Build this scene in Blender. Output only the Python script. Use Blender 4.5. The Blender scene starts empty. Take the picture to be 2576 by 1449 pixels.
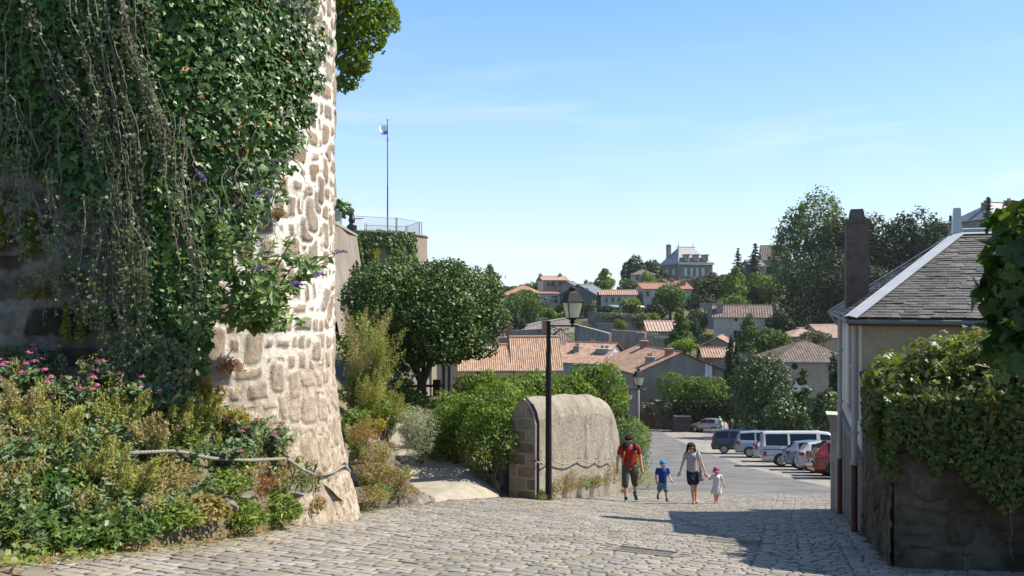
import bpy, math, random
import numpy as np
from mathutils import Vector, Matrix
random.seed(11)
RG = np.random.default_rng(11)
SC = bpy.context.scene
COL = SC.collection
PI = math.pi

# ------------------------------------------------------------------ camera
F, HZ = 2003.0, 752.0            # focal length and horizon row, in 2576 px wide picture units
cam_d = bpy.data.cameras.new('camera')
cam_d.sensor_width = 36.0
cam_d.lens = 36.0 * F / 2576.0
cam_d.shift_y = 27.5 / 2576.0
cam_d.clip_start, cam_d.clip_end = 0.1, 6000
cam = bpy.data.objects.new('camera', cam_d)
COL.objects.link(cam)
cam.rotation_euler = (PI / 2, 0, 0)
SC.camera = cam

# ------------------------------------------------------------------ world, sun, exposure
SUN_EL, SUN_DX, SUN_DY = math.radians(49), 1.0, 0.15      # the sun stands to the right
W = bpy.data.worlds.new('World'); SC.world = W; W.use_nodes = True
wn = W.node_tree; wn.nodes.clear()
sky = wn.nodes.new('ShaderNodeTexSky'); sky.sky_type = 'NISHITA'; sky.sun_disc = False
sky.sun_elevation = SUN_EL
sky.sun_rotation = math.atan2(SUN_DX, SUN_DY)
sky.air_density, sky.dust_density, sky.ozone_density = 1.0, 0.1, 3.0
bg = wn.nodes.new('ShaderNodeBackground'); bg.inputs[1].default_value = 0.10
wo = wn.nodes.new('ShaderNodeOutputWorld')
# thin cirrus near the horizon, mixed into the sky by direction
tc = wn.nodes.new('ShaderNodeTexCoord'); mp = wn.nodes.new('ShaderNodeMapping')
mp.inputs['Scale'].default_value = (2.2, 2.2, 16)
nz = wn.nodes.new('ShaderNodeTexNoise'); nz.inputs['Scale'].default_value = 1.6; nz.inputs['Detail'].default_value = 9
nz.inputs['Distortion'].default_value = 0.6
rp = wn.nodes.new('ShaderNodeValToRGB'); rp.color_ramp.elements[0].position = .52; rp.color_ramp.elements[1].position = .78
rp.color_ramp.elements[1].color = (.34, .34, .34, 1)
sp = wn.nodes.new('ShaderNodeSeparateXYZ')
r2 = wn.nodes.new('ShaderNodeValToRGB')
for pos_, c_ in ((0.0, .7), (.16, 1), (.34, 0)):
    e = r2.color_ramp.elements.new(pos_); e.color = (c_, c_, c_, 1)
r2.color_ramp.elements.remove(r2.color_ramp.elements[-1])
mm = wn.nodes.new('ShaderNodeMath'); mm.operation = 'MULTIPLY'
mx = wn.nodes.new('ShaderNodeMix'); mx.data_type = 'RGBA'; mx.inputs[7].default_value = (5.6, 5.5, 5.8, 1)
L = wn.links.new
vr = wn.nodes.new('ShaderNodeValToRGB')                 # gradient painted over the sky texture, whitish low, blue higher up
for pos_, c_ in ((0.0, .85), (.10, .8), (.34, .72), (.55, .35), (.9, .15)):
    e = vr.color_ramp.elements.new(pos_); e.color = (c_, c_, c_, 1)
vr.color_ramp.elements.remove(vr.color_ramp.elements[-1]); vr.color_ramp.elements.remove(vr.color_ramp.elements[0])
mv = wn.nodes.new('ShaderNodeMix'); mv.data_type = 'RGBA'
vcl = wn.nodes.new('ShaderNodeValToRGB'); vsc = wn.nodes.new('ShaderNodeVectorMath'); vsc.operation = 'SCALE'; vsc.inputs['Scale'].default_value = 6.0
for pos_, c_ in ((.0, (4.1, 4.7, 5.1)), (.09, (3.5, 4.45, 5.2)), (.18, (2.5, 3.9, 5.25)), (.36, (1.15, 2.65, 5.0)), (.8, (.7, 1.7, 4.0))):
    e = vcl.color_ramp.elements.new(pos_); e.color = (c_[0] / 6, c_[1] / 6, c_[2] / 6, 1)
vcl.color_ramp.elements.remove(vcl.color_ramp.elements[-1]); vcl.color_ramp.elements.remove(vcl.color_ramp.elements[0])
wn.links.new(sp.outputs[2], vcl.inputs[0]); wn.links.new(vcl.outputs[0], vsc.inputs[0]); wn.links.new(vsc.outputs[0], mv.inputs[7])
L(tc.outputs['Generated'], mp.inputs[0]); L(mp.outputs[0], nz.inputs[0]); L(nz.outputs[0], rp.inputs[0])
L(tc.outputs['Generated'], sp.inputs[0]); L(sp.outputs[2], r2.inputs[0])
L(rp.outputs[0], mm.inputs[0]); L(r2.outputs[0], mm.inputs[1]); L(mm.outputs[0], mx.inputs[0])
L(sp.outputs[2], vr.inputs[0]); L(vr.outputs[0], mv.inputs[0]); L(sky.outputs[0], mv.inputs[6]); L(mv.outputs[2], mx.inputs[6]); L(mx.outputs[2], bg.inputs[0]); L(bg.outputs[0], wo.inputs[0])
sd = bpy.data.lights.new('sun', 'SUN'); sd.energy = 5.0; sd.angle = math.radians(.53); sd.color = (1, .92, .80)
sun = bpy.data.objects.new('sun', sd); COL.objects.link(sun)
_h = Vector((SUN_DX, SUN_DY, 0)).normalized() * math.cos(SUN_EL)
sun.rotation_euler = Vector((_h.x, _h.y, math.sin(SUN_EL))).to_track_quat('Z', 'Y').to_euler()
SC.view_settings.view_transform = 'Standard'; SC.view_settings.look = 'None'
SC.view_settings.exposure = 1.1; SC.view_settings.gamma = 1.0
SC.cycles.max_bounces = 6; SC.cycles.transparent_max_bounces = 6
SC.cycles.use_denoising = True

# ------------------------------------------------------------------ helpers
def P(u, v, d):
    return np.array([(u - 1288) / F * d, d, (HZ - v) / F * d])
def proj(p):
    p = np.asarray(p, float)
    return 1288 + F * p[..., 0] / p[..., 1], HZ - F * p[..., 2] / p[..., 1]
def lerp_tab(x, tab):
    return np.interp(x, [t[0] for t in tab], [t[1] for t in tab])
PROF = [(22, 0), (32, -1.75), (44, -3.75), (60, -6.0), (87, -8.95), (100, -9.9), (112, -10.2), (125, -9.3), (140, -7), (160, -1.7),
        (180, .9), (200, 2.0), (215, 2.6), (250, 7.6), (290, 9), (360, 7), (700, -30), (4000, -120)]
def ground(x, y):
    x = np.asarray(x, float); y = np.asarray(y, float)
    z = -.87 - .2 * np.clip(y, 4.5, 22) - .08 * np.clip(x, -6, 3)
    z = z + lerp_tab(y, PROF)
    k = np.clip((y - 150) / 60, 0, 1)
    z = z + k * np.clip((x / np.maximum(y, 1) - .13) * 26, -6, 5)
    return z
def hit(u, v):
    """where the sight line through a picture point meets the street"""
    a, b = (u - 1288) / F, (HZ - v) / F
    ys = np.linspace(3, 130, 12000)
    dz = b * ys - ground(a * ys, ys)
    i = np.argmax(dz < 0)
    return np.array([a * ys[i], ys[i], b * ys[i]])

def root_loc(o):
    l = Vector((0, 0, 0))
    while o is not None:
        l = l + o.location; o = o.parent
    return np.array(l)
def tag(o, label=None, cat=None, group=None, kind=None):
    if label: o['label'] = label
    if cat: o['category'] = cat
    if group: o['group'] = group
    if kind: o['kind'] = kind
    return o
def thing(name, label, cat, loc, group=None):
    o = bpy.data.objects.new(name, None); COL.objects.link(o)
    o.empty_display_size = .2
    o.location = [float(c) for c in loc]
    return tag(o, label, cat, group)

def rotz(a):
    c, s = math.cos(a), math.sin(a)
    return np.array([[c, -s, 0], [s, c, 0], [0, 0, 1.0]])
def unit(v):
    v = np.asarray(v, float); return v / (np.linalg.norm(v) + 1e-12)

class G:
    """collects geometry, then links it as one mesh object"""
    def __init__(s): s.V = []; s.L = []; s.C = []; s.M = []; s.U = []; s.n = 0
    def add(s, V, Fc, mat=0, uv=None):
        V = np.asarray(V, float).reshape(-1, 3)
        if isinstance(Fc, np.ndarray):
            s.L.append((Fc + s.n).ravel().astype(np.int32)); s.C.append(np.full(len(Fc), Fc.shape[1], np.int32)); nf = len(Fc)
        else:
            s.L.append(np.array([i + s.n for f in Fc for i in f], np.int32)); s.C.append(np.array([len(f) for f in Fc], np.int32)); nf = len(Fc)
        s.M.append(np.full(nf, mat, np.int32) if np.isscalar(mat) else np.asarray(mat, np.int32))
        s.V.append(V); s.U.append(np.zeros((len(V), 2)) if uv is None else np.asarray(uv, float))
        s.n += len(V); return s
    def box(s, c, size, rz=0, mat=0, R=None):
        x, y, z = np.asarray(size, float) / 2
        v = np.array([[-x, -y, -z], [x, -y, -z], [x, y, -z], [-x, y, -z], [-x, -y, z], [x, -y, z], [x, y, z], [-x, y, z]])
        v = v @ (rotz(rz) if R is None else R).T + np.asarray(c, float)
        return s.add(v, [(3, 2, 1, 0), (4, 5, 6, 7), (0, 1, 5, 4), (1, 2, 6, 5), (2, 3, 7, 6), (3, 0, 4, 7)], mat)
    def prism(s, poly, vec, mat=0):
        p = np.asarray(poly, float); n = len(p); q = p + np.asarray(vec, float)
        nrm = np.zeros(3)
        for i in range(n): nrm += np.cross(p[i], p[(i + 1) % n])
        f = [tuple(range(n)), tuple(range(2 * n - 1, n - 1, -1))] + [(i, i + n, (i + 1) % n + n, (i + 1) % n) for i in range(n)]
        if np.dot(nrm, vec) > 0: f = [t[::-1] for t in f]
        return s.add(np.vstack([p, q]), f, mat)
    def tube(s, pts, rad, n=8, mat=0, cap=True):
        pts = np.asarray(pts, float); m = len(pts)
        rad = np.full(m, rad) if np.isscalar(rad) else np.asarray(rad, float)
        tg = np.gradient(pts, axis=0) if m > 2 else np.repeat([pts[1] - pts[0]], 2, 0)
        ref = np.array([0, 0, 1.0]) if abs(unit(pts[-1] - pts[0])[2]) < .9 else np.array([1.0, 0, 0])
        V = []
        th = np.linspace(0, 2 * PI, n, endpoint=False)
        for i in range(m):
            t = unit(tg[i]); a = unit(np.cross(t, ref)); b = np.cross(t, a)
            V.append(pts[i] + rad[i] * (np.cos(th)[:, None] * a + np.sin(th)[:, None] * b))
        f = [(i * n + j, i * n + (j + 1) % n, (i + 1) * n + (j + 1) % n, (i + 1) * n + j) for i in range(m - 1) for j in range(n)]
        if cap: f += [tuple(range(n))[::-1], tuple(range((m - 1) * n, m * n))]
        return s.add(np.vstack(V), f, mat)
    def lathe(s, c, prof, n=16, mat=0, ax=None):
        th = np.linspace(0, 2 * PI, n, endpoint=False); m = len(prof)
        V = np.vstack([np.column_stack([r * np.cos(th), r * np.sin(th), np.full(n, z)]) for r, z in prof])
        if ax is not None: V = V @ np.asarray(ax).T
        f = [(i * n + j, i * n + (j + 1) % n, (i + 1) * n + (j + 1) % n, (i + 1) * n + j) for i in range(m - 1) for j in range(n)]
        f += [tuple(range(n))[::-1], tuple(range((m - 1) * n, m * n))]
        return s.add(V + np.asarray(c, float), f, mat)
    def ell(s, c, r, nu=14, nv=9, mat=0, R=None):
        th = np.linspace(0, 2 * PI, nu, endpoint=False); ph = np.linspace(-PI / 2, PI / 2, nv)[1:-1]
        V = [[0, 0, -1]] + [[math.cos(p) * math.cos(t), math.cos(p) * math.sin(t), math.sin(p)] for p in ph for t in th] + [[0, 0, 1]]
        V = np.array(V) * np.asarray(r, float)
        if R is not None: V = V @ R.T
        k = len(ph); f = [(0, 1 + (j + 1) % nu, 1 + j) for j in range(nu)]
        f += [(1 + i * nu + j, 1 + i * nu + (j + 1) % nu, 1 + (i + 1) * nu + (j + 1) % nu, 1 + (i + 1) * nu + j) for i in range(k - 1) for j in range(nu)]
        f += [(1 + (k - 1) * nu + j, 1 + (k - 1) * nu + (j + 1) % nu, 1 + k * nu) for j in range(nu)]
        return s.add(V + np.asarray(c, float), f, mat)
    def cone(s, a, ra, b, rb, n=12, mat=0):
        s.ell(a, (ra,) * 3, n, 7, mat); s.ell(b, (rb,) * 3, n, 7, mat)
        return s.tube([a, b], [ra, rb], n, mat)
    def build(s, name, mats, parent=None, smooth=False, T=None, loc=None):
        V = np.vstack(s.V); U = np.vstack(s.U)
        if T is not None: V = V @ T[:3, :3].T + T[:3, 3]
        if parent is not None: V = V - root_loc(parent)
        elif loc is not None: V = V - np.asarray(loc, float)
        me = bpy.data.meshes.new(name)
        Ls = np.concatenate(s.L); C = np.concatenate(s.C)
        me.vertices.add(len(V)); me.vertices.foreach_set('co', V.astype(np.float32).ravel())
        me.loops.add(len(Ls)); me.loops.foreach_set('vertex_index', Ls)
        me.polygons.add(len(C)); me.polygons.foreach_set('loop_start', np.concatenate([[0], np.cumsum(C)[:-1]]).astype(np.int32))
        me.polygons.foreach_set('material_index', np.concatenate(s.M))
        me.polygons.foreach_set('use_smooth', np.full(len(C), smooth))
        if np.any(U):
            ul = me.uv_layers.new(name='UVMap'); ul.data.foreach_set('uv', U[Ls].astype(np.float32).ravel())
        me.update(calc_edges=True); me.validate()
        for m in (mats if isinstance(mats, (list, tuple)) else [mats]): me.materials.append(m)
        o = bpy.data.objects.new(name, me); COL.objects.link(o)
        if parent is not None: o.parent = parent
        elif loc is not None: o.location = [float(c) for c in loc]
        return o
def solo(g, name, mats, label, cat, loc, group=None, smooth=False, kind=None):
    return tag(g.build(name, mats, None, smooth, None, loc), label, cat, group, kind)
def struct(g, name, mats, smooth=False):
    return tag(g.build(name, mats, None, smooth), None, None, None, 'structure')

# scattering of small shapes
DIAM = (np.array([[0, -.5, 0], [.36, 0, .06], [0, .5, 0], [-.36, 0, .06]]), np.array([[0, 1, 2, 3]]))
SLIM = (np.array([[0, -.5, 0], [.13, 0, .03], [0, .5, -.06], [-.13, 0, .03]]), np.array([[0, 1, 2, 3]]))
BLADE = (np.array([[-.03, 0, 0], [.03, 0, 0], [.02, .08, .55], [0, .3, 1.0], [-.02, .08, .55]]), [(0, 1, 2, 4), (4, 2, 3)])
_iv = np.array([[0, 0, 0], [0, -.36, -.03], [.3, -.5, -.05], [.5, -.08, -.04], [.22, .02, .02], [0, .58, -.06], [-.22, .02, .02], [-.5, -.08, -.04], [-.3, -.5, -.05]])
IVY = (_iv, np.array([[0, i, i % 8 + 1] for i in range(1, 9)]))
def rdirs(n): 
    v = RG.normal(size=(n, 3)); return v / np.linalg.norm(v, axis=1)[:, None]
def frames(nrm, up=None, spin=1.0):
    """rotation matrices whose z is nrm; y is near 'up' when given, else random"""
    n = nrm / (np.linalg.norm(nrm, axis=1)[:, None] + 1e-9)
    ref = RG.normal(size=n.shape) if up is None else np.asarray(up, float) + spin * RG.normal(size=n.shape)
    y = ref - (ref * n).sum(1)[:, None] * n; y /= (np.linalg.norm(y, axis=1)[:, None] + 1e-9)
    x = np.cross(y, n)
    return np.stack([x, y, n], axis=2)
def scat(g, tpl, pos, Rm, sc, mat=0):
    tv, tf = tpl; n = len(pos); k = len(tv)
    if n == 0: return
    sc = np.asarray(sc, float)
    S = sc[:, None, None] if sc.ndim == 1 else sc[:, None, :]
    V = np.einsum('nij,nkj->nki', Rm, tv[None] * S) + pos[:, None, :]
    off = np.arange(n) * k
    if isinstance(tf, np.ndarray):
        g.add(V.reshape(-1, 3), (tf[None] + off[:, None, None]).reshape(-1, tf.shape[1]), mat)
    else:
        n0 = g.n
        for j, f in enumerate(tf):
            fa = (np.array(f)[None] + off[:, None])
            if j == 0: g.add(V.reshape(-1, 3), fa, mat)
            else:
                g.L.append((fa + n0).ravel().astype(np.int32)); g.C.append(np.full(n, len(f), np.int32)); g.M.append(np.full(n, mat, np.int32))
def inpoly(x, y, poly):
    c = np.zeros(len(x), bool); n = len(poly)
    for i in range(n):
        x1, y1 = poly[i]; x2, y2 = poly[(i + 1) % n]
        if y1 == y2: continue
        c ^= ((y1 > y) != (y2 > y)) & (x < (x2 - x1) * (y - y1) / (y2 - y1) + x1)
    return c
def vnoise(p, f, seed=0):
    """cheap smooth noise, -1..1"""
    p = np.asarray(p, float) * f; r = np.random.default_rng(seed); o = 0
    for k in range(6):
        w = r.normal(size=p.shape[-1]); w = w / np.linalg.norm(w) * r.uniform(.6, 1.9)
        o = o + np.sin(p @ w + r.uniform(0, 6.28))
    return o / 3.2

# ------------------------------------------------------------------ materials
KA, KL = .68, .95              # real surfaces reflect less than a sunny picture suggests
def dim(cols, k): return [tuple(v * k for v in c) for c in cols]
def nd(nt, t, ins=None, **props):
    n = nt.nodes.new(t)
    for k, v in props.items(): setattr(n, k, v)
    for k, v in (ins or {}).items():
        if isinstance(v, bpy.types.NodeSocket): nt.links.new(v, n.inputs[k])
        else: n.inputs[k].default_value = v
    return n
def ramp(nt, fac, stops, interp='LINEAR'):
    n = nd(nt, 'ShaderNodeValToRGB', {0: fac}); cr = n.color_ramp; cr.interpolation = interp
    while len(cr.elements) < len(stops): cr.elements.new(.5)
    for e, (p, c) in zip(cr.elements, stops): e.position = p; e.color = (*c, 1) if len(c) == 3 else c
    return n.outputs[0]
def mixc(nt, f, a, b, bt='MIX'):
    n = nd(nt, 'ShaderNodeMix', data_type='RGBA', blend_type=bt)
    for k, v in ((0, f), (6, a), (7, b)):
        if isinstance(v, bpy.types.NodeSocket): nt.links.new(v, n.inputs[k])
        else: n.inputs[k].default_value = v if k == 0 or len(v) == 4 else (*v, 1)
    return n.outputs[2]
def mth(nt, op, a, b=0.0, c=0.0, clamp=False):
    n = nd(nt, 'ShaderNodeMath', {0: a, 1: b, 2: c}, operation=op, use_clamp=clamp); return n.outputs[0]
def start(name):
    m = bpy.data.materials.new(name); m.use_nodes = True; nt = m.node_tree; nt.nodes.clear()
    out = nd(nt, 'ShaderNodeOutputMaterial'); bs = nd(nt, 'ShaderNodeBsdfPrincipled'); nt.links.new(bs.outputs[0], out.inputs[0])
    return m, nt, bs, out
def even(cols, lo=.32, hi=.68):
    k = len(cols); return [(lo + (hi - lo) * i / max(1, k - 1), c) for i, c in enumerate(cols)]
def noise(nt, vec, scale, detail=6, rough=.6, dist=0):
    return nd(nt, 'ShaderNodeTexNoise', {'Vector': vec, 'Scale': scale, 'Detail': detail, 'Roughness': rough, 'Distortion': dist})
def island_var(nt, col, amt, hue=0.0):
    rnd = nd(nt, 'ShaderNodeNewGeometry').outputs['Random Per Island']
    v = mth(nt, 'MULTIPLY_ADD', rnd, amt, 1 - amt / 2)
    h = mth(nt, 'MULTIPLY_ADD', mth(nt, 'FRACT', mth(nt, 'MULTIPLY', rnd, 37.7)), hue, .5 - hue / 2)
    return nd(nt, 'ShaderNodeHueSaturation', {'Color': col, 'Value': v, 'Hue': h}).outputs[0]
def MAT(name, cols, scale=3.0, rough=.85, bump=0.0, bscale=25.0, island=0.0, spec=.3, metal=0.0, hue=0.0, stretch=None, coat=0.0, bdist=.02, icols=None):
    cols = dim(cols, KA); m, nt, bs, out = start(name)
    vec = nd(nt, 'ShaderNodeTexCoord').outputs['Object']
    if stretch: vec = nd(nt, 'ShaderNodeMapping', {0: vec, 'Scale': stretch}).outputs[0]
    if len(cols) > 1: col = ramp(nt, noise(nt, vec, scale, 8, .65).outputs[0], even(cols))
    else: col = nd(nt, 'ShaderNodeRGB').outputs[0]; col.default_value = (*cols[0], 1)
    if icols:                                    # every piece its own stone
        rnd = nd(nt, 'ShaderNodeNewGeometry').outputs['Random Per Island']; icols = dim(icols, KA)
        col = mixc(nt, .8, ramp(nt, rnd, [(i / (len(icols) - 1), c) for i, c in enumerate(icols)]), col, 'MULTIPLY')
    if island: col = island_var(nt, col, island, hue)
    nt.links.new(col, bs.inputs['Base Color'])
    bs.inputs['Roughness'].default_value = rough; bs.inputs['Specular IOR Level'].default_value = spec
    bs.inputs['Metallic'].default_value = metal; bs.inputs['Coat Weight'].default_value = coat
    if bump:
        b = nd(nt, 'ShaderNodeBump', {'Height': noise(nt, vec, bscale, 7, .7).outputs[0], 'Strength': bump, 'Distance': bdist})
        nt.links.new(b.outputs[0], bs.inputs['Normal'])
    return m
def LEAF(name, cols, rough=.5, trans=.3, spec=.4, tint=(1.4, 1.3, .4)):
    cols = dim(cols, KL); m, nt, bs, out = start(name)
    rnd = nd(nt, 'ShaderNodeNewGeometry').outputs['Random Per Island']
    col = ramp(nt, rnd, [((i + .0) / max(1, len(cols) - 1), c) for i, c in enumerate(cols)])
    vec = nd(nt, 'ShaderNodeTexCoord').outputs['Object']
    col = mixc(nt, .5, col, ramp(nt, noise(nt, vec, 1.3, 3).outputs[0], [(.35, (.55, .6, .5)), (.65, (1.35, 1.3, 1.2))]), 'MULTIPLY')
    nt.links.new(col, bs.inputs['Base Color']); bs.inputs['Roughness'].default_value = rough
    bs.inputs['Specular IOR Level'].default_value = spec
    tr = nd(nt, 'ShaderNodeBsdfTranslucent', {'Color': mixc(nt, 1.0, col, tint, 'MULTIPLY')})
    ms = nd(nt, 'ShaderNodeMixShader', {0: trans, 1: bs.outputs[0], 2: tr.outputs[0]})
    nt.links.new(ms.outputs[0], out.inputs[0])
    return m
def STONE(name, cols, mortar, sx=3.0, sz=3.4, jit=.55, mw=.09, bump=.8, rough_edge=.25, stain=None, bdist=.04, low=None):
    """rubble stones bedded in mortar; uses UV in metres"""
    cols = dim(cols, KA); mortar = dim([mortar], KA)[0]; low = dim([low], KA)[0] if low else None
    m, nt, bs, out = start(name)
    uv = nd(nt, 'ShaderNodeTexCoord').outputs['UV']
    wob = noise(nt, uv, 4.0, 4)
    v1 = nd(nt, 'ShaderNodeVectorMath', {0: wob.outputs['Color'], 1: (.5, .5, .5)}, operation='SUBTRACT').outputs[0]
    v2 = nd(nt, 'ShaderNodeVectorMath', {0: v1, 'Scale': rough_edge * .55}, operation='SCALE').outputs[0]
    vec = nd(nt, 'ShaderNodeVectorMath', {0: uv, 1: v2}, operation='ADD').outputs[0]
    vec = nd(nt, 'ShaderNodeMapping', {0: vec, 'Scale': (sx, sz, 1)}).outputs[0]
    de = nd(nt, 'ShaderNodeTexVoronoi', {'Vector': vec, 'Scale': 1.0, 'Randomness': jit}, voronoi_dimensions='2D', feature='DISTANCE_TO_EDGE').outputs['Distance']
    ce = nd(nt, 'ShaderNodeTexVoronoi', {'Vector': vec, 'Scale': 1.0, 'Randomness': jit}, voronoi_dimensions='2D').outputs['Color']
    fine = noise(nt, uv, 28, 8, .7).outputs[0]
    wid = noise(nt, uv, 1.1, 4).outputs[0]
    d2 = mth(nt, 'ADD', de, mth(nt, 'MULTIPLY_ADD', fine, .12, -.06))
    d2 = mth(nt, 'ADD', d2, mth(nt, 'MULTIPLY_ADD', wid, -.32, .16))
    msk = nd(nt, 'ShaderNodeMapRange', {0: d2, 1: mw, 2: mw + .07}, interpolation_type='SMOOTHSTEP').outputs[0]
    cs = nd(nt, 'ShaderNodeSeparateColor', {0: ce}).outputs[0]
    sc_ = ramp(nt, cs, [(i / (len(cols) - 1), c) for i, c in enumerate(cols)])
    sc_ = mixc(nt, .75, sc_, ramp(nt, noise(nt, uv, 9, 8, .7).outputs[0], [(.3, (.55, .53, .5)), (.7, (1.3, 1.28, 1.25))]), 'MULTIPLY')
    mo = mixc(nt, .6, (*mortar, 1), ramp(nt, noise(nt, uv, 3, 8, .7).outputs[0], [(.3, (.7, .66, .6)), (.65, (1.08, 1.08, 1.08))]), 'MULTIPLY')
    if low:                                     # lower courses: crusty, bedded in earth-coloured mortar
        zf = nd(nt, 'ShaderNodeSeparateXYZ', {0: uv}).outputs[1]; zf = mth(nt, 'ADD', zf, mth(nt, 'MULTIPLY_ADD', noise(nt, uv, 1.6, 5).outputs[0], 1.6, -.8))
        lo_ = nd(nt, 'ShaderNodeMapRange', {0: zf, 1: -1.25, 2: -.45}).outputs[0]
        crust = ramp(nt, noise(nt, nd(nt, 'ShaderNodeMapping', {0: uv, 'Scale': (6, 3, 1)}).outputs[0], 2.2, 10, .75).outputs[0], [(.36, (.16, .125, .09)), (.5, low), (.62, (.48, .43, .36))])
        mo = mixc(nt, lo_, crust, mo); sc_ = mixc(nt, mth(nt, 'MULTIPLY_ADD', lo_, .55, .45), crust, sc_)
    col = mixc(nt, msk, mo, sc_)
    if stain:
        col = mixc(nt, ramp(nt, noise(nt, uv, .9, 6, .7).outputs[0], [(.45, (0, 0, 0)), (.62, (.8, .8, .8))]), col, stain, 'MULTIPLY')
    nt.links.new(col, bs.inputs['Base Color']); bs.inputs['Roughness'].default_value = .9; bs.inputs['Specular IOR Level'].default_value = .15
    h = mth(nt, 'ADD', mth(nt, 'MULTIPLY', msk, .6), mth(nt, 'MULTIPLY', noise(nt, uv, 18, 9, .75).outputs[0], 1.1))
    b = nd(nt, 'ShaderNodeBump', {'Height': h, 'Strength': bump, 'Distance': bdist})
    nt.links.new(b.outputs[0], bs.inputs['Normal'])
    return m
def TILE(name, cols, lichen=(.16, .14, .11), amt=.5, gap=.35):
    """roof tiles: every tile (integer UV cell) its own shade"""
    cols = dim(cols, KA); lichen = dim([lichen], KA)[0]
    m, nt, bs, out = start(name)
    uv = nd(nt, 'ShaderNodeTexCoord').outputs['UV']
    fl = nd(nt, 'ShaderNodeVectorMath', {0: uv}, operation='FLOOR').outputs[0]
    fr = nd(nt, 'ShaderNodeVectorMath', {0: uv}, operation='FRACTION').outputs[0]
    wn_ = nd(nt, 'ShaderNodeTexWhiteNoise', {'Vector': fl}, noise_dimensions='2D').outputs['Value']
    col = ramp(nt, wn_, [(i / (len(cols) - 1), c) for i, c in enumerate(cols)])
    li = noise(nt, uv, .22, 8, .7).outputs[0]
    col = mixc(nt, mth(nt, 'MULTIPLY', nd(nt, 'ShaderNodeMapRange', {0: li, 1: .42, 2: .66}).outputs[0], amt), col, lichen)
    fy = nd(nt, 'ShaderNodeSeparateXYZ', {0: fr}).outputs[1]
    nt.links.new(col, bs.inputs['Base Color']); bs.inputs['Roughness'].default_value = .85; bs.inputs['Specular IOR Level'].default_value = .2
    b = nd(nt, 'ShaderNodeBump', {'Height': mth(nt, 'MULTIPLY', fy, -1.0), 'Strength': gap, 'Distance': .05})
    nt.links.new(b.outputs[0], bs.inputs['Normal'])
    return m
def masonry(S, Z, hr, wr, inset, seed, tall=1.0):
    """coursed rubble: distance inside the nearest stone (m) and a tone per stone"""
    r = np.random.default_rng(seed); q = np.stack([S, Z, 0 * S], -1)
    Zw = Z + .09 * vnoise(q, .9, seed) + .045 * vnoise(q, 3.4, seed + 1) + .012 * vnoise(q, 11, seed + 5); Sw = S + .075 * vnoise(q, 2.9, seed + 2) + .022 * vnoise(q, 9, seed + 3)
    sd = np.full(S.shape, -.05); tone = np.zeros(S.shape); z = Z.min() - .3
    while z < Z.max() + .3:
        h = r.uniform(*hr); m = (Zw >= z) & (Zw < z + h)
        if m.any():
            x = S.min() - .5 - r.random() * .4; xs = [x]
            while x < S.max() + .5: x += r.uniform(*wr) * (h / np.mean(hr)) ** .4; xs.append(x)
            xs = np.array(xs); i = np.clip(np.searchsorted(xs, Sw[m]) - 1, 0, len(xs) - 2); n = len(xs)
            hw = (xs[1:] - xs[:-1]) / 2; cx = (xs[1:] + xs[:-1]) / 2; ins = r.uniform(*inset, (n, 2)); dz = r.uniform(-.012, .012, n)
            ax, az = hw[i] - ins[i, 0], h / 2 - ins[i, 1]; rad = .42 * np.minimum(ax, az)
            px, pz = np.abs(Sw[m] - cx[i]) - ax + rad, np.abs(Zw[m] - z - h / 2 + dz[i]) - az + rad
            sd[m] = rad - np.hypot(np.maximum(px, 0), np.maximum(pz, 0)) - np.minimum(np.maximum(px, pz), 0); tone[m] = r.random(n)[i]
        z += h
    for _ in range(int((S.max() - S.min()) * (Z.max() - Z.min()) * 2.6 * tall / max(.3, wr[1]))):   # taller stones breaking the courses
        a, b = r.uniform(S.min(), S.max()), r.uniform(Z.min(), Z.max()); ax, az = r.uniform(.3, .55) * wr[1] * .72, r.uniform(.42, .68) * hr[1]; rad = .6 * min(ax, az); t_ = r.random()
        m = (np.abs(Sw - a) < ax + .05) & (np.abs(Zw - b) < az + .05)
        px, pz = np.abs(Sw[m] - a) - ax + rad, np.abs(Zw[m] - b + .25 * (Sw[m] - a) * (t_ - .5)) - az + rad; d = rad - np.hypot(np.maximum(px, 0), np.maximum(pz, 0)) - np.minimum(np.maximum(px, pz), 0); k = d > -.035
        v = sd[m]; w = tone[m]; v[k] = d[k]; w[k] = t_; sd[m] = v; tone[m] = w
    return sd, tone
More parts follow.
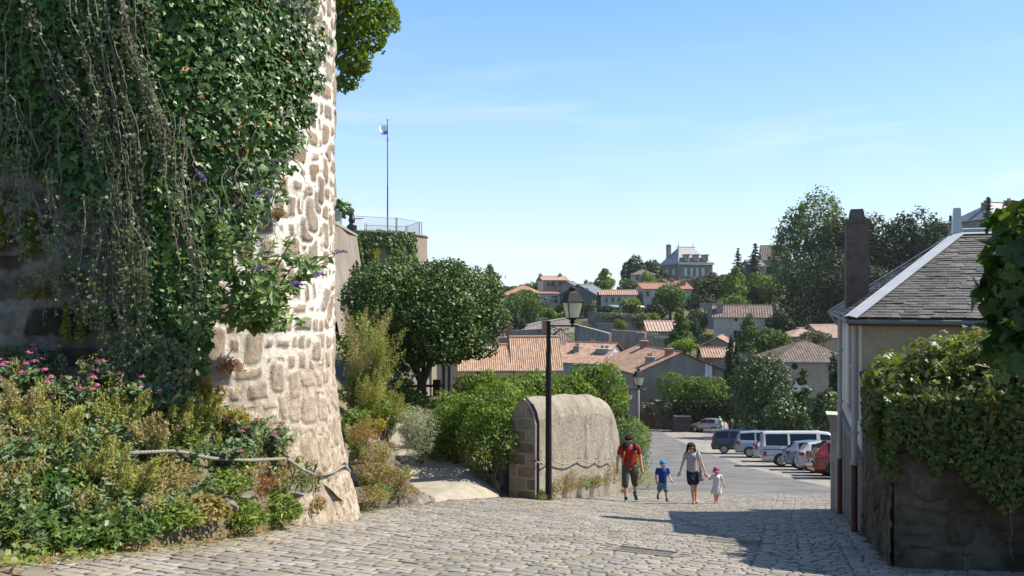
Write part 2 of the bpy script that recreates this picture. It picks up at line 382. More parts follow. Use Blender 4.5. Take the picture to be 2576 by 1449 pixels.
def RUBBLE(name, cols, mortar, low=None, edge=.03, stain=None):
    """stones and mortar told apart by the mesh attributes sd and tone"""
    cols = dim(cols, KA); mortar = dim([mortar], KA)[0]; m, nt, bs, out = start(name)
    uv = nd(nt, 'ShaderNodeTexCoord').outputs['UV']; sd = nd(nt, 'ShaderNodeAttribute', attribute_name='sd').outputs['Fac']; tone = nd(nt, 'ShaderNodeAttribute', attribute_name='tone').outputs['Fac']
    n1 = noise(nt, uv, 22, 9, .75).outputs[0]; n2 = noise(nt, uv, 2.3, 6, .65).outputs[0]
    d = mth(nt, 'ADD', sd, mth(nt, 'ADD', mth(nt, 'MULTIPLY_ADD', n1, .10, -.05), mth(nt, 'MULTIPLY_ADD', n2, .15, -.075)))
    msk = nd(nt, 'ShaderNodeMapRange', {0: d, 1: -.006, 2: edge}, interpolation_type='SMOOTHSTEP').outputs[0]
    st = ramp(nt, tone, [(i / (len(cols) - 1), c) for i, c in enumerate(cols)])
    st = mixc(nt, .85, st, ramp(nt, noise(nt, uv, 11, 10, .75).outputs[0], [(.28, (.5, .48, .45)), (.5, (.95, .94, .92)), (.72, (1.4, 1.36, 1.3))]), 'MULTIPLY')
    mo = mixc(nt, .8, (*mortar, 1), ramp(nt, noise(nt, uv, 4, 10, .75).outputs[0], [(.3, (.62, .57, .5)), (.58, (1.05, 1.05, 1.05))]), 'MULTIPLY')
    if low:
        zf = mth(nt, 'ADD', nd(nt, 'ShaderNodeSeparateXYZ', {0: uv}).outputs[1], mth(nt, 'MULTIPLY_ADD', noise(nt, uv, 1.3, 6).outputs[0], 1.8, -.9)); lo_ = nd(nt, 'ShaderNodeMapRange', {0: zf, 1: -1.1, 2: -.05}).outputs[0]
        cr = ramp(nt, noise(nt, nd(nt, 'ShaderNodeMapping', {0: uv, 'Scale': (5, 3, 1)}).outputs[0], 2.4, 11, .78).outputs[0], [(.34, (.12, .095, .07)), (.46, dim([low], .6)[0]), (.56, dim([low], .9)[0]), (.66, (.55, .50, .43))])
        mo = mixc(nt, lo_, cr, mo); st = mixc(nt, mth(nt, 'MULTIPLY_ADD', lo_, .6, .4), cr, st)
    col = mixc(nt, msk, mo, st)
    if stain: col = mixc(nt, ramp(nt, noise(nt, uv, 1.1, 7, .7).outputs[0], [(.44, (0, 0, 0)), (.6, (.9, .9, .9))]), col, stain, 'MULTIPLY')
    nt.links.new(col, bs.inputs['Base Color']); bs.inputs['Roughness'].default_value = .92; bs.inputs['Specular IOR Level'].default_value = .12
    h = mth(nt, 'ADD', mth(nt, 'MULTIPLY', msk, .35), mth(nt, 'MULTIPLY', noise(nt, uv, 16, 10, .8).outputs[0], 1.3))
    nt.links.new(nd(nt, 'ShaderNodeBump', {'Height': h, 'Strength': .9, 'Distance': .045}).outputs[0], bs.inputs['Normal'])
    return m
def ASHLAR(name, cols, joint, bw=.6, bh=.3, js=.012, bump=.4, obj=False, mottling=.6, spec=.2, rough=.85):
    """coursed blocks or slates on UV in metres"""
    cols = dim(cols, KA); joint = dim([joint], KA)[0]
    m, nt, bs, out = start(name)
    uv = nd(nt, 'ShaderNodeTexCoord').outputs['UV']
    wob = noise(nt, uv, 6.0, 3)
    v2 = nd(nt, 'ShaderNodeVectorMath', {0: wob.outputs['Color'], 'Scale': .02}, operation='SCALE').outputs[0]
    vec = nd(nt, 'ShaderNodeVectorMath', {0: uv, 1: v2}, operation='ADD').outputs[0]
    br = nd(nt, 'ShaderNodeTexBrick', {'Vector': vec, 'Color1': (0, 0, 0, 1), 'Color2': (1, 1, 1, 1), 'Mortar': (.5, .5, .5, 1), 'Scale': 1.0,
            'Mortar Size': js, 'Mortar Smooth': .3, 'Bias': 0.0, 'Brick Width': bw, 'Row Height': bh}, offset=.5)
    col = ramp(nt, br.outputs['Color'], [(i / (len(cols) - 1), c) for i, c in enumerate(cols)])
    col = mixc(nt, mottling, col, ramp(nt, noise(nt, uv, 5, 9, .72).outputs[0], [(.3, (.5, .5, .5)), (.7, (1.4, 1.38, 1.34))]), 'MULTIPLY')
    col = mixc(nt, br.outputs['Fac'], col, joint)
    nt.links.new(col, bs.inputs['Base Color']); bs.inputs['Roughness'].default_value = rough; bs.inputs['Specular IOR Level'].default_value = spec
    h = mth(nt, 'ADD', mth(nt, 'MULTIPLY', br.outputs['Fac'], -1.0), mth(nt, 'MULTIPLY', noise(nt, uv, 25, 7, .7).outputs[0], .5))
    nt.links.new(nd(nt, 'ShaderNodeBump', {'Height': h, 'Strength': bump, 'Distance': .02}).outputs[0], bs.inputs['Normal'])
    return m

m_black = MAT('black_paint', [(.012, .012, .013)], rough=.4, spec=.5)
m_dark = MAT('dark_opening', [(.015, .014, .013)], rough=.6)
m_glass = MAT('window_glass', [(.03, .035, .045)], rough=.08, spec=.7)
m_bark = MAT('bark', [(.05, .04, .03), (.11, .085, .06), (.17, .14, .11)], 8, bump=.6, bscale=30, stretch=(1, 1, .25))
m_white = MAT('white_paint', [(.74, .74, .72), (.8, .8, .79)], 6, rough=.5)
m_zinc = MAT('zinc', [(.42, .44, .46), (.52, .54, .56)], 5, rough=.38, metal=.55, spec=.5)
# ------------------------------------------------------------------ vegetation builders
def blob_points(blobs, n, inner=.35, up=.15):
    B = np.asarray(blobs, float); w = (B[:, 3] * B[:, 4] + B[:, 4] * B[:, 5] + B[:, 3] * B[:, 5]); w = w / w.sum()
    i = RG.choice(len(B), n, p=w); d = rdirs(n); d[:, 2] += up; d /= np.linalg.norm(d, axis=1)[:, None]
    rr = 1 + .10 * RG.normal(size=n) - inner * RG.random(n) ** 2
    p = B[i, :3] + d * B[i, 3:6] * rr[:, None]
    # thin out what lies deep inside another blob
    deep = np.zeros(n, bool)
    for b in B:
        q = (p - b[:3]) / b[3:6]; deep |= (q * q).sum(1) < .5
    keep = ~deep | (RG.random(n) < .25)
    return p[keep], d[keep]
def leaves(g, blobs, n, size, mat=0, tpl=DIAM, var=.35, inner=.35, up=.15, flat=.9, stretch=1.0):
    p, d = blob_points(blobs, n, inner, up)
    nr = d * flat + rdirs(len(p)) * 1.0 + np.array([0, 0, .35])
    sc = size * (1 + var * RG.normal(size=len(p))).clip(.4, 1.9)
    scat(g, tpl, p, frames(nr), sc, mat)
def cluster(c, rad, k, sub=.42, shell=.62, lump=.2):
    """k lumps filling an ellipsoid, larger ones inside, uneven outline"""
    c = np.asarray(c, float); rad = np.asarray(rad, float); out = []
    gold = PI * (3 - 5 ** .5)
    for i in range(k):
        z = 1 - 2 * (i + .5) / k; r = math.sqrt(max(0, 1 - z * z)); t = gold * i + RG.uniform(-.4, .4)
        d = np.array([r * math.cos(t), r * math.sin(t), z]); q = shell * (1 + RG.uniform(-.22, .22)); s = sub * (1 + RG.uniform(-.35, .4))
        out.append([*(c + d * rad * q), *(rad * s * (1 + RG.uniform(-lump, lump, 3)))])
    out.append([*c, *(rad * .5)])
    return out
def limbs(g, base, fork, blobs, r0, n=6, mat=0, k=7):
    base = np.asarray(base, float); fork = np.asarray(fork, float)
    mid = (base + fork) / 2 + RG.normal(size=3) * r0 * .4
    g.tube([base - [0, 0, .15], base + (mid - base) * .15, mid, fork], [r0 * 1.35, r0 * 1.05, r0 * .85, r0 * .7], 9, mat)
    for i in RG.permutation(len(blobs))[:k]:
        b = np.array(blobs[i][:3]); m1 = fork + (b - fork) * .45 + RG.normal(size=3) * .06 * np.linalg.norm(b - fork)
        g.tube([fork - (fork - base) * .08, m1, b], [r0 * .5, r0 * .3, r0 * .1], n, mat, False)
def tree(name, label, u, vt, vc, w, d, mat, style='round', group=None, k=None, lf=None, dens=1.0, vb=None, cat='tree', x=None, dp=.9, trunk_r=None, trunk_mat=None, sub=.42):
    """crown between picture rows vt (top) and vc (bottom), w wide, at distance d; stands on the ground below"""
    X = (u - 1288) / F * d; Wd = w / F * d; zt = (HZ - vt) / F * d; zc = (HZ - vc) / F * d; H = zt - zc
    zb = float(ground(X, d)) if vb is None else (HZ - vb) / F * d
    zb = min(zb, zc - .3)
    lf = lf or max(.09, d / F * 5.2)
    t = thing(name, label, cat, (X, d, zb), group)
    g = G(); tr = G(); r0 = trunk_r or max(.06, Wd * .045)
    if style == 'conifer':
        lev = int(max(9, min(26, H / (lf * 1.2)))); P_, N_, S_ = [], [], []
        for i in range(lev):
            f = i / (lev - 1); z = zc + H * (f ** .95); rad = Wd / 2 * (1 - f) ** .85 * RG.uniform(.8, 1.1) + .04 * Wd
            nb = int(max(5, 13 * (1 - f) + 5))
            for j in range(nb):
                a = RG.uniform(0, 6.283); L_ = rad * RG.uniform(.7, 1.12); m = int(max(3, L_ / (lf * .38)))
                q = np.linspace(.12, 1, m); dirv = np.array([math.cos(a), math.sin(a), 0])
                pts = np.array([X, d, z]) + q[:, None] * L_ * dirv + np.column_stack([np.zeros(m), np.zeros(m), -.28 * L_ * q ** 1.4 + .1 * L_ * q ** 3])
                pts += RG.normal(size=pts.shape) * lf * .22
                P_.append(pts); N_.append(np.tile([0, 0, 1.0], (m, 1)) + RG.normal(size=(m, 3)) * .5); S_.append(lf * (1.15 - .45 * q))
        P_, N_, S_ = np.vstack(P_), np.vstack(N_), np.concatenate(S_)
        scat(g, DIAM, P_, frames(N_), S_ * 1.7, 0)
        tr.tube([[X, d, zb - .2], [X, d, zc + H * .4], [X, d, zt - .04 * H]], [r0, r0 * .7, r0 * .1], 8)
    else:
        c = np.array([X, d, (zt + zc) / 2]); rad = np.array([Wd / 2, Wd / 2 * dp, H / 2])
        if style == 'column':
            bl = []
            kk = k or 9
            for i in range(kk):
                f = (i + .5) / kk; rw = Wd / 2 * (math.sin(PI * (.12 + .8 * f)) ** .7) * (1.12 - .55 * f)
                bl.append([X + RG.normal() * .08 * Wd, d + RG.normal() * .08 * Wd, zc + H * f, rw, rw, H / kk * 1.05])
        elif style == 'cone':
            bl = []
            for i in range(k or 22):
                f = RG.random() ** 1.25; a = RG.uniform(0, 6.28); rr = Wd / 2 * (1 - f) * .62
                s = Wd * .5 * (.22 + .38 * (1 - f)) * RG.uniform(.8, 1.2)
                bl.append([X + rr * math.cos(a), d + rr * math.sin(a), zc + H * (.1 + .84 * f), s, s, s * .75])
        elif style == 'spread':
            bl = []
            for i in range(k or 26):
                a = RG.uniform(0, 6.28); f = RG.uniform(0, 1); rr = Wd / 2 * RG.random() ** .5 * .85 * math.sin(PI * (.2 + .7 * f))
                s = Wd * RG.uniform(.1, .19)
                bl.append([X + rr * math.cos(a), d + dp * rr * math.sin(a), zc + H * (.1 + .8 * f), s, s, s * .42])
        else:
            bl = cluster(c, rad, k or 18, sub, 1.04 - sub)
        n = int(dens * 22 * Wd * H / (lf * lf))
        n = min(n, 50000)
        leaves(g, bl, n, lf, 0)
        limbs(tr, (X, d, zb), (X, d, zc + H * .18), bl, r0)
    g.build('crown', mat, t)
    tr.build('trunk', trunk_mat or m_bark, t, True)
    return t
def shrub(name, label, c, rad, mat, group=None, k=10, lf=.09, dens=1.0, tpl=DIAM, cat='shrub', sub=.45, stems=5, zb=None, flowers=None, up=.25):
    """a bush: lumps of leaves on a few stems from the ground"""
    c = np.asarray(c, float); rad = np.asarray(rad, float)
    zb = c[2] - rad[2] if zb is None else zb
    t = thing(name, label, cat, (c[0], c[1], zb), group)
    bl = cluster(c, rad, k, sub, 1.04 - sub); g = G()
    A = 4 * PI * ((rad[0] * rad[1]) ** 1.6 / 3 + (rad[0] * rad[2]) ** 1.6 / 3 + (rad[1] * rad[2]) ** 1.6 / 3) ** (1 / 1.6)
    leaves(g, bl, min(24000, int(dens * 3.2 * A / (lf * lf))), lf, 0, tpl, up=up)
    g.build('foliage', mat, t)
    s = G()
    for i in range(stems):
        b = np.array(bl[RG.integers(len(bl))][:3]); f = np.array([c[0] + RG.normal() * .1 * rad[0], c[1] + RG.normal() * .1 * rad[1], zb - .05])
        s.tube([f, (f + b) / 2 + RG.normal(size=3) * .05, b], [.022, .016, .008], 5, 0, False)
    s.build('stems', m_bark, t)
    if flowers:
        fm, n, fs = flowers
        fg = G(); p, d_ = blob_points(bl, n, .05, .5); scat(fg, DIAM, p, frames(d_), np.full(len(p), fs) * RG.uniform(.6, 1.3, len(p)), 0)
        fg.build('flowers', fm, t)
    return t
# ------------------------------------------------------------------ ground, street, car park
AX = np.array([.333, .943, 0]); RX = np.array([.943, -.333, 0])      # along / across the street
m_earth = MAT('dry_earth', [(.10, .08, .055), (.17, .14, .09), (.22, .18, .11)], 3, bump=.6, bscale=14)
m_hill = MAT('hillside_grass', [(.05, .07, .02), (.09, .10, .035), (.17, .15, .07)], .25, bump=.5, bscale=3)
m_joint = MAT('sett_joint', [(.12, .10, .07), (.18, .155, .115), (.12, .11, .06)], 2.2, bump=.5, bscale=40)
m_sett = MAT('granite_setts', [(.95, .94, .92), (1.3, 1.29, 1.27), (1.6, 1.58, 1.55)], 1.1, icols=[(.27, .235, .18), (.36, .32, .255), (.24, .225, .20), (.31, .275, .215), (.40, .36, .30), (.27, .265, .265), (.34, .30, .235)], rough=.58, bump=.28, bscale=38, island=.22, hue=.02, spec=.35)
m_asph = MAT('worn_asphalt', [(.10, .097, .095), (.165, .16, .155), (.21, .203, .19)], .7, rough=.85, bump=.5, bscale=30)
m_grav = MAT('dusty_gravel', [(.18, .165, .145), (.29, .27, .24), (.38, .355, .31)], 1.6, bump=.8, bscale=18)
m_sand = MAT('sandy_path', [(.30, .265, .21), (.38, .335, .265), (.45, .40, .32)], 2.6, bump=.35, bscale=30)
m_mulch = MAT('wood_mulch', [(.07, .05, .035), (.16, .12, .085), (.28, .23, .17)], 9, bump=1, bscale=35)

def grid_mesh(xs_of_y, ys, zf, nx, lift=0.0):
    V = []; 
    for y in ys:
        a, b = xs_of_y(y); x = np.linspace(a, b, nx); V.append(np.column_stack([x, np.full(nx, y), zf(x, np.full(nx, y)) + lift]))
    m = len(ys); idx = np.arange(m * nx).reshape(m, nx)
    Fq = np.stack([idx[:-1, :-1], idx[:-1, 1:], idx[1:, 1:], idx[1:, :-1]], -1).reshape(-1, 4)
    return np.vstack(V), Fq
g = G()
ys = np.concatenate([np.linspace(-14, 24, 40), np.linspace(25, 130, 60), np.linspace(134, 300, 40), np.geomspace(310, 4500, 24)])
V, Fq = grid_mesh(lambda y: (-1.5 * abs(y) - 16, 1.5 * abs(y) + 16), ys, lambda x, y: ground(x, y) - .07 - .25 * ((y > 20) & (y < 48) & (x < 3)), 90)
V[:, 2] += np.where(V[:, 1] > 120, .5 * vnoise(V, .06, 3), 0)
g.add(V, Fq); struct(g, 'terrain', m_hill, True)

LEFT_EDGE = [(-250, 1450), (0, 1425), (150, 1407), (330, 1390), (500, 1368), (640, 1348), (760, 1318), (850, 1300), (905, 1290)]
E_pts = np.array([hit(u, v) for u, v in LEFT_EDGE])
N0 = np.array([.49, 17.3]); WD = np.array([.39, .921])               # masonry wall: near corner, direction
poly = [(-9, 1.0)] + [(-4.6, 3.4)] + [tuple(p[:2]) for p in E_pts] + [tuple(hit(1080, 1264)[:2]), (-.15, 17.35), (.49, 17.2)] + \
       [tuple(N0 + WD * l) for l in (2, 4, 6, 7.3)] + [(3.8, 27.5), (4.9, 24.8), (7.2, 23.8), (9.3, 23.1), (6.92, 16.8), (5.12, 11.7), (3.86, 8.05), (9, 6.2), (9, 1)]
nrm = unit([.08, .2, 1])
g = G()
bx = np.array(poly)
V, Fq = grid_mesh(lambda y: (-9, 10), np.linspace(1.0, 27.5, 54), ground, 40, .003)
cen = V[Fq].mean(1); keep = inpoly(cen[:, 0], cen[:, 1], poly) | (cen[:, 1] < 8)
g.add(V, Fq[keep], 0)
# individual setts, laid in rows across the street, with a channel of lengthwise setts
pos, siz, rot = [], [], []
s = 1.5
while s < 25.3:
    dep = RG.uniform(.10, .13); t = -14 + RG.uniform(0, .3)
    while t < 6:
        ln = RG.uniform(.13, .23)
        for tb in (-.42, .02, .50):                                  # straight joints beside the channel
            if t < tb - .05 < t + ln - .05: ln = max(.09, tb - t)
        tm = t + ln / 2
        pos.append((s + dep / 2, tm)); siz.append((ln - .014, dep - .013)); t += ln
    s += dep
pos, siz = np.array(pos), np.array(siz)
p2, s2 = [], []
for t0 in ():
    s = 3.0
    while s < 25:
        ln = RG.uniform(.18, .3); p2.append((s + ln / 2, t0 + .065)); s2.append((.118, ln - .014)); s += ln
xy = pos[:, :1] * AX[:2] + pos[:, 1:] * RX[:2]
warp = np.column_stack([.06 * vnoise(xy, .4, 5), .06 * vnoise(xy, .35, 6)]); xy = xy + warp
k = inpoly(xy[:, 0], xy[:, 1], poly)
GR = [hit(1622, 1389), hit(1838, 1364)]
for c_, hw, hd in ((GR[0], .33, .27), (GR[1], .36, .30)):
    q = xy - c_[:2]; k &= ~((np.abs(q @ RX[:2]) < hw + .1) & (np.abs(q @ AX[:2]) < hd + .06))
xy, siz = xy[k], siz[k]; n = len(xy)
th = np.linspace(0, 2 * PI, 12, endpoint=False) + PI / 12
sup = lambda e: np.column_stack([np.sign(np.cos(th)) * np.abs(np.cos(th)) ** e, np.sign(np.sin(th)) * np.abs(np.sin(th)) ** e]) * .5
r0, r1, r2_, r3 = sup(.22), sup(.24) * .985, sup(.25) * .95, sup(.3) * .7
tv = np.vstack([np.column_stack([r0, np.full(12, -.05)]), np.column_stack([r1, np.full(12, -.004)]), np.column_stack([r1, np.full(12, -.004)]), np.column_stack([r2_, np.full(12, -.0005)]), np.column_stack([r3, np.full(12, .0)])])
tf = [(i * 12 + j, i * 12 + (j + 1) % 12, (i + 1) * 12 + (j + 1) % 12, (i + 1) * 12 + j) for i in (0, 2, 3) for j in range(12)] + [tuple(range(48, 60))]
Pz = np.column_stack([xy, ground(xy[:, 0], xy[:, 1]) + .012 + RG.normal(size=n) * .002])
eps = .05
gx = (ground(xy[:, 0] + eps, xy[:, 1]) - ground(xy[:, 0] - eps, xy[:, 1])) / (2 * eps); gy = (ground(xy[:, 0], xy[:, 1] + eps) - ground(xy[:, 0], xy[:, 1] - eps)) / (2 * eps)
nn = np.column_stack([-gx, -gy, np.ones(n)]) + RG.normal(size=(n, 3)) * .014
Rm = frames(nn, np.tile(AX, (n, 1)), .03)
scat(g, (tv, tf), Pz, Rm, np.column_stack([siz, np.ones(n)]), 1)
struct(g, 'cobbled_street', [m_joint, m_sett], True)

g = G()
V, Fq = grid_mesh(lambda y: (2.5 if y > 26 else 3.6, 34), np.linspace(22.0, 98, 60), ground, 60, -.02)
g.add(V, Fq); struct(g, 'car_park', m_grav, True)
g = G()
V, Fq = grid_mesh(lambda y: ((3.3 if y > 27 else 4.5 - (y - 22.6) * .1), 10.2 + (y - 22) * .12 - max(0, y - 50) * .05), np.linspace(22.6, 96, 60), ground, 20, .0)
g.add(V, Fq); struct(g, 'road', m_asph, True)
# manhole covers
for i, (c_, hw, hd, lab) in enumerate(((GR[0], .33, .27, 'rusty ribbed iron cover set among sunlit cobbles'), (GR[1], .36, .30, 'stone filled drain cover lying in the shadow on the cobbles'))):
    rx3 = unit(np.append(RX[:2], -.08 * .943 + .2 * .333)); ax3 = unit(np.append(AX[:2], -.08 * .333 - .2 * .943)); R_ = np.column_stack([rx3, ax3, np.cross(rx3, ax3)])
    t = thing('manhole_cover', lab, 'manhole cover', c_)
    g = G()
    for sx in (-1, 1): g.box(c_ + R_ @ [sx * hw, 0, 0], (.05, 2 * hd + .05, .03), R=R_)
    for sy in (-1, 1): g.box(c_ + R_ @ [0, sy * hd, .001], (2 * hw - .05, .05, .03), R=R_)
    g.build('frame', MAT('cover_frame', [(.20, .18, .16), (.28, .25, .22)], 12, rough=.6), t)
    g = G(); g.box(c_ + R_ @ [0, 0, -.012], (2 * hw - .05, 2 * hd - .05, .02), R=R_)
    mlid = MAT('cover_lid', [(.20, .19, .18), (.30, .28, .26)] if i == 0 else [(.16, .15, .14), (.25, .24, .22)], 16, bump=1, bscale=40)
    for a in range(9):
        for b in range(7):
            off = .5 * (a % 2)
            g.box(c_ + R_ @ [(-.86 + .215 * a) * (hw - .04), (-.8 + .24 * (b + off)) * (hd - .03), .002], (.045 if i == 0 else .066, .03 if i == 0 else .05, .016), R=R_)
    g.build('lid', mlid, t)
# iron rail joint along the channel
g = G()
for t0 in (-.42,):
    pts = [s_ * AX + t0 * RX for s_ in np.linspace(4, 17, 30)]
    for p_ in pts: p_[2] = ground(p_[0], p_[1]) + .006
    g.tube(pts, .006, 4)
struct(g, 'channel_edge', m_joint)

# ------------------------------------------------------------------ castle tower with rounded corner
TC, TR = np.array([-4.12, 9.26]), 2.0
def flare(z): return .29 * np.clip((-.5 - np.asarray(z)) / 2.1, 0, 1.3) ** 1.6
def wall_at(s, z, off=0.0):
    s = np.asarray(s, float); z = np.asarray(z, float); ph = np.maximum(s, 0) / TR
    nx, ny = np.where(s < 0, 0, np.sin(ph)), np.where(s < 0, -1, -np.cos(ph))
    o = TR + flare(z) + off
    return np.stack([TC[0] + np.minimum(s, 0) + nx * o, TC[1] + ny * o, z], -1), np.stack([nx, ny, np.zeros_like(nx)], -1)
m_tower = RUBBLE('tower_rubble', [(.40, .30, .215), (.52, .41, .30), (.45, .375, .30), (.60, .50, .39), (.42, .335, .275), (.54, .41, .32), (.49, .43, .36)], (1.12, 1.07, .98), (.62, .52, .40))
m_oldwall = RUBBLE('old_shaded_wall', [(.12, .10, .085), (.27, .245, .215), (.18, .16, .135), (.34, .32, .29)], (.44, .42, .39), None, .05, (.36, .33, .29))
g = G(); ss = np.concatenate([np.arange(-7, -5, .2), np.arange(-5, 3.7, .016), np.arange(3.7, 6.7, .15)]); zz = np.concatenate([np.arange(-3.6, -2.9, .08), np.arange(-2.9, 4.1, .016), np.arange(4.1, 5.3, .12)])
S_, Z_ = np.meshgrid(ss, zz); q = np.stack([S_, Z_, 0 * S_], -1)
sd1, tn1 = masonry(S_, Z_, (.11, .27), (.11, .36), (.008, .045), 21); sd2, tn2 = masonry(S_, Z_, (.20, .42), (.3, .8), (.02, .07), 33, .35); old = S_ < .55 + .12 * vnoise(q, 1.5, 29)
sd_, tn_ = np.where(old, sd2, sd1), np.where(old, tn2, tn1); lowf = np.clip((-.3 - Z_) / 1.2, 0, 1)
off = (.020 * (1 - .4 * lowf)) * np.clip(sd_ / .035, 0, 1) + .012 * (tn_ - .5) * (sd_ > .01) + .012 * vnoise(q, 9, 22) + .012 * vnoise(q, 3.1, 23) + .022 * lowf * vnoise(q * [1, .7, 1], 6.5, 24) + .006 * vnoise(q, 21, 25)
V, _ = wall_at(S_, Z_, off); idx = np.arange(S_.size).reshape(S_.shape)
Fq = np.stack([idx[:-1, :-1], idx[:-1, 1:], idx[1:, 1:], idx[1:, :-1]], -1).reshape(-1, 4)
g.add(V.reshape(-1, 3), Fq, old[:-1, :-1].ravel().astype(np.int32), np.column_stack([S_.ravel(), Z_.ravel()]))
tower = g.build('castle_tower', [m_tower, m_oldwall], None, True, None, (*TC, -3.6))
for nm_, ar_ in (('sd', sd_), ('tone', tn_)): tower.data.attributes.new(nm_, 'FLOAT', 'POINT').data.foreach_set('value', ar_.ravel().astype(np.float32))
tag(tower, 'big round castle tower of pale rubble stone with wide white mortar joints', 'tower')

# visible picture column -> position along the tower wall
_s = np.linspace(-6.5, 3.55, 4000)
def s_of_u(u, z=-1.0):
    p, _ = wall_at(_s, np.full(len(_s), z)); uu, _v = proj(p); i = np.argmax(uu) 
    return float(np.interp(u, uu[:i + 1], _s[:i + 1]))

# ------------------------------------------------------------------ planted bank at the foot of the tower
UB = [x[0] for x in LEFT_EDGE]
WV = [1000, 985, 985, 980, 1000, 1085, 1185, 1262, 1286]
W_pts = []
for u_, v_ in zip(UB, WV):
    s_ = s_of_u(max(u_, -240), -1.2); z_ = -1.
    for _ in range(4):
        p, _n = wall_at(np.array([s_]), np.array([z_]), .02); z_ = (HZ - v_) / F * p[0, 1]; s_ = s_of_u(u_, z_)
    W_pts.append(wall_at(np.array([s_]), np.array([z_]), .0)[0][0])
W_pts = np.array(W_pts)
def bank(u, q):
    u = np.asarray(u, float); q = np.asarray(q, float)
    e = np.stack([np.interp(u, UB, E_pts[:, i]) for i in range(3)], -1); w = np.stack([np.interp(u, UB, W_pts[:, i]) for i in range(3)], -1)
    p = e + (w - e) * q[..., None]
    p[..., 2] = e[..., 2] - .04 + (w[..., 2] - e[..., 2] + .04) * np.clip(q, 0, 1.2) ** .95
    return p
uu, qq = np.meshgrid(np.linspace(-250, 905, 150), np.linspace(-.08, 1.12, 34)); V = bank(uu, qq)
V += np.stack([0 * uu, 0 * uu, (.05 * vnoise(V, 3.3, 31) + .05 * vnoise(V, 7, 32)) * (qq > .03)], -1)
idx = np.arange(uu.size).reshape(uu.shape); g = G()
g.add(V.reshape(-1, 3), np.stack([idx[:-1, :-1], idx[:-1, 1:], idx[1:, 1:], idx[1:, :-1]], -1).reshape(-1, 4))
struct(g, 'bank', m_earth, True)

# ------------------------------------------------------------------ garden behind the tower
PTH = [(14.2, -1.46, .10, -3.64), (14.7, -1.46, .14, -3.67), (16, -1.38, .6, -3.85), (17, -1.32, .98, -3.88), (17.4, -1.34, 1.04, -3.86), (18, -1.75, .75, -3.80), (19.5, -2.6, .32, -3.65), (21.7, -3.28, .28, -3.5), (26, -3.9, .3, -3.3), (46, -4.5, .3, -3.0)]
def pth(y): return [np.interp(y, [p[0] for p in PTH], [p[i] for p in PTH]) for i in (1, 2, 3)]
def gright(y): return np.interp(y, [13.9, 14.6, 17.4, 24, 30, 46], [-1.6, -1.2, .15, 3.0, 5.0, 7])
def gcap(x, y):
    """highest the garden may stand next to the street edge and the masonry wall"""
    xl = np.interp(y, [13.4, 14.5, 17.4, 24.2, 46], [-2.0, -1.5, -.12, 2.75, 9.5]); return ground(x, y) + .0 + .5 * np.clip(xl - x, -.4, 20)
def gardz(x, y):
    c, h, z = pth(y); l = np.clip(c - h - x, 0, 9); r_ = np.clip(x - c - h, 0, 9)
    zz = z + np.minimum(2.3, .85 * l) * np.clip((y - 13.2) / 2.5, .12, 1) + np.where(r_ > 0, .05 + .03 * r_, 0)
    zz = zz - 2.2 * np.clip((y - 26.5) / 2.5, 0, 1) * (r_ > 0)
    zz = np.where(x > c - h, np.minimum(zz, gcap(x, y)), zz)
    return zz + .06 * vnoise(np.stack([x, y, 0 * x], -1), 1.9, 41) * np.clip(l + r_, 0, 1)
g = G()
V, Fq = grid_mesh(lambda y: (-13, gright(y) - .12), np.linspace(13.6, 29, 60), gardz, 90)
mi = np.zeros(len(Fq), np.int32); cen = V[Fq].mean(1); c_, h_, z_ = pth(cen[:, 1]); mi[cen[:, 0] > c_ + h_] = 1
g.add(V, Fq, mi)
struct(g, 'garden_ground', [m_earth, m_mulch], True)
g = G()
V, Fq = grid_mesh(lambda y: (pth(y)[0] - pth(y)[1] - .04, pth(y)[0] + pth(y)[1] + .04), np.linspace(13.9, 28.5, 90), lambda x, y: np.minimum(pth(y)[2], gcap(x, y)) + .004 * vnoise(np.stack([x, y, 0 * x], -1), 2.5, 8), 10, .02)
g.add(V, Fq); struct(g, 'garden_path', m_sand, True)

# masonry wall with rounded top
m_cem = MAT('pebbly_render', [(.18, .16, .125), (.36, .315, .25), (.42, .37, .30), (.50, .445, .37)], 2.6, bump=1, bscale=13, stretch=(1, 1, .65), bdist=.10)
m_blk = ASHLAR('grey_blocks', [(.16, .13, .10), (.24, .20, .15), (.33, .28, .21)], (.36, .30, .22), .42, .26, .03, .8, mottling=.9)
TOP = [(0, -2.18), (1.2, -2.25), (2.57, -2.37), (4.0, -2.52), (4.95, -2.66), (5.8, -2.82), (6.4, -3.02), (6.8, -3.4), (7.0, -4.0), (7.12, -5.1)]
ls = np.concatenate([np.linspace(0, 5, 26), np.linspace(5.2, 7.12, 14)]); NL = np.array([-WD[1], WD[0]])
rings = []
for l in ls:
    zt = np.interp(l, [t_[0] for t_ in TOP], [t_[1] for t_ in TOP]) + .02 * math.sin(3 * l); b = N0 + WD * l; zb = min(ground(b[0], b[1]) - .2, zt - .7)
    sec = [(0, zb), (0, zb + .34 * (zt - .5 - zb)), (0, zb + .67 * (zt - .5 - zb)), (0, zt - .5), (.05, zt - .30), (.14, zt - .13), (.27, zt), (.40, zt - .12), (.52, zt - .32), (.6, zt - .6), (.6, zb)]
    rings.append([[*(b + NL * c_), z_] for c_, z_ in sec])
rings = np.array(rings); m_, k_ = rings.shape[:2]; V = rings.reshape(-1, 3).copy()
inner = np.ones(m_ * k_, bool); inner[:k_] = False
V[inner] += np.column_stack([.009 * vnoise(V[inner], 5, 51), .009 * vnoise(V[inner], 5.3, 52), .006 * vnoise(V[inner], 4, 53)])
uv = np.column_stack([np.repeat(ls, k_), V[:, 2]])
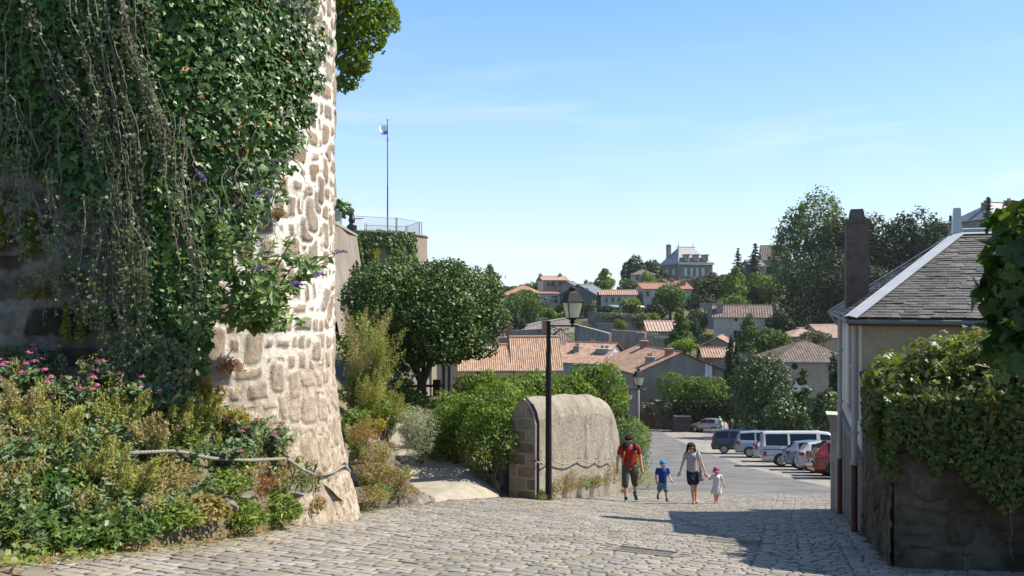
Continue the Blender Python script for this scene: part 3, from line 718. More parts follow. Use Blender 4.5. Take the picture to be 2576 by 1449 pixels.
idx = np.arange(m_ * k_).reshape(m_, k_); Fq = np.stack([idx[:-1, :-1], idx[:-1, 1:], idx[1:, 1:], idx[1:, :-1]], -1).reshape(-1, 4)[:, ::-1]
g = G(); g.add(V, Fq, 0, uv)
cap = np.array(rings[0]); cap[:, :2] -= WD * .004
g.add(cap, [tuple(range(k_))], 1, np.column_stack([np.array([0, 0, 0, 0, .05, .14, .27, .40, .52, .6, .6]), cap[:, 2]]))
wroot = thing('masonry_wall', 'short thick rounded top garden wall rendered in grey pebbly cement', 'wall', (*N0, ground(*N0)))
g.build('wall', [m_cem, m_blk], wroot, False)
g = G(); pr = []
for (c_, z_) in [(-.03, -4.35), (-.03, -3.4), (-.035, -2.7), (.03, -2.46), (.12, -2.3), (.25, -2.16)]: pr.append([*(N0 + WD * .13 + NL * c_), z_])
g.tube(pr, .035, 6); g.build('lead_pipe', MAT('lead', [(.06, .06, .065), (.12, .12, .12)], 8, rough=.6), wroot)
m_lime = MAT('lime_edge', [(.48, .44, .37), (.6, .56, .48)], 7, bump=.4)
g = G(); pr2 = [[*(N0 + WD * .04 + NL * (c_ + .015)), z_] for c_, z_ in [(-.02, -4.35), (-.02, -3.4), (-.02, -2.72), (.04, -2.49), (.13, -2.33), (.25, -2.2)]]
g.tube(pr2, .03, 6); g.build('lime_edge', m_lime, wroot)
# low retaining wall that carries the garden beyond it
g = G()
for y0, y1 in ((24.4, 26.5), (26.51, 29)):
    a = np.array([gright(y0), y0]); b = np.array([gright(y1), y1])
    g.prism([[*a, ground(*a) - .4], [*b, ground(*b) - .4], [*b, ground(*b) + .25], [*a, ground(*a) + .25]], (-.4, .1, 0))
solo(g, 'retaining_wall', m_cem, 'low stone retaining wall under the garden hedge beside the road', 'wall', (3, 24.05, -6.4))

# rope hand-lines
m_rope = MAT('rope', [(.25, .24, .21), (.42, .40, .36)], 60, bump=.8, bscale=90)
m_iron = MAT('rusty_iron', [(.06, .045, .035), (.12, .08, .05)], 20, rough=.7)
def rope(pts, rad, label, pegs):
    pts = np.asarray(pts, float)
    t = np.linspace(0, 1, len(pts)); tt = np.linspace(0, 1, len(pts) * 14); cur = np.column_stack([np.interp(tt, t, pts[:, i]) for i in range(3)])
    ker = np.hanning(9); ker /= ker.sum(); cur = np.column_stack([np.convolve(np.pad(cur[:, i], 4, 'edge'), ker, 'valid') for i in range(3)])
    th_ = thing('rope', label, 'rope', cur[0]); g = G()
    L_ = np.concatenate([[0], np.cumsum(np.linalg.norm(np.diff(cur, axis=0), axis=1))]); m = int(L_[-1] / (rad * 1.0)); lt = np.linspace(0, L_[-1], m); c2 = np.column_stack([np.interp(lt, L_, cur[:, i]) for i in range(3)])
    for kx in range(3):
        a = lt / (rad * 6) * 2 * PI + kx * 2 * PI / 3
        dx = unit(c2[-1] - c2[0]); e1 = unit(np.cross(dx, [0, 0, 1])); e2 = np.cross(e1, dx)
        g.tube(c2 + rad * .5 * (np.cos(a)[:, None] * e1 + np.sin(a)[:, None] * e2), rad * .56, 6)
    g.build('cord', m_rope, th_, True)
    for i, dv in pegs:
        g = G(); g.tube([pts[i], pts[i] + np.asarray(dv)], .012, 6); g.ell(pts[i] + [0, 0, .012], (.022, .022, .022), 8, 5); g.build('peg', m_iron, th_)
rp_ = []
for u_, v_, q_ in ((250, 1150, .5), (333, 1139, .55), (444, 1134, .58), (531, 1153, .62), (630, 1158, .7), (722, 1153, .86)):
    b = bank(np.array(u_), np.array(q_)); d_ = b[1] - .30; rp_.append(P(u_, v_, d_))
for u_, v_ in ((760, 1180), (798, 1197), (835, 1190), (867, 1170), (880, 1186), (894, 1190), (904, 1165)):
    s_ = s_of_u(min(u_, 898), -2.1); p, n_ = wall_at(np.array([s_]), np.array([-2.1]), .05); rp_.append(P(u_, v_, p[0][1] - .02))
rope(rp_, .016, 'grey twisted rope strung along the flower bank to the tower foot', [(2, (.02, .5, -.3)), (5, (-.05, .25, -.1)), (9, (-.15, .12, .0)), (12, (-.15, .05, .0))])
rp_ = []
for u_, v_ in ((1348, 1160), (1360, 1167), (1372, 1168), (1388, 1156), (1400, 1163), (1415, 1167), (1428, 1168), (1439, 1165), (1460, 1154), (1474, 1162), (1488, 1165), (1505, 1155), (1512, 1162), (1520, 1163), (1537, 1156), (1546, 1166)):
    a = (u_ - 1288) / F; l = (N0[0] + .09 * .921 - a * (N0[1] - .09 * .39)) / (a * WD[1] - WD[0]); rp_.append(P(u_, v_, N0[1] - .035 + WD[1] * l))
rope(rp_, .016, 'pale rope looped between iron pegs on the cement wall', [(i, (-.15, .06, 0)) for i in (0, 3, 8, 11, 14)])

# ------------------------------------------------------------------ street lamps
m_cast = MAT('cast_iron_black', [(.010, .010, .011), (.018, .018, .019)], 20, rough=.6, spec=.22, bump=.1)
m_pane = LEAF('frosted_pane', [(.72, .71, .64), (.72, .71, .64)], .35, .6, .5, (1.05, 1.05, 1.0))
def lantern(root, c, sc, rz):
    """square lantern standing on point c"""
    c = np.asarray(c, float); R_ = rotz(rz); f = lambda h, z: [c + R_ @ np.array([sx * h, sy * h, z]) * sc for sx, sy in ((-1, -1), (1, -1), (1, 1), (-1, 1))]
    def frus(g, levels, mat=0, caps=True):
        V = np.vstack([f(h, z) for h, z in levels]); n = len(levels)
        Fc = [(i * 4 + j, i * 4 + (j + 1) % 4, (i + 1) * 4 + (j + 1) % 4, (i + 1) * 4 + j) for i in range(n - 1) for j in range(4)]
        if caps: Fc += [(3, 2, 1, 0), tuple(range(4 * n - 4, 4 * n))]
        g.add(V, Fc, mat)
    g = G(); frus(g, [(.04, 0), (.05, .03), (.03, .06), (.085, .10), (.11, .115), (.11, .125)])
    for a, b in zip(f(.117, .12), f(.178, .46)): g.tube([a, b], .011 * sc, 4)
    lm = g.build('lantern', m_cast, root)
    g = G(); frus(g, [(.108, .128), (.168, .455)]); g.build('glass', m_pane, lm)
    g = G(); frus(g, [(.178, .452), (.192, .462), (.192, .474), (.115, .665), (.105, .675)]); frus(g, [(.10, .676), (.07, .70), (.045, .72), (.045, .76)], caps=True)
    g.lathe(c + np.array([0, 0, .755]) * sc, [(.04 * sc, 0), (.085 * sc, .01 * sc), (.075 * sc, .03 * sc), (.02 * sc, .06 * sc), (.008 * sc, .075 * sc)], 12)
    g.build('lantern_roof', m_cast, lm)
def street_lamp(base, H, arm, sc, label, rz=.35, rad=.06, group='street lamps along the road'):
    base = np.asarray(base, float); t = thing('street_lamp', label, 'street lamp', base, group)
    g = G(); g.lathe(base, [(rad * 1.6, -.1), (rad * 1.6, .02), (rad * 1.15, .05), (rad * 1.1, H * .4), (rad, H * .72), (rad * .72, H * .97), (rad * .72, H), (rad * .3, H + .01)], 14)
    g.build('pole', m_cast, t, False)
    tip = base + [arm, 0, H - .10]; g = G()
    g.tube([base + [0, 0, H - .10], tip + [.14 * sc, 0, 0]], .017 * sc, 8); g.lathe(tip - [0, 0, .03], [(.03 * sc, 0), (.03 * sc, .07 * sc), (.015 * sc, .09 * sc)], 8)
    g.build('arm', m_cast, t)
    g = G(); a = arm
    sw = [(.08 * a, -.30 * a), (.02 * a, -.12 * a)]
    pts = [np.array([a * .17 + a * .17 * math.cos(q) * (1 - .09 * i * .1), 0, -.19 * a - .15 * a * math.sin(q) * (1 - .0 * i)]) * 1 for i, q in enumerate(np.linspace(-2.4, 3.1, 16))]
    sp_ = []
    for i, q in enumerate(np.linspace(0, 1, 34)):
        if q < .55: an = 2.2 - q * 13; r_ = a * (.06 + .20 * q); sp_.append([a * .2 + r_ * math.cos(an), 0, -.22 * a + r_ * math.sin(an)])
        else:
            w = (q - .55) / .45; p0 = np.array(sp_[-1 if w == 0 else int(.55 * 33)]); sp_.append([p0[0] + (.86 * a - p0[0]) * w, 0, p0[2] + (-.09 * a - p0[2]) * (w ** .8) + .10 * a * math.sin(w * PI) * -1])
    sp_ = np.array(sp_) + base + [.0, 0, H - .10]
    g.tube(sp_, .010 * sc, 6); g.build('scroll_bracket', m_cast, t)
    lantern(t, tip + [0, 0, .055 * sc], sc, rz)
    return t
lb = hit(1380, 1260)
street_lamp(lb, 3.93, .52, 1.0, 'tall black street lamp with scroll bracket in front of the cement wall', .33, .062)
def far_lamp(u, vtop, d, arm, sc, label):
    x = (u - 1288) / F * d; zb = float(ground(x, d)); H = (HZ - vtop) / F * d - zb
    return street_lamp((x, d, zb), H, arm, sc, label, .3, .055)
far_lamp(1575, 973, 33, .52, 1.0, 'black street lamp rising out of the hedge behind the walking man')
far_lamp(1562, 1008, 52, .55, 1.0, 'farthest street lamp, its lantern low behind the hedge lamp')
x_ = (1606 - 1288) / F * 62; g = G(); g.lathe((x_, 62, ground(x_, 62)), [(.085, -.1), (.085, 3), (.07, 5.0), (.02, 5.04)], 12)
solo(g, 'utility_pole', MAT('grey_pole', [(.38, .37, .34), (.46, .45, .42)], 4), 'plain pale grey pole standing by the road beyond the hedge', 'pole', (x_, 62, float(ground(x_, 62))), None, True)
# ------------------------------------------------------------------ ivy and plants on and under the tower
m_ivy = LEAF('ivy_leaf', [(.02, .055, .012), (.035, .09, .018), (.055, .125, .025), (.03, .075, .015), (.08, .15, .03), (.042, .10, .02)], .42, .22, .35)
m_ivy2 = LEAF('ivy_leaf_sunny', [(.05, .11, .025), (.08, .14, .035), (.11, .17, .04), (.06, .12, .03)], .45, .3)
m_yel = LEAF('yellowed_leaf', [(.45, .26, .03), (.30, .13, .03), (.5, .33, .05)], .6, .3)
m_vine = MAT('dry_vine', [(.10, .085, .07), (.22, .19, .155), (.15, .125, .10)], 12, bump=.3)
m_bud = LEAF('buddleia_leaf', [(.06, .12, .03), (.09, .16, .05), (.12, .19, .06), (.16, .22, .06)], .5, .35)
m_purp = MAT('purple_blossom', [(.20, .13, .34), (.32, .22, .48)], 40, island=.4)
m_pink = MAT('pink_blossom', [(.42, .10, .22), (.55, .17, .30)], 30, island=.4)
m_val = LEAF('valerian_leaf', [(.08, .14, .06), (.12, .19, .09), (.16, .23, .12), (.10, .16, .06)], .55, .3)
m_plume = LEAF('plume_seed', [(.25, .26, .08), (.33, .33, .12), (.23, .26, .07), (.36, .34, .14)], .8, .35, .1)
m_plume2 = LEAF('plume_tan', [(.33, .28, .16), (.38, .32, .19), (.28, .26, .13), (.34, .25, .15)], .8, .35, .1)
m_fen = LEAF('golden_weed', [(.36, .24, .03), (.28, .25, .04), (.42, .28, .04), (.2, .22, .04)], .7, .35, .1)
m_weed = LEAF('weed_leaf', [(.09, .15, .025), (.14, .21, .035), (.18, .25, .05), (.11, .17, .03)], .5, .38)
m_weed2 = LEAF('dry_weed', [(.16, .15, .05), (.26, .22, .09), (.32, .20, .10), (.13, .15, .04)], .7, .3, .1)
m_redw = LEAF('red_weed', [(.22, .06, .04), (.30, .12, .06), (.2, .14, .05)], .7, .3, .1)
m_stem = MAT('green_stem', [(.12, .13, .05), (.2, .18, .08)], 8)
m_grass = LEAF('grass_blade', [(.14, .19, .04), (.24, .25, .08), (.34, .30, .14), (.18, .22, .05)], .6, .35, .15)

IVYP = [(-400, -300), (815, -300), (808, 0), (800, 60), (804, 130), (785, 200), (768, 260), (738, 330), (766, 375), (740, 410), (700, 440), (708, 490), (655, 540), (600, 590), (560, 600), (545, 700), (525, 900), (500, 960), (440, 965), (400, 860), (385, 975), (352, 965), (345, 800), (312, 660), (280, 560), (200, 540), (130, 480), (100, 440), (60, 425), (0, 400), (-400, 380)]
n = 105000
s_ = RG.uniform(-3.2, 3.5, n); z_ = RG.uniform(-1.7, 4.3, n)
p, nr = wall_at(s_, z_, 0.06); u_, v_ = proj(p)
edge = 26 * vnoise(np.column_stack([u_, v_, 0 * u_]), .05, 61) + 14 * vnoise(np.column_stack([u_, v_, 0 * u_]), .13, 62)
k = inpoly(u_ + edge * .6, v_ + edge * .6, IVYP)
den = .50 + .40 * vnoise(np.column_stack([s_, z_, 0 * s_]), 2.3, 63)
den = np.where((v_ > 600) & (u_ > 380) & (u_ < 500), den * .5, den)
den = np.where((u_ < 260) & (v_ > 150), den * .65, den)
k &= (RG.random(n) < np.clip(den, .2, 1))
p, nr, u_, v_ = p[k], nr[k], u_[k], v_[k]; n = len(p)
lump = .07 + .07 * vnoise(p, 1.7, 64) + .04 * vnoise(p, 4.5, 65)
p = p + nr * (np.clip(lump, .0, .3) + RG.random(n) * .09)[:, None]
yel = RG.random(n) < .007
ivy = thing('ivy', 'dense dark glossy ivy covering the upper part of the round tower', 'ivy', (-4.2, 7.2, -1))
Rm = frames(nr + np.array([0, 0, .3]) + .45 * RG.normal(size=(n, 3)), np.tile([0, 0, -1.0], (n, 1)), .45); sc = np.clip(RG.lognormal(-2.72, .38, n), .028, .13)
small = (u_ > 640) & (RG.random(n) < .5); sc[small] *= .7
g = G(); scat(g, IVY, p[~yel], Rm[~yel], sc[~yel], 0); g.build('leaves', m_ivy, ivy)
g = G(); scat(g, IVY, p[yel], Rm[yel], sc[yel], 0); g.build('yellowed_leaves', m_yel, ivy)
g = G()
for i in range(70):
    u0, v0 = RG.uniform(-60, 760), RG.uniform(0, 560)
    if not inpoly(np.array([u0]), np.array([v0]), IVYP)[0]: continue
    s0 = s_of_u(u0, 1.0); z0 = (HZ - v0) / F * 7.4; m = 14; sw = s0 + np.cumsum(RG.normal(size=m) * .03); zw = z0 - np.linspace(0, RG.uniform(.3, 1.0), m)
    pw, nw = wall_at(sw, zw, 0.16 + .05 * np.sin(np.linspace(0, 3, m) + i)); g.tube(pw, np.linspace(.008, .003, m), 4, 0, False)
g.build('stems', m_vine, ivy)
# curtain of hanging vines
hv = thing('hanging_vines', 'tangled curtain of dry hanging vine stems down the ivy wall', 'vine', (-4.5, 7.0, -1)); g = G(); lf = G()
STR = [(250, -20, 360, 960, 24), (330, -20, 430, 520, 20), (60, -20, 30, 620, 6), (430, 300, 500, 940, 12), (180, -20, 280, 420, 6), (300, 480, 350, 930, 14), (400, 840, 470, 960, 10), (90, 30, 250, 420, 8), (20, 380, 50, 760, 7), (130, 430, 160, 860, 9), (215, 500, 240, 920, 11), (270, 520, 290, 930, 12)]
for (ua, va, ub, vb, cnt) in STR:
    for i in range(cnt):
        m = 26; q = np.linspace(0, 1, m); f0, f1 = sorted(RG.uniform(0, 1.0, 2)) if RG.random() < .55 else (0, RG.uniform(.5, 1))
        qq_ = f0 + (f1 - f0) * q
        un = ua + (ub - ua) * qq_ + RG.normal() * 26 + np.cumsum(RG.normal(size=m) * 3.2) + 14 * np.sin(qq_ * 7 + ua)
        vn = va + (vb - va) * qq_
        dep = 7.26 - .16 - .16 * RG.random() + np.where(un > 150, (un - 150) ** 2 * 2.4e-6, 0)
        pw = np.array([P(a, b, d_) for a, b, d_ in zip(un, vn, dep)])
        g.tube(pw, np.linspace(.006, .0025, m) * RG.uniform(.6, 1.25), 4, 0, False)
        ml = int(RG.uniform(25, 70)); ii = RG.integers(0, m, ml); pl = pw[ii] + RG.normal(size=(ml, 3)) * .028
        scat(lf, IVY, pl, frames(np.tile([.2, -1, .3], (ml, 1)) + .6 * RG.normal(size=(ml, 3)), np.tile([0, 0, -1.0], (ml, 1)), .5), RG.uniform(.02, .045, ml), 0)
g.build('stems', m_vine, hv); lf.build('leaves', LEAF('vine_small_leaf', [(.07, .11, .05), (.11, .15, .07), (.15, .18, .09), (.09, .13, .05)], .5, .25), hv)

# butterfly bush growing from the wall
bb = thing('butterfly_bush', 'arching butterfly bush with purple flower spikes growing out of the tower wall', 'shrub', P(640, 840, 7.8))
g, lf = G(), G(); tips = [(515, 455, 7.0, 1), (645, 494, 7.0, 1), (838, 636, 7.9, 1), (782, 692, 7.5, 1), (640, 678, 6.9, 1), (732, 716, 7.0, 1), (560, 545, 7.0, 0), (690, 600, 7.2, 0), (760, 640, 7.3, 0), (620, 600, 7, 0), (560, 660, 7, 0), (730, 770, 7, 0), (590, 740, 6.9, 0), (700, 680, 6.9, 0), (540, 720, 7, 0), (770, 810, 7.3, 0), (670, 790, 6.9, 0), (610, 810, 6.9, 0), (555, 620, 7, 0), (650, 640, 6.9, 0), (580, 800, 7, 0), (745, 590, 7.4, 0), (690, 740, 6.8, 0), (640, 720, 6.8, 0), (720, 820, 7, 0), (800, 650, 7.5, 0), (530, 790, 7, 0)]
root = P(640, 845, 7.75); fl_tips = []
for (tu, tv_, td, fl) in tips:
    e = P(tu, tv_, td); mid = root + (e - root) * .5 + np.array([RG.normal() * .04, -.12, .10 + RG.random() * .1]); q = np.linspace(0, 1, 12)[:, None]
    pw = (1 - q) ** 2 * root + 2 * q * (1 - q) * mid + q * q * e; g.tube(pw, np.linspace(.012, .004, 12), 5, 0, False)
    for rep in range(4):
        m = 13; ii = RG.uniform(.28, 1.0, m); pl = np.array([pw[int(a * 11)] for a in ii]); dr = RG.normal(size=(m, 3)) + unit(e - root) * .9 + np.array([0, -.3, -.45]); dr /= np.linalg.norm(dr, axis=1)[:, None]
        sc = RG.uniform(.07, .15, m); scat(lf, SLIM, pl + dr * sc[:, None] * .5, frames(np.tile([.1, -.5, 1.0], (m, 1)) + .4 * RG.normal(size=(m, 3)), dr, .0), np.column_stack([sc * 1.5, sc, sc]), 0)
    if fl: fl_tips.append((e, unit(e - pw[-3]) * .6 + np.array([.5 if tu > 600 else -.2, 0, .1])))
g.build('stems', m_stem, bb); lf.build('foliage', m_bud, bb)
for e, dv in fl_tips:
    g = G(); m = 150; q = RG.random(m); dv = unit(dv); L_ = .15; c_ = e + dv * (q * L_)[:, None] + np.array([0, 0, -.05]) * (q ** 2)[:, None]; pl = c_ + rdirs(m) * (.024 * (1 - q * .75))[:, None]
    scat(g, DIAM, pl, frames(rdirs(m)), np.full(m, .016)); g.build('flower_spike', m_purp, bb)

# herbs on the bank -------------------------------------------------------
def plume(name, label, base, h, w, mat, cat, group, stems=16, lean=(0, -.15, 0), leafm=None, dens=1.0, fine=.017):
    base = np.asarray(base, float); t = thing(name, label, cat, base, group); sg, fg = G(), G()
    for i in range(stems):
        a = RG.uniform(0, 6.28); o = w * RG.random() ** .6; e = base + np.array([o * math.cos(a), o * math.sin(a), h * RG.uniform(.65, 1.05)]) + np.array(lean) * h
        b = base + np.array([math.cos(a), math.sin(a), 0]) * w * .2 * RG.random(); q = np.linspace(0, 1, 7)[:, None]; md = (b + e) / 2 + np.array([0, 0, h * .12])
        pw = (1 - q) ** 2 * b + 2 * q * (1 - q) * md + q * q * e; sg.tube(pw, np.linspace(.004, .002, 7), 4, 0, False)
        m = int(140 * dens); f = RG.beta(2.2, 1.2, m); c_ = np.array([np.interp(f, q[:, 0], pw[:, j]) for j in range(3)]).T; spd = (.16 * h * (1.15 - f) + .012) * RG.random(m) ** .5
        pl = c_ + rdirs(m) * spd[:, None] + np.array([0, 0, .5]) * spd[:, None]
        sc = RG.uniform(.6, 1.5, m) * fine; scat(fg, SLIM, pl, frames(rdirs(m), np.tile([0, 0, 1.0], (m, 1)), .6), np.column_stack([sc * 2.2, sc * 1.5, sc]), 0)
        m = 16; f = RG.uniform(.1, .6, m); c_ = np.array([np.interp(f, q[:, 0], pw[:, j]) for j in range(3)]).T
        scat(fg, SLIM, c_ + rdirs(m) * .03 * (h / .4), frames(rdirs(m) + [0, 0, .8]), np.full(m, .07 * (h / .45) ** .5), 1)
    sg.build('stems', m_stem, t); fg.build('seed_heads', [mat, leafm or m_weed], t); return t
def valerian(base, h, w, heads, label, group='pink valerian plants on the bank', leafm=None):
    base = np.asarray(base, float); t = thing('valerian', label, 'flowering plant', base, group); sg, fg = G(), G(); tops = []
    for i in range(20):
        a = RG.uniform(0, 6.28); o = w * RG.random() ** .6; e = base + np.array([o * math.cos(a), o * math.sin(a) - .06, h * RG.uniform(.6, 1)]); q = np.linspace(0, 1, 6)[:, None]
        pw = base + (e - base) * q + np.array([0, 0, 1]) * (.06 * np.sin(q * PI)); sg.tube(pw, np.linspace(.005, .003, 6), 4, 0, False); tops.append(e)
        m = 34; f = RG.uniform(.1, .98, m); c_ = np.array([np.interp(f, q[:, 0], pw[:, j]) for j in range(3)]).T; dr = rdirs(m) + np.array([0, 0, .35]); dr /= np.linalg.norm(dr, axis=1)[:, None]
        sc = RG.uniform(.04, .085, m); scat(fg, SLIM, c_ + dr * sc[:, None] * .5, frames(np.tile([0, -.3, 1.0], (m, 1)) + .6 * RG.normal(size=(m, 3)), dr, .0), np.column_stack([sc * 2.0, sc, sc]), 0)
    sg.build('stems', m_stem, t); fg.build('leaves', leafm or m_val, t)
    for e in tops[:heads]:
        g = G(); m = 55; d_ = rdirs(m); d_[:, 2] = np.abs(d_[:, 2]) * .8; pl = e + np.array([0, 0, .02]) + d_ * np.array([.042, .042, .030]) * RG.random((m, 1)) ** .4
        scat(g, DIAM, pl, frames(d_), np.full(m, .016)); g.build('flower_head', m_pink, t)
    return t
def leafy(name, label, base, h, w, mat, group=None, n=420, sc=(.04, .09), tpl=DIAM, cat='weed', mat2=None):
    base = np.asarray(base, float); t = thing(name, label, cat, base, group); fg, sg = G(), G()
    th = RG.uniform(0, 6.28, n); r = w * RG.random(n) ** .55; z = h * (1 - (r / w) ** 2 * .6) * RG.random(n) ** .7
    p = base + np.column_stack([r * np.cos(th), r * np.sin(th), z]); d_ = np.column_stack([np.cos(th), np.sin(th), RG.uniform(.2, 1.2, n)])
    scat(fg, tpl, p, frames(np.array([0, -.25, 1.0]) + .7 * RG.normal(size=(n, 3)), d_, .4), RG.uniform(*sc, n), 0)
    fg.build('leaves', mat, t)
    for i in range(8):
        j = RG.integers(n); sg.tube([base - [0, 0, .03], (base + p[j]) / 2 + [0, 0, .02], p[j]], [.005, .004, .002], 4, 0, False)
    sg.build('stems', m_stem, t); return t
def tuft(base, h, n, mat, spread=.5, name='grass_tuft', label=None, group=None):
    g = G(); base = np.asarray(base, float); d_ = rdirs(n) * [1, 1, 0] * spread + [0, 0, 1.0]; nr_ = np.cross(d_, rdirs(n))
    scat(g, BLADE, base + RG.normal(size=(n, 3)) * [.05, .05, 0] * h * 2, frames(nr_, d_, 0), RG.uniform(.5, 1.1, n) * h)
    if label: return solo(g, name, mat, label, 'grass', base, group)
    return g
def bk(u, q): return bank(np.array(float(u)), np.array(float(q)))
VAL = [(30, .80, .36, .22, 8, 'pink valerian clump at the far left end of the bank'), (95, .93, .40, .22, 7, 'pink valerian behind the leftmost clump, against the wall'), (200, .72, .36, .22, 9, 'fullest pink valerian, many flower heads close together below the dark wall'), (265, .85, .34, .2, 8, 'pink valerian right of the fullest clump'),
       (350, .75, .34, .2, 5, 'pink valerian with few heads under the hanging vines'), (415, .70, .32, .2, 5, 'pink valerian beside the olive feathery weed'), (620, .62, .34, .22, 4, 'pink valerian at the foot of the tower right of the golden weed'), (690, .80, .30, .16, 5, 'small pink valerian in front of the pale tower stones'), (60, .36, .26, .2, 2, 'low valerian near the rope-free end of the bank'), (160, .42, .26, .22, 1, 'leafy valerian with a single head midway down the bank'), (560, .50, .22, .2, 2, 'valerian sprawling just above the rope')]
for (u_, q_, h_, w_, hd, lab) in VAL: valerian(bk(u_, q_), h_ * 1.25, w_ * 1.25, int(hd * 1.25), lab)
PLM = [(70, .62, .40, .24, m_plume2, 'tan feathery weed among the valerian at the left'), (300, .62, .34, .22, m_plume, 'olive feathery weed in the middle of the bank'), (455, .60, .40, .26, m_plume, 'large yellow green feathery weed hanging over the rope'), (385, .50, .32, .22, m_plume2, 'tan feathery weed left of the rope end'), (265, .30, .34, .22, m_plume, 'yellowish feathery weed low on the bank beneath the rope'), (330, .24, .3, .22, m_plume, 'olive feathery weed spilling to the cobbles below the rope'), (130, .52, .34, .22, m_plume, 'pale feathery weed in the left of the bank'), (20, .28, .24, .2, m_plume2, 'low tan feathery weed at the left picture edge'), (700, .42, .26, .2, m_plume2, 'dry feathery weed right of the rope peg'), (505, .75, .3, .2, m_plume, 'feathery weed between the vines and the golden weed')]
for (u_, q_, h_, w_, mt, lab) in PLM: plume('feathery_weed', lab, bk(u_, q_), h_ * 1.2, w_ * 1.35, mt, 'weed', 'feathery weeds on the bank', 24)
plume('golden_weed', 'tall golden flowering weed against the dark wall above the rope', bk(530, .86), .42, .2, m_fen, 'weed', None, 18)
plume('golden_weed', 'smaller golden weed beside the tall golden one', bk(590, .80), .30, .14, m_fen, 'weed', None, 12)
LFY = [(600, .12, .22, .24, m_weed, 'big lush green weed at the foot of the bank by the cobbles', 900, (.05, .1), SLIM), (690, .16, .26, .24, m_weed, 'bright green grassy weed right of the lush one', 800, (.06, .12), SLIM), (500, .16, .2, .26, m_weed2, 'dry mixed weed left of the lush green weed', 800, (.03, .06), DIAM), (420, .14, .18, .26, m_weed, 'low broad leaved weed at the cobbles below the rope', 700, (.03, .06), DIAM), (300, .10, .18, .3, m_ivy2, 'ground ivy creeping onto the cobbles', 900, (.03, .055), IVY), (180, .12, .16, .3, m_ivy2, 'bramble leaves at the foot of the dark bank', 900, (.03, .06), IVY), (70, .06, .3, .09, m_val, 'single upright grey green weed beside the cobbles at the left', 260, (.03, .06), SLIM), (650, .42, .15, .17, m_redw, 'reddish dry weed under the straight part of the rope', 380, (.02, .045), SLIM), (770, .30, .22, .2, m_weed2, 'dry weed below the sagging rope', 700, (.025, .05), DIAM), (820, .5, .22, .16, m_weed2, 'olive weed against the tower foot', 600, (.025, .05), SLIM), (870, .4, .18, .16, m_weed2, 'brownish weed at the right foot of the tower', 600, (.02, .05), SLIM), (560, .36, .2, .22, m_weed, 'trailing green weed on the stones under the rope', 600, (.03, .05), DIAM), (745, .62, .24, .16, m_val, 'grey green weed beside the rope peg', 500, (.03, .06), SLIM), (10, .15, .22, .3, m_ivy2, 'dark ivy clump at the left end of the cobble edge', 800, (.03, .06), IVY), (240, .44, .3, .3, m_val, 'leafy grey green weed in the shade of the bank', 900, (.04, .07), SLIM), (110, .25, .3, .3, m_ivy, 'dark leafy hollow plant low in the left bank', 900, (.04, .07), DIAM), (400, .34, .26, .3, m_weed2, 'olive scrub below the left half of the rope', 900, (.03, .06), SLIM)]
for (u_, q_, h_, w_, mt, lab, n_, sc_, tp) in LFY: leafy('weed', lab, bk(u_, q_), h_, w_, mt, None, n_, sc_, tp)
# ground cover between them
n = 17000; u_ = RG.uniform(-240, 900, n); q_ = RG.beta(1.1, 1.3, n) * 1.10 - .08; p = bank(u_, q_); p[:, 2] += RG.random(n) ** 2 * .14
dn = vnoise(p, 3.4, 71); k = RG.random(n) < np.clip(.62 + .5 * dn, .1, 1); p, u_, q_ = p[k], u_[k], q_[k]; n = len(p)
g = G(); mi = np.where(vnoise(p, 2.2, 72) > .1, 0, np.where(RG.random(n) < .75, 1, 2))
for a, mt in enumerate((m_weed, m_weed2, m_redw)):
    kk = mi == a; scat(g, SLIM if a else DIAM, p[kk], frames(np.array([0, -.4, .8]) + .7 * RG.normal(size=(kk.sum(), 3))), RG.uniform(.025, .07, kk.sum()), a)
tag(g.build('ground_cover', [m_weed, m_weed2, m_redw], None), 'mixed low weeds covering the bank below the tower', 'ground cover', None, 'stuff')
# grass and leaf litter along the cobble edge, tufts in the joints
g = G(); n = 2600; u_ = RG.uniform(-200, 1080, n); e = np.stack([np.interp(u_, UB + [1080], np.append(E_pts[:, i], hit(1080, 1264)[i])) for i in range(3)], -1)
p = e + np.column_stack([RG.normal(size=n) * .10 + .02, RG.normal(size=n) * .16 - .08, 0 * u_]); p[:, 2] = ground(p[:, 0], p[:, 1]) + .012
k = vnoise(p, 2.5, 75) > -.25; p = p[k]; n = len(p); d_ = rdirs(n) * [.8, .8, 0] + [0, 0, 1.0]
scat(g, BLADE, p, frames(np.cross(d_, rdirs(n)), d_, 0), RG.uniform(.03, .09, n), 0)
xyj = xy[RG.choice(len(xy), 420)]; kk = (vnoise(np.column_stack([xyj, 0 * xyj[:, 0]]), .9, 77) > .25); xyj = np.repeat(xyj[kk], 7, 0) + RG.normal(size=(kk.sum() * 7, 2)) * [.09, .02]
p = np.column_stack([xyj, ground(xyj[:, 0], xyj[:, 1]) - .005]); n = len(p); d_ = rdirs(n) * [.9, .9, 0] + [0, 0, .8]
scat(g, BLADE, p, frames(np.cross(d_, rdirs(n)), d_, 0), RG.uniform(.02, .06, n), 0)
n = 500; u_ = RG.uniform(-200, 1050, n); e = np.stack([np.interp(u_, UB + [1080], np.append(E_pts[:, i], hit(1080, 1264)[i])) for i in range(3)], -1)
p = e + np.column_stack([RG.normal(size=n) * .2, -np.abs(RG.normal(size=n)) * .3, 0 * u_]); p[:, 2] = ground(p[:, 0], p[:, 1]) + .025
scat(g, DIAM, p, frames(np.array([0, 0, 1.0]) + .3 * RG.normal(size=(n, 3))), RG.uniform(.02, .045, n), 1)
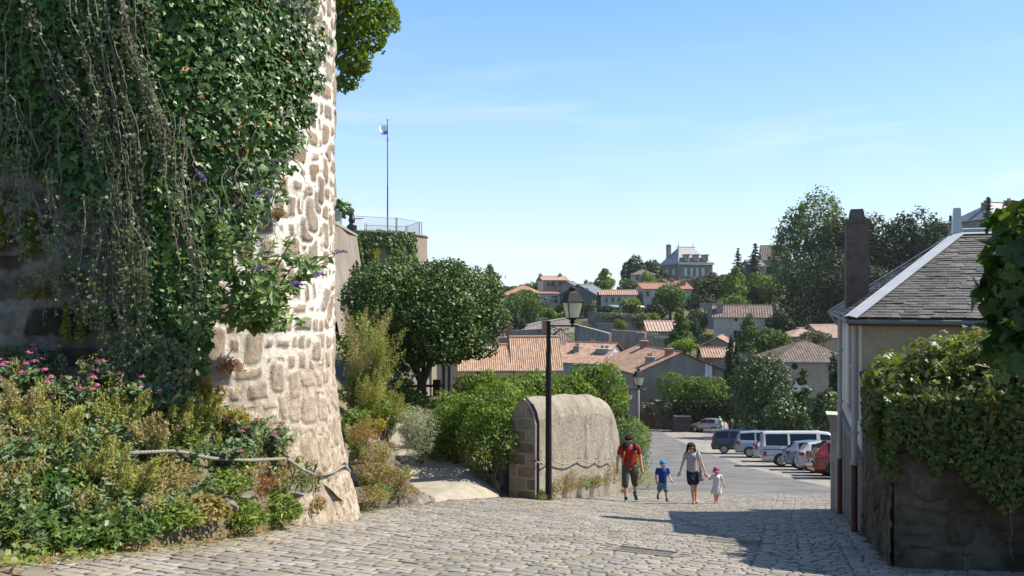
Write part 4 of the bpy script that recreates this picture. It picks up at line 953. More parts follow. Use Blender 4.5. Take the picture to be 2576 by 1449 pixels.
tag(g.build('grass', [m_grass, MAT('dead_leaf', [(.22, .12, .05), (.34, .22, .10)], 9, island=.5)], None), 'dry grass and fallen leaves along the cobble edge and in the joints', 'grass', None, 'stuff')
# wall plants at left
for i, (u_, v0, v1, lab) in enumerate(((5, 620, 500, 'upright yellow green wall plant at the left picture edge'), (35, 590, 530, 'small upright wall plant between two taller ones'), (85, 640, 510, 'tallest upright yellow green plant on the shaded wall'), (68, 650, 560, 'upright wall plant leaning beside the tallest one'), (205, 860, 690, 'thin upright green plant low on the shaded wall'), (170, 860, 760, 'thin short green stem low on the shaded wall'))):
    b = P(u_, v0, 7.18); h_ = (v0 - v1) / F * 7.18; g = G(); t = thing('wall_plant', lab, 'plant', b, 'upright plants on the shaded wall')
    n = 520; f = RG.random(n); p = b + np.column_stack([RG.normal(size=n) * .022 * (1.15 - f), -RG.random(n) * .05, f * h_]); dr = np.column_stack([RG.normal(size=n), RG.normal(size=n) - .5, RG.uniform(.2, 1, n)])
    scat(g, SLIM, p, frames(rdirs(n), dr, .1), RG.uniform(.03, .06, n)); g.build('leaves', LEAF('wall_plant_leaf', [(.14, .19, .03), (.20, .24, .04), (.26, .28, .06)], .6, .4), t)
    g = G(); g.tube([b, b + [.01, -.01, h_ * .9]], .004, 5); g.build('stem', m_stem, t)
for i, (u_, v_, s0, mt, lab) in enumerate(((130, 680, .17, m_weed2, 'brown and green tuft rooted in the middle of the shaded wall'), (85, 720, .12, m_weed2, 'brownish tuft rooted left of the middle tuft on the wall'), (180, 670, .10, m_weed, 'yellow green tuft on the shaded wall'), (230, 770, .12, m_weed2, 'dry dark tuft on the wall beside the hanging vine'), (50, 880, .18, m_val, 'leafy plant at the bottom of the shaded wall'), (290, 880, .16, m_val, 'grey leafy plant at the wall foot beside the vines'), (580, 905, .13, m_redw, 'rusty dry plant at the edge of the shaded wall'), (700, 520, .10, m_weed2, 'dry tuft high on the pale tower stones'), (755, 640, .14, m_weed, 'thin green tuft with pink blooms on the sunny tower stones'))):
    d_ = 7.15 if u_ < 400 else (7.6 if u_ < 650 else 8.1); leafy('wall_weed', lab, P(u_, v_ + 30, d_), s0 * 1.1, s0, mt, 'weeds rooted in the tower wall', 330, (.025, .055), SLIM)
# stones on the bank
m_rock = MAT('bank_stone', [(.09, .08, .065), (.20, .18, .15), (.30, .27, .23)], 6, bump=1, bscale=16)
def boulder(c, r, label, name='boulder', seed=0, group='loose stones on the bank', mat=None):
    g = G(); g.ell((0, 0, 0), (1, 1, 1), 40, 26); V = g.V[0]; V = V * (1 + .16 * vnoise(V, 1.6, seed) + .08 * vnoise(V, 4, seed + 1))[:, None]; V = np.sign(V) * np.abs(V) ** .82
    rr = np.random.default_rng(seed)
    for _ in range(16):
        n_ = rr.normal(size=3); n_ /= np.linalg.norm(n_); V = V - np.maximum(0, V @ n_ - rr.uniform(.52, .85))[:, None] * n_
    V = V * (1 + .035 * vnoise(V, 9, seed + 3))[:, None]
    g.V[0] = V * np.asarray(r) * 1.25 + np.asarray(c); return solo(g, name, mat or m_rock, label, 'stone', (c[0], c[1], c[2] - r[2] * .6), group)
for i, (u_, q_, r, lab) in enumerate(((610, .34, (.13, .11, .10), 'rounded grey stone just below the middle of the rope'), (725, .5, (.15, .1, .07), 'flat grey stone under the rope peg'), (690, .22, (.12, .1, .12), 'upright stone in the bright green weeds'), (840, .5, (.13, .1, .14), 'tan stone leaning on the tower foot'), (835, .28, (.1, .1, .12), 'lower tan stone below the leaning one'), (470, .34, (.16, .12, .1), 'dark stone half hidden under the feathery weed'), (560, .24, (.14, .12, .09), 'broad stone above the lush green weed'), (380, .28, (.12, .1, .08), 'small stone left of the broad one'))):
    b = bk(u_, q_); boulder(b + [0, -.0, .0], [x * .85 for x in r], lab, seed=80 + i)

# wild growth that knits the bank together: grey green leaf stalks, seed plumes and tall grass blades
n = 1500; u_ = RG.uniform(-240, 800, n); q_ = RG.uniform(.08, .95, n); b = bank(u_, q_); k = (vnoise(b, 2.1, 301) > -.35) & ~((u_ > 320) & (q_ > .22) & (q_ < .66) & (RG.random(n) < .72)); b, u_, q_ = b[k], u_[k], q_[k]; n = len(b); g = G()
for i in range(n):
    h = RG.uniform(.14, .40) * (1.1 - .4 * (u_[i] > 500)) * (.6 if u_[i] > 320 and q_[i] < .7 else 1); m = RG.integers(14, 26); e = np.array([RG.normal() * .10, RG.normal() * .08 - .07, h]); f = RG.random(m) ** .8
    c_ = b[i] + f[:, None] * e - np.array([0, 0, 1]) * (.05 * f ** 2)[:, None]; dr = rdirs(m) + [0, -.2, .5]; dr /= np.linalg.norm(dr, axis=1)[:, None]; kind = RG.random()
    if kind < .56: sc = RG.uniform(.03, .075, m); scat(g, SLIM, c_ + dr * sc[:, None] * .4, frames(rdirs(m) + [0, -.3, .8], dr, 0), np.column_stack([sc * 1.9, sc, sc]), 0)
    elif kind < .78: sc = RG.uniform(.012, .03, m * 3); f3 = RG.beta(2.5, 1.1, m * 3); c3 = b[i] + f3[:, None] * e * 1.15 + rdirs(m * 3) * .035; scat(g, SLIM, c3, frames(rdirs(m * 3), np.tile([0, 0, 1.0], (m * 3, 1)), .6), np.column_stack([sc * 2.4, sc * 1.5, sc]), 1 if kind < .68 else 2)
    else: d_ = rdirs(m) * [.6, .6, 0] + [0, -.1, 1.0]; scat(g, BLADE, b[i] + RG.normal(size=(m, 3)) * [.04, .04, 0], frames(np.cross(d_, rdirs(m)), d_, 0), RG.uniform(.5, 1.1, m) * h, 3)
tag(g.build('wild_growth', [m_val, m_plume, m_plume2, m_grass], None), 'tangle of wild stalks, seed plumes and tall grass over the whole bank', 'wild plants', None, 'stuff')
# ------------------------------------------------------------------ garden plants, round tree, rampart
m_hedge = LEAF('hedge_leaf', [(.07, .13, .018), (.10, .175, .026), (.135, .215, .035), (.17, .24, .05), (.085, .145, .025)], .5, .42, .25)
m_arte = LEAF('grey_artemisia', [(.24, .28, .20), (.30, .34, .25), (.36, .39, .30), (.21, .26, .16)], .7, .25)
m_pitt = LEAF('evergreen_leaf', [(.028, .06, .014), (.045, .085, .018), (.065, .11, .022), (.085, .135, .03)], .5, .16, .3)
m_greyt = LEAF('twiggy_grey', [(.20, .18, .15), (.26, .24, .20), (.14, .16, .09)], .8, .2)
m_oak = LEAF('chestnut_leaf', [(.08, .14, .015), (.11, .18, .02), (.15, .22, .03), (.12, .18, .02)], .5, .45, .25)
# rock outcrop right of the tower
boulder((-2.12, 12.9, -3.05), (.36, .5, .40), 'large jagged grey rock between the tower and the sandy path', 'rock', 101, 'rock outcrop by the path', MAT('grey_rock', [(.10, .09, .08), (.20, .185, .165), (.30, .28, .25)], 5, bump=1, bscale=12))
boulder((-1.75, 12.95, -3.35), (.48, .45, .20), 'low sloping rock at the entrance of the sandy path', 'rock', 104, 'rock outcrop by the path')
boulder((-2.1, 11.6, -2.98), (.36, .5, .25), 'rock buried in weeds beside the tower foot', 'rock', 107, 'rock outcrop by the path')
boulder((-2.35, 13.7, -2.9), (.4, .5, .5), 'upright dark rock behind the jagged one', 'rock', 109, 'rock outcrop by the path')
for i, (u_, v_, d_, h_, w_, mt, lab) in enumerate(((940, 1195, 11.2, .45, .26, m_weed2, 'olive dry weed between tower foot and rocks'), (985, 1225, 12.0, .32, .25, m_weed2, 'dry weed over the low rock'), (930, 1262, 10.6, .22, .28, m_weed2, 'brown weed fringe at the corner of the tower'), (1015, 1250, 12.6, .22, .25, m_weed2, 'dry weed at the path entrance'), (920, 1120, 12.6, .5, .25, m_redw, 'rusty weed behind the tower foot'), (955, 1250, 11.2, .2, .22, m_weed, 'green weed tuft at the corner of the cobbles'), (1050, 1262, 13.5, .12, .3, m_weed2, 'thin dry weed where the cobbles meet the path'))):
    leafy('weed', lab, P(u_, v_, d_), h_, w_, mt, None, 700, (.03, .06), SLIM)
# feathery shrubs left of the path
FS = [(905, 905, 775, 18.5, .55, m_plume2, 'tall tan feathery shrub leaning out from behind the tower'), (938, 985, 828, 17.5, .45, m_plume, 'large yellow feathery shrub standing out against the dark tree'), (925, 1060, 930, 16.5, .42, m_plume, 'yellow feathery shrub lower down by the path'), (880, 1010, 850, 17.5, .35, m_plume2, 'tan feathery shrub close to the tower edge'), (975, 1080, 985, 20, .35, m_plume, 'small yellow feathery shrub at the bend of the path')]
for (u_, vb, vt, d_, w_, mt, lab) in FS: plume('feathery_shrub', lab, P(u_, vb + 25, d_), (vb + 25 - vt) / F * d_, w_ * 1.25, mt, 'shrub', 'feathery shrubs left of the path', 26, (.18, -.12, 0), m_hedge, 1.1, .024)
for (u_, v_, d_, rad, mt, lab) in ((915, 985, 18.5, (.5, .5, .55), m_hedge, 'green shrub between the feathery ones'), (905, 1075, 15.5, (.35, .35, .4), m_hedge, 'green shrub behind the tower foot by the path'), (950, 1045, 20.5, (.4, .4, .35), m_pitt, 'dark green shrub in the shade of the round tree'), (985, 940, 25, (.62, .6, .62), m_greyt, 'twiggy grey shrub left of the tree trunk'), (1000, 985, 23.5, (.6, .5, .4), m_pitt, 'dark low shrub under the round tree'), (890, 880, 20.5, (.5, .5, .7), m_hedge, 'leafy shrub high behind the tower edge'), (960, 1030, 18.2, (.25, .3, .25), m_hedge, 'small leafy shrub at the path edge'), (1010, 1045, 22.6, (.45, .4, .22), m_plume, 'yellowish low shrub at the far end of the path'), (945, 1070, 17, (.2, .2, .16), m_fen, 'small golden shrub beside the path fence'), (912, 1120, 14.2, (.3, .3, .35), m_weed2, 'dry olive shrub beside the jagged rock'), (990, 1010, 26, (1.4, .8, .5), m_pitt, 'dark bed shrub behind the path end'), (1040, 1010, 24, (.5, .4, .3), m_weed, 'bright low shrub at the tree foot')):
    shrub('shrub', lab, P(u_, v_, d_), rad, mt, 'shrubs left of the garden path', 9, max(.06, d_ * .0042), 1.0, zb=float(gardz(*P(u_, v_, d_)[:2])) if True else None)
# woven fences
def wattle(pts, h, label):
    pts = np.asarray(pts, float); t = thing('wattle_fence', label, 'fence', pts[0], 'woven twig fences by the path'); m_w = MAT('twig', [(.26, .20, .14), (.44, .36, .26)], 15, island=.4)
    tt = np.linspace(0, len(pts) - 1, len(pts) * 12); cur = np.column_stack([np.interp(tt, range(len(pts)), pts[:, i]) for i in range(3)])
    g = G(); nrow = 7
    for r_ in range(nrow):
        off = .03 * np.sin(np.arange(len(cur)) * 1.05 + PI * r_); c2 = cur + np.column_stack([off, 0 * off, h * (r_ + .5) / nrow + .012 * RG.normal(size=len(cur))]); g.tube(c2, .017, 5)
    g.build('woven_rods', m_w, t)
    for p_ in cur[::6]:
        g = G(); g.tube([p_ - [0, 0, .1], p_ + [0, 0, h * 1.35]], .02, 6); g.build('stake', m_w, t)
wp_ = [(pth(y)[0] + pth(y)[1] + .07, y) for y in np.linspace(21.5, 17.45, 14)]
wattle([(x, y, float(gardz(np.array(x), np.array(y)))) for x, y in wp_], .24, 'long low woven twig fence edging the shrub bed along the path')
wattle([(pth(y)[0] - pth(y)[1] - .06, y, pth(y)[2]) for y in (19.8, 20.6, 21.4)], .2, 'short woven fence piece on the left side of the path')
# shrubs of the bed: front mass, grey artemisia, back row
BED = [(1235, 1105, 16.2, (.66, .6, .80), m_hedge, 'dense green shrub right behind the end of the cement wall'), (1165, 1102, 17.2, (.66, .6, .74), m_hedge, 'bushy green shrub in the middle of the path bed'), (1108, 1098, 18.6, (.5, .5, .62), m_hedge, 'green shrub behind the grey artemisia'), (1240, 1030, 18.5, (.75, .7, .6), m_hedge, 'taller green shrub in the second row left of the cement wall'), (1160, 1040, 20, (.7, .7, .5), m_hedge, 'wide green shrub in the second row under the tree crown'), (1060, 1100, 18, (.42, .42, .55), m_arte, 'silver grey artemisia bush at the corner of the bed'), (1040, 1060, 19.5, (.4, .4, .4), m_arte, 'silver artemisia behind the corner bush'), (1092, 1062, 20.0, (.4, .4, .32), m_arte, 'pale artemisia in the second row near the trunk'), (1075, 1122, 18.9, (.3, .3, .24), m_arte, 'low grey green plant at the front edge of the bed')]
for (u_, v_, d_, rad, mt, lab) in BED: shrub('shrub', lab, P(u_, v_, d_ + (1.3 if u_ > 1130 and d_ < 18.4 else 0)), rad, mt, 'shrubs of the garden bed', 11, .062 if mt is m_hedge else .05, 1.15, DIAM if mt is m_hedge else SLIM, zb=min(float(gardz(*P(u_, v_, d_ + 1.3)[:2])), P(u_, v_, d_)[2] - rad[2] * .6))
BACK = [(1180, 985, 25, .62, 'leftmost shrub of the back row by the yellow house wall'), (1210, 972, 25, .7, 'shrub of the back row below the small house window'), (1270, 985, 23.5, .75, 'shrub of the back row behind the pale wall end'), (1330, 975, 24, .7, 'shrub of the back row left of the lamp post'), (1385, 978, 24.5, .7, 'shrub of the back row behind the lamp post'), (1435, 972, 25, .72, 'shrub of the back row right of the lamp post'), (1480, 955, 26, .75, 'shrub of the back row above the wall crest'), (1300, 1010, 22, .7, 'lower shrub directly behind the wall end'), (1120, 1012, 23.5, .5, 'shrub of the back row beside the tree trunk')]
for (u_, v_, d_, r_, lab) in BACK: shrub('shrub', lab, P(u_, v_ + 10, d_), (r_, r_, r_ * .95), m_hedge, 'back row of green shrubs', 12, .085, 1.0, zb=-3.5)
shrub('tall_shrub', 'tallest bright green shrub, above the right end of the cement wall', P(1525, 975, 26), (.62, .6, .9), m_hedge, None, 12, .085, .9, zb=-4.2)
for (u_, v_, d_, rad, mt, lab) in ((1578, 1082, 29, (.6, .6, .55), m_hedge, 'green shrub around the foot of the hedge lamp'), (1592, 1110, 27, (.55, .6, .8), m_val, 'grey green shrub falling over the wall behind the man'), (1605, 1160, 25.5, (.5, .5, .55), m_val, 'low spreading shrub on the road edge right of the man'), (1545, 1015, 27, (.55, .5, .6), m_hedge, 'green shrub behind the rounded end of the cement wall'), (1598, 1110, 36, (.8, .8, .8), m_hedge, 'shrub farther along the road hedge')):
    shrub('hedge_shrub', lab, P(u_, v_, d_), rad, mt, 'shrubs hanging over the road', 11, .085, 1.1, SLIM if mt is m_val else DIAM)
for (u_, v_, d_, h_, w_, mt, lab) in ((1412, 1242, 18.3, .42, .26, m_weed2, 'bushy weed at the wall foot right of the lamp post'), (1440, 1232, 19.2, .5, .22, m_weed2, 'taller dry weed below the rope on the cement wall'), (1475, 1228, 20.2, .36, .25, m_weed, 'green weed at the middle of the cement wall foot'), (1505, 1222, 21.2, .3, .25, m_weed2, 'short dry weed along the cement wall'), (1545, 1215, 22.5, .6, .3, m_weed2, 'dry grass clump behind the man, at the end of the wall'), (1610, 1215, 24.5, .7, .35, m_plume, 'yellow dry grass clump right of the man'), (1360, 1255, 17.4, .2, .18, m_weed, 'tiny weed at the foot of the lead pipe'), (1630, 1225, 26, .5, .35, m_plume, 'yellow grass at the road edge behind the boy')):
    leafy('weed', lab, P(u_, v_, d_), h_, w_, mt, None, 700, (.03, .075), SLIM)
# bin and rustic fence
c_ = np.array([-.25, 18.15, float(gardz(np.array(-.25), np.array(18.15)))]); t = thing('garden_bin', 'tall grey metal bin half hidden behind the cement wall', 'bin', c_); g = G()
g.lathe(c_, [(.17, 0), (.17, .02), (.23, .74), (.24, .75), (.24, .78), (.215, .78), (.215, .74), (.16, .05)], 20); m_gal = MAT('galvanised', [(.26, .26, .26), (.36, .36, .36)], 8, rough=.45, metal=.3); g.build('body', m_gal, t, True)
g = G(); g.tube([c_ + [.2, -.1, .6], c_ + [.27, -.12, .58], c_ + [.27, -.12, .48], c_ + [.2, -.1, .46]], .01, 5); g.build('handle', m_gal, t)
t = thing('rustic_fence', 'dark wooden rail fence passing behind the tree trunk', 'fence', P(1055, 1000, 26.5)); m_log = MAT('dark_log', [(.04, .03, .02), (.09, .065, .045)], 6, bump=.4)
for a, b in (((1005, 972), (1112, 970)), ((1005, 985), (1050, 983))):
    g = G(); g.tube([P(*a, 26.4), P(*b, 26.6)], .045, 7); g.build('rail', m_log, t)
for u_ in (1012, 1062, 1094, 1104):
    g = G(); g.tube([P(u_, 1025, 26.4), P(u_, 955, 26.4)], .07, 7); g.build('post', m_log, t)

# the round evergreen tree
d_ = 25.4; base = P(1060, 1015, d_); t = thing('round_tree', 'dark round headed evergreen tree with several trunks beside the path', 'tree', base)
bl = []
cen = P(1062, 795, d_)
for b in cluster(cen, (2.25, 2.1, 1.48), 44, .34, .74): bl.append(b)
for (u_, v_, r_) in ((905, 745, .6), (930, 700, .65), (1215, 735, .65), (1240, 800, .55), (1210, 870, .55), (1130, 690, .6), (1010, 680, .65), (960, 820, .6), (1075, 872, .55), (1180, 870, .5), (1000, 862, .5), (890, 770, .4)): bl.append([*P(u_, v_, d_ + RG.uniform(-.7, .7)), r_, r_, r_ * .8])
g = G(); leaves(g, bl, 85000, .09, 0, SLIM if False else DIAM, .35, .3, .1, .8); leaves(g, [[b[0], b[1], b[2], b[3] * 1.12, b[4] * 1.12, b[5] * 1.14] for b in bl], 2600, .10, 0, SLIM, .3, .1, .4)
g.build('crown', m_pitt, t)
g = G()
for (u0, u1, v1, r_, dy) in ((1060, 1092, 880, .105, .1), (1056, 1036, 890, .085, -.1), (1055, 1016, 885, .06, .15), (1064, 1066, 880, .06, .3)):
    a = base + [(u0 - 1060) / F * d_, 0, -.1]; e = P(u1, v1, d_ + dy); f_ = P(1060 + (u1 - 1060) * .12, 960, d_ + dy * .3); g.tube([a, f_, (f_ + e) / 2 + [.03, 0, 0], e, e + (e - f_) * .6], [r_ * 1.5, r_ * 1.15, r_, r_ * .75, r_ * .3], 9)
g.build('trunk', MAT('grey_brown_bark', [(.08, .06, .045), (.15, .12, .09)], 7, bump=.5, stretch=(1, 1, .3)), t, True)

# chestnut over the tower
bl = []
for (u_, v_, r_) in ((880, 20, .9), (930, 10, .7), (960, 50, .55), (905, 90, .75), (870, 140, .6), (895, 160, .45), (880, 200, .35), (940, 100, .4), (860, 60, .8), (840, -60, 1.3), (910, -90, 1.1), (780, -40, 1.4), (860, 210, .3)): bl.append([*P(u_, v_, 24 + RG.uniform(-.5, .5)), r_, r_, r_ * .8])
tb = np.array([-8.2, 24.3, float(gardz(np.array(-8.2), np.array(24.3)))]); t = thing('chestnut_tree', 'sunlit leafy tree overhanging the top of the tower', 'tree', tb)
g = G(); leaves(g, bl, 16000, .13, 0, DIAM, .35, .3, .0, .7); g.build('crown', m_oak, t)
g = G(); fk = np.array([-7.6, 24.2, 6.2]); limbs(g, tb, fk, bl, .28, 7, 0, 11); g.build('trunk', m_bark, t, True)

# ------------------------------------------------------------------ rampart with ivy, fence, flag
m_ramp = STONE('rampart_rubble', [(.24, .20, .15), (.32, .27, .20), (.28, .25, .21)], (.36, .32, .26), 2.6, 3.6, .8, .05, .8, .3)
m_ramp2 = MAT('rampart_render', [(.18, .155, .125), (.25, .21, .17), (.31, .27, .22)], .8, bump=.9, bscale=9, stretch=(1, 1, .5))
t = thing('rampart', 'old castle rampart with a battered wall and a rounded bastion', 'castle wall', (-10, 46, -4))
A0, B0 = P(800, 540, 34), P(900, 597, 46); ztop = 3.58; g = G()
a0, b0 = np.array([A0[0], 34.]), np.array([B0[0] - .05, 46.]); dr = unit(b0 - a0); nr = np.array([dr[1], -dr[0]])
rows = []
for z in np.linspace(-6, ztop, 24):
    o = nr * (ztop - z) * .17; rows.append([[*(a0 + (b0 - a0) * q + o), z] for q in np.linspace(0, 1, 30)] + [[*(b0 + np.array([-4, 1.2]) * q + o), z] for q in (.2, .6, 1)])
V = np.array(rows); m_, k_ = V.shape[:2]; V = V.reshape(-1, 3); V += np.column_stack([.06 * vnoise(V, 1.2, 91), .04 * vnoise(V, 1.4, 92), 0 * V[:, 0]]); idx = np.arange(m_ * k_).reshape(m_, k_)
g.add(V, np.stack([idx[:-1, :-1], idx[:-1, 1:], idx[1:, 1:], idx[1:, :-1]], -1).reshape(-1, 4)); g.build('battered_wall', m_ramp2, t, True)
g = G(); g.prism([[*(a0 - nr * .3), -6], [*(b0 - nr * .3), -6], [*(b0 + np.array([-7, 3])), -6], [*(a0 + np.array([-9, 2])), -6]], (0, 0, 6 + ztop - .06)); g.build('terrace_fill', m_earth, t)
g = G(); g.prism([[*(a0 + nr * .08), ztop], [*(b0 + nr * .08), ztop], [*(b0 - nr * .5), ztop], [*(a0 - nr * .5), ztop]], (0, 0, .12)); g.build('coping', m_ramp, t)
BC, BR, bz = np.array([-11.6, 61.5]), 5.0, 4.75; g = G(); th = np.linspace(-PI * .95, PI * .3, 80); zs = np.linspace(-9, bz, 30); V = []
for z in zs: r_ = BR + (bz - z) * .05; V.append(np.column_stack([BC[0] + r_ * np.cos(th), BC[1] + r_ * np.sin(th), np.full(80, z)]))
V = np.vstack(V); V += .05 * np.column_stack([vnoise(V, 1.7, 93), vnoise(V, 1.9, 94), 0 * V[:, 0]]); idx = np.arange(30 * 80).reshape(30, 80); TH, ZZ = np.meshgrid(th * BR, zs)
g.add(V, np.stack([idx[:-1, :-1], idx[:-1, 1:], idx[1:, 1:], idx[1:, :-1]], -1).reshape(-1, 4), 0, np.column_stack([TH.ravel(), ZZ.ravel()])); g.build('bastion', m_ramp, t, True)
g = G(); n_ = 60; th2 = np.linspace(-PI, PI * .4, n_)
for i in range(n_ - 1):
    q = [[BC[0] + r_ * math.cos(a), BC[1] + r_ * math.sin(a), bz] for r_, a in ((BR + .1, th2[i]), (BR + .1, th2[i + 1]), (BR - .5, th2[i + 1]), (BR - .5, th2[i]))]; g.prism(q, (0, 0, .12))
g.build('coping', m_ramp, t)
g = G(); g.lathe((*BC, bz - .25), [(BR - .4, -.1), (BR - .4, 0)], 40); g.build('platform', m_earth, t)
# ivy on the bastion
n = 9000; a = RG.uniform(-2.4, -.15, n); z = RG.uniform(0.2, bz + .15, n); p = np.column_stack([BC[0] + (BR + .15) * np.cos(a), BC[1] + (BR + .15) * np.sin(a), z]); u_, v_ = proj(p)
IV2 = [(895, 575), (1000, 580), (1040, 588), (1045, 660), (1030, 660), (1026, 600), (1018, 600), (1016, 660), (985, 665), (975, 620), (955, 640), (940, 700), (890, 720)]
e_ = 5 * vnoise(np.column_stack([u_, v_, 0 * u_]), .25, 95); k = inpoly(u_ + e_, v_ + e_, IV2); p, a = p[k], a[k]; nr_ = np.column_stack([np.cos(a), np.sin(a), 0 * a]); p = p + nr_ * RG.uniform(0, .25, len(p))[:, None]
g = G(); scat(g, IVY, p, frames(nr_ + .6 * RG.normal(size=p.shape) + [0, 0, .2]), RG.uniform(.14, .26, len(p))); solo(g, 'ivy', m_ivy2, 'sunny ivy hanging over the rounded bastion', 'ivy', (BC[0], BC[1] - BR, 0))
n = 900; q = RG.random(n); z = RG.uniform(-3, ztop + .1, n); p = np.array([[*(b0 + nr * ((ztop - zz_) * .17 + .1) + dr * (-.3 + .5 * qq_)), zz_] for zz_, qq_ in zip(z, q)]); k = RG.random(n) < np.clip((z + 3) / 5, .1, 1)
g = G(); scat(g, IVY, p[k], frames(np.tile([*nr, .2], (k.sum(), 1)) + .6 * RG.normal(size=(k.sum(), 3))), RG.uniform(.14, .24, k.sum())); solo(g, 'ivy', m_ivy2, 'narrow strip of ivy on the corner of the battered rampart wall', 'ivy', (*b0, -3))
n = 700; v_ = RG.uniform(655, 760, n); u_ = 876 + RG.normal(size=n) * (2 + (v_ - 650) * .07); p = np.array([P(a_, b_, 43.0) for a_, b_ in zip(u_, v_)])
q = ((p[:, :2] - a0) @ dr); p[:, :2] = a0 + q[:, None] * dr + nr * ((ztop - p[:, 2]) * .17 + .12)[:, None]
g = G(); scat(g, DIAM, p, frames(np.tile([*nr, .3], (n, 1)) + .6 * RG.normal(size=(n, 3))), RG.uniform(.12, .22, n)); solo(g, 'wall_creeper', LEAF('lime_creeper', [(.22, .28, .03), (.28, .33, .04), (.18, .26, .04)], .6, .35), 'lime green creeper tongue on the battered rampart wall', 'creeper', (p[:, 0].mean(), p[:, 1].mean(), -2))
plume('feathery_shrub', 'dry pale shrub growing from the ivy of the bastion', P(940, 660, 56.2), .9, .55, m_plume, 'shrub', None, 20, (0, -.2, 0), m_weed2, 1, .07)
# fence on the rampart
m_fen2 = MAT('fence_steel', [(.30, .33, .35)], rough=.5, metal=.3)
t = thing('rampart_fence', 'thin grey wire mesh safety fence along the top of the bastion', 'fence', (BC[0], BC[1] - 4, bz))
def fpost(u, v0, v1, d, r=.035): 
    g = G(); g.tube([P(u, v0, d), P(u, v1, d)], r, 6); g.build('post', m_fen2, t)
for (u_, v0, v1, d_) in ((858, 572, 532, 41), (883, 578, 540, 45), (887, 578, 543, 45.5), (996, 590, 547, 58), (999, 590, 547, 58), (918, 585, 562, 63), (922, 585, 562, 63), (1021, 592, 568, 64), (1024, 592, 567, 64), (1056, 597, 558, 60.5), (1061, 597, 558, 60.8)): fpost(u_, v0, v1, d_)
def wires(a, b, da, db, n, drop, name='wire_mesh', nv=26):
    g = G(); A_, B_ = P(*a, da), P(*b, db); A2, B2 = P(a[0], a[1] + drop, da), P(b[0], b[1] + drop, db)
    for i in range(n): f = i / (n - 1); g.tube([A_ + (A2 - A_) * f, B_ + (B2 - B_) * f], .022 if i == 0 else .008, 4)
    for i in range(nv): f = i / (nv - 1); g.tube([A_ + (B_ - A_) * f, A2 + (B2 - A2) * f], .006, 3)
    g.build(name, m_fen2, t)
wires((887, 543), (997, 549), 45.5, 58, 9, 36); wires((922, 566), (1021, 570), 63, 64, 6, 20); wires((1024, 569), (1056, 559), 64, 60.5, 8, 28); wires((820, 510), (858, 536), 36, 41, 6, 34); wires((999, 548), (1056, 559), 58, 60.5, 7, 36)
b_ = P(885, 575, 45); g = G(); g.lathe(b_ - [0, 0, .2], [(.28, 0), (.3, .35), (.2, .4), (.14, .5), (.2, .7), (.12, .95), (.14, 1.02), (.05, 1.1)], 12); g.tube([b_ + [.1, 0, .55], b_ + [.7, -.2, .56]], .025, 6)
solo(g, 'spotlight', m_black, 'dark floodlight stand with a side arm behind the rampart fence', 'spotlight', b_ - [0, 0, .2])
tree('small_tree', 'small tree on the rampart just right of the tower edge', 845, 498, 562, 75, 50, m_ivy2, 'round', None, 9, .22, .8, 580)
t = thing('flagpole', 'tall dark flagpole on the bastion flying a white and blue flag', 'flagpole', P(975, 590, 58)); d_ = 58
g = G(); p0, p1 = P(975, 600, d_), P(975, 303, d_); g.tube([p0, p0 + (p1 - p0) * .45, p0 + (p1 - p0) * .451, p0 + (p1 - p0) * .82, p1], [.055, .05, .04, .034, .022], 8); g.build('pole', MAT('pole_grey', [(.07, .09, .10), (.11, .13, .14)], 3, rough=.4), t)
g = G(); g.ell(p1 + [0, 0, .05], (.06, .06, .09), 10, 7); g.box(P(975, 352, d_), (.1, .1, .22)); g.build('finial', m_fen2, t)
nu, nv = 12, 9; V = []
for j in range(nv):
    for i in range(nu):
        a, b = i / (nu - 1), j / (nv - 1); x = 975 - 1 - a * (20 - 6 * b) - 1.5 * math.sin(b * 5) * a; y = 312 + b * 26 + a * (5 + 3 * math.sin(b * 3)) * (1 - b * .6); V.append(P(x, y, d_ + .12 * math.sin(a * 7 + b * 2) * a))
idx = np.arange(nu * nv).reshape(nv, nu); Fq = np.stack([idx[:-1, :-1], idx[:-1, 1:], idx[1:, 1:], idx[1:, :-1]], -1).reshape(-1, 4); mi = np.array([0 if i // (nu - 1) < 5 else 1 for i in range(len(Fq))])
g = G(); g.add(np.array(V), Fq, mi); g.build('flag', [LEAF('flag_white', [(.8, .8, .8), (.8, .8, .8)], .8, .55, .1, (1.1, 1.1, 1.1)), LEAF('flag_blue', [(.16, .25, .7), (.16, .25, .7)], .8, .55, .1, (1.1, 1.1, 1.1))], t, True)

for i, (u_, v_, d_, h_, w_, mt, lab) in enumerate(((960, 1170, 12.2, .5, .3, m_plume2, 'tan feathery weed growing over the jagged rock'), (1000, 1205, 12.5, .34, .26, m_plume, 'yellow feathery weed on the low rock'), (925, 1215, 10.9, .42, .24, m_plume2, 'tan feathery weed at the right corner of the tower'), (900, 1140, 13.2, .7, .3, m_plume, 'tall feathery weed behind the tower foot'), (1035, 1245, 13.2, .22, .22, m_plume2, 'low tan weed where the path starts'))):
    plume('feathery_weed', lab, P(u_, v_ + 25, d_), h_, w_, mt, 'weed', 'feathery weeds by the rocks', 18, (0, -.1, 0), m_weed, 1.0, .02)
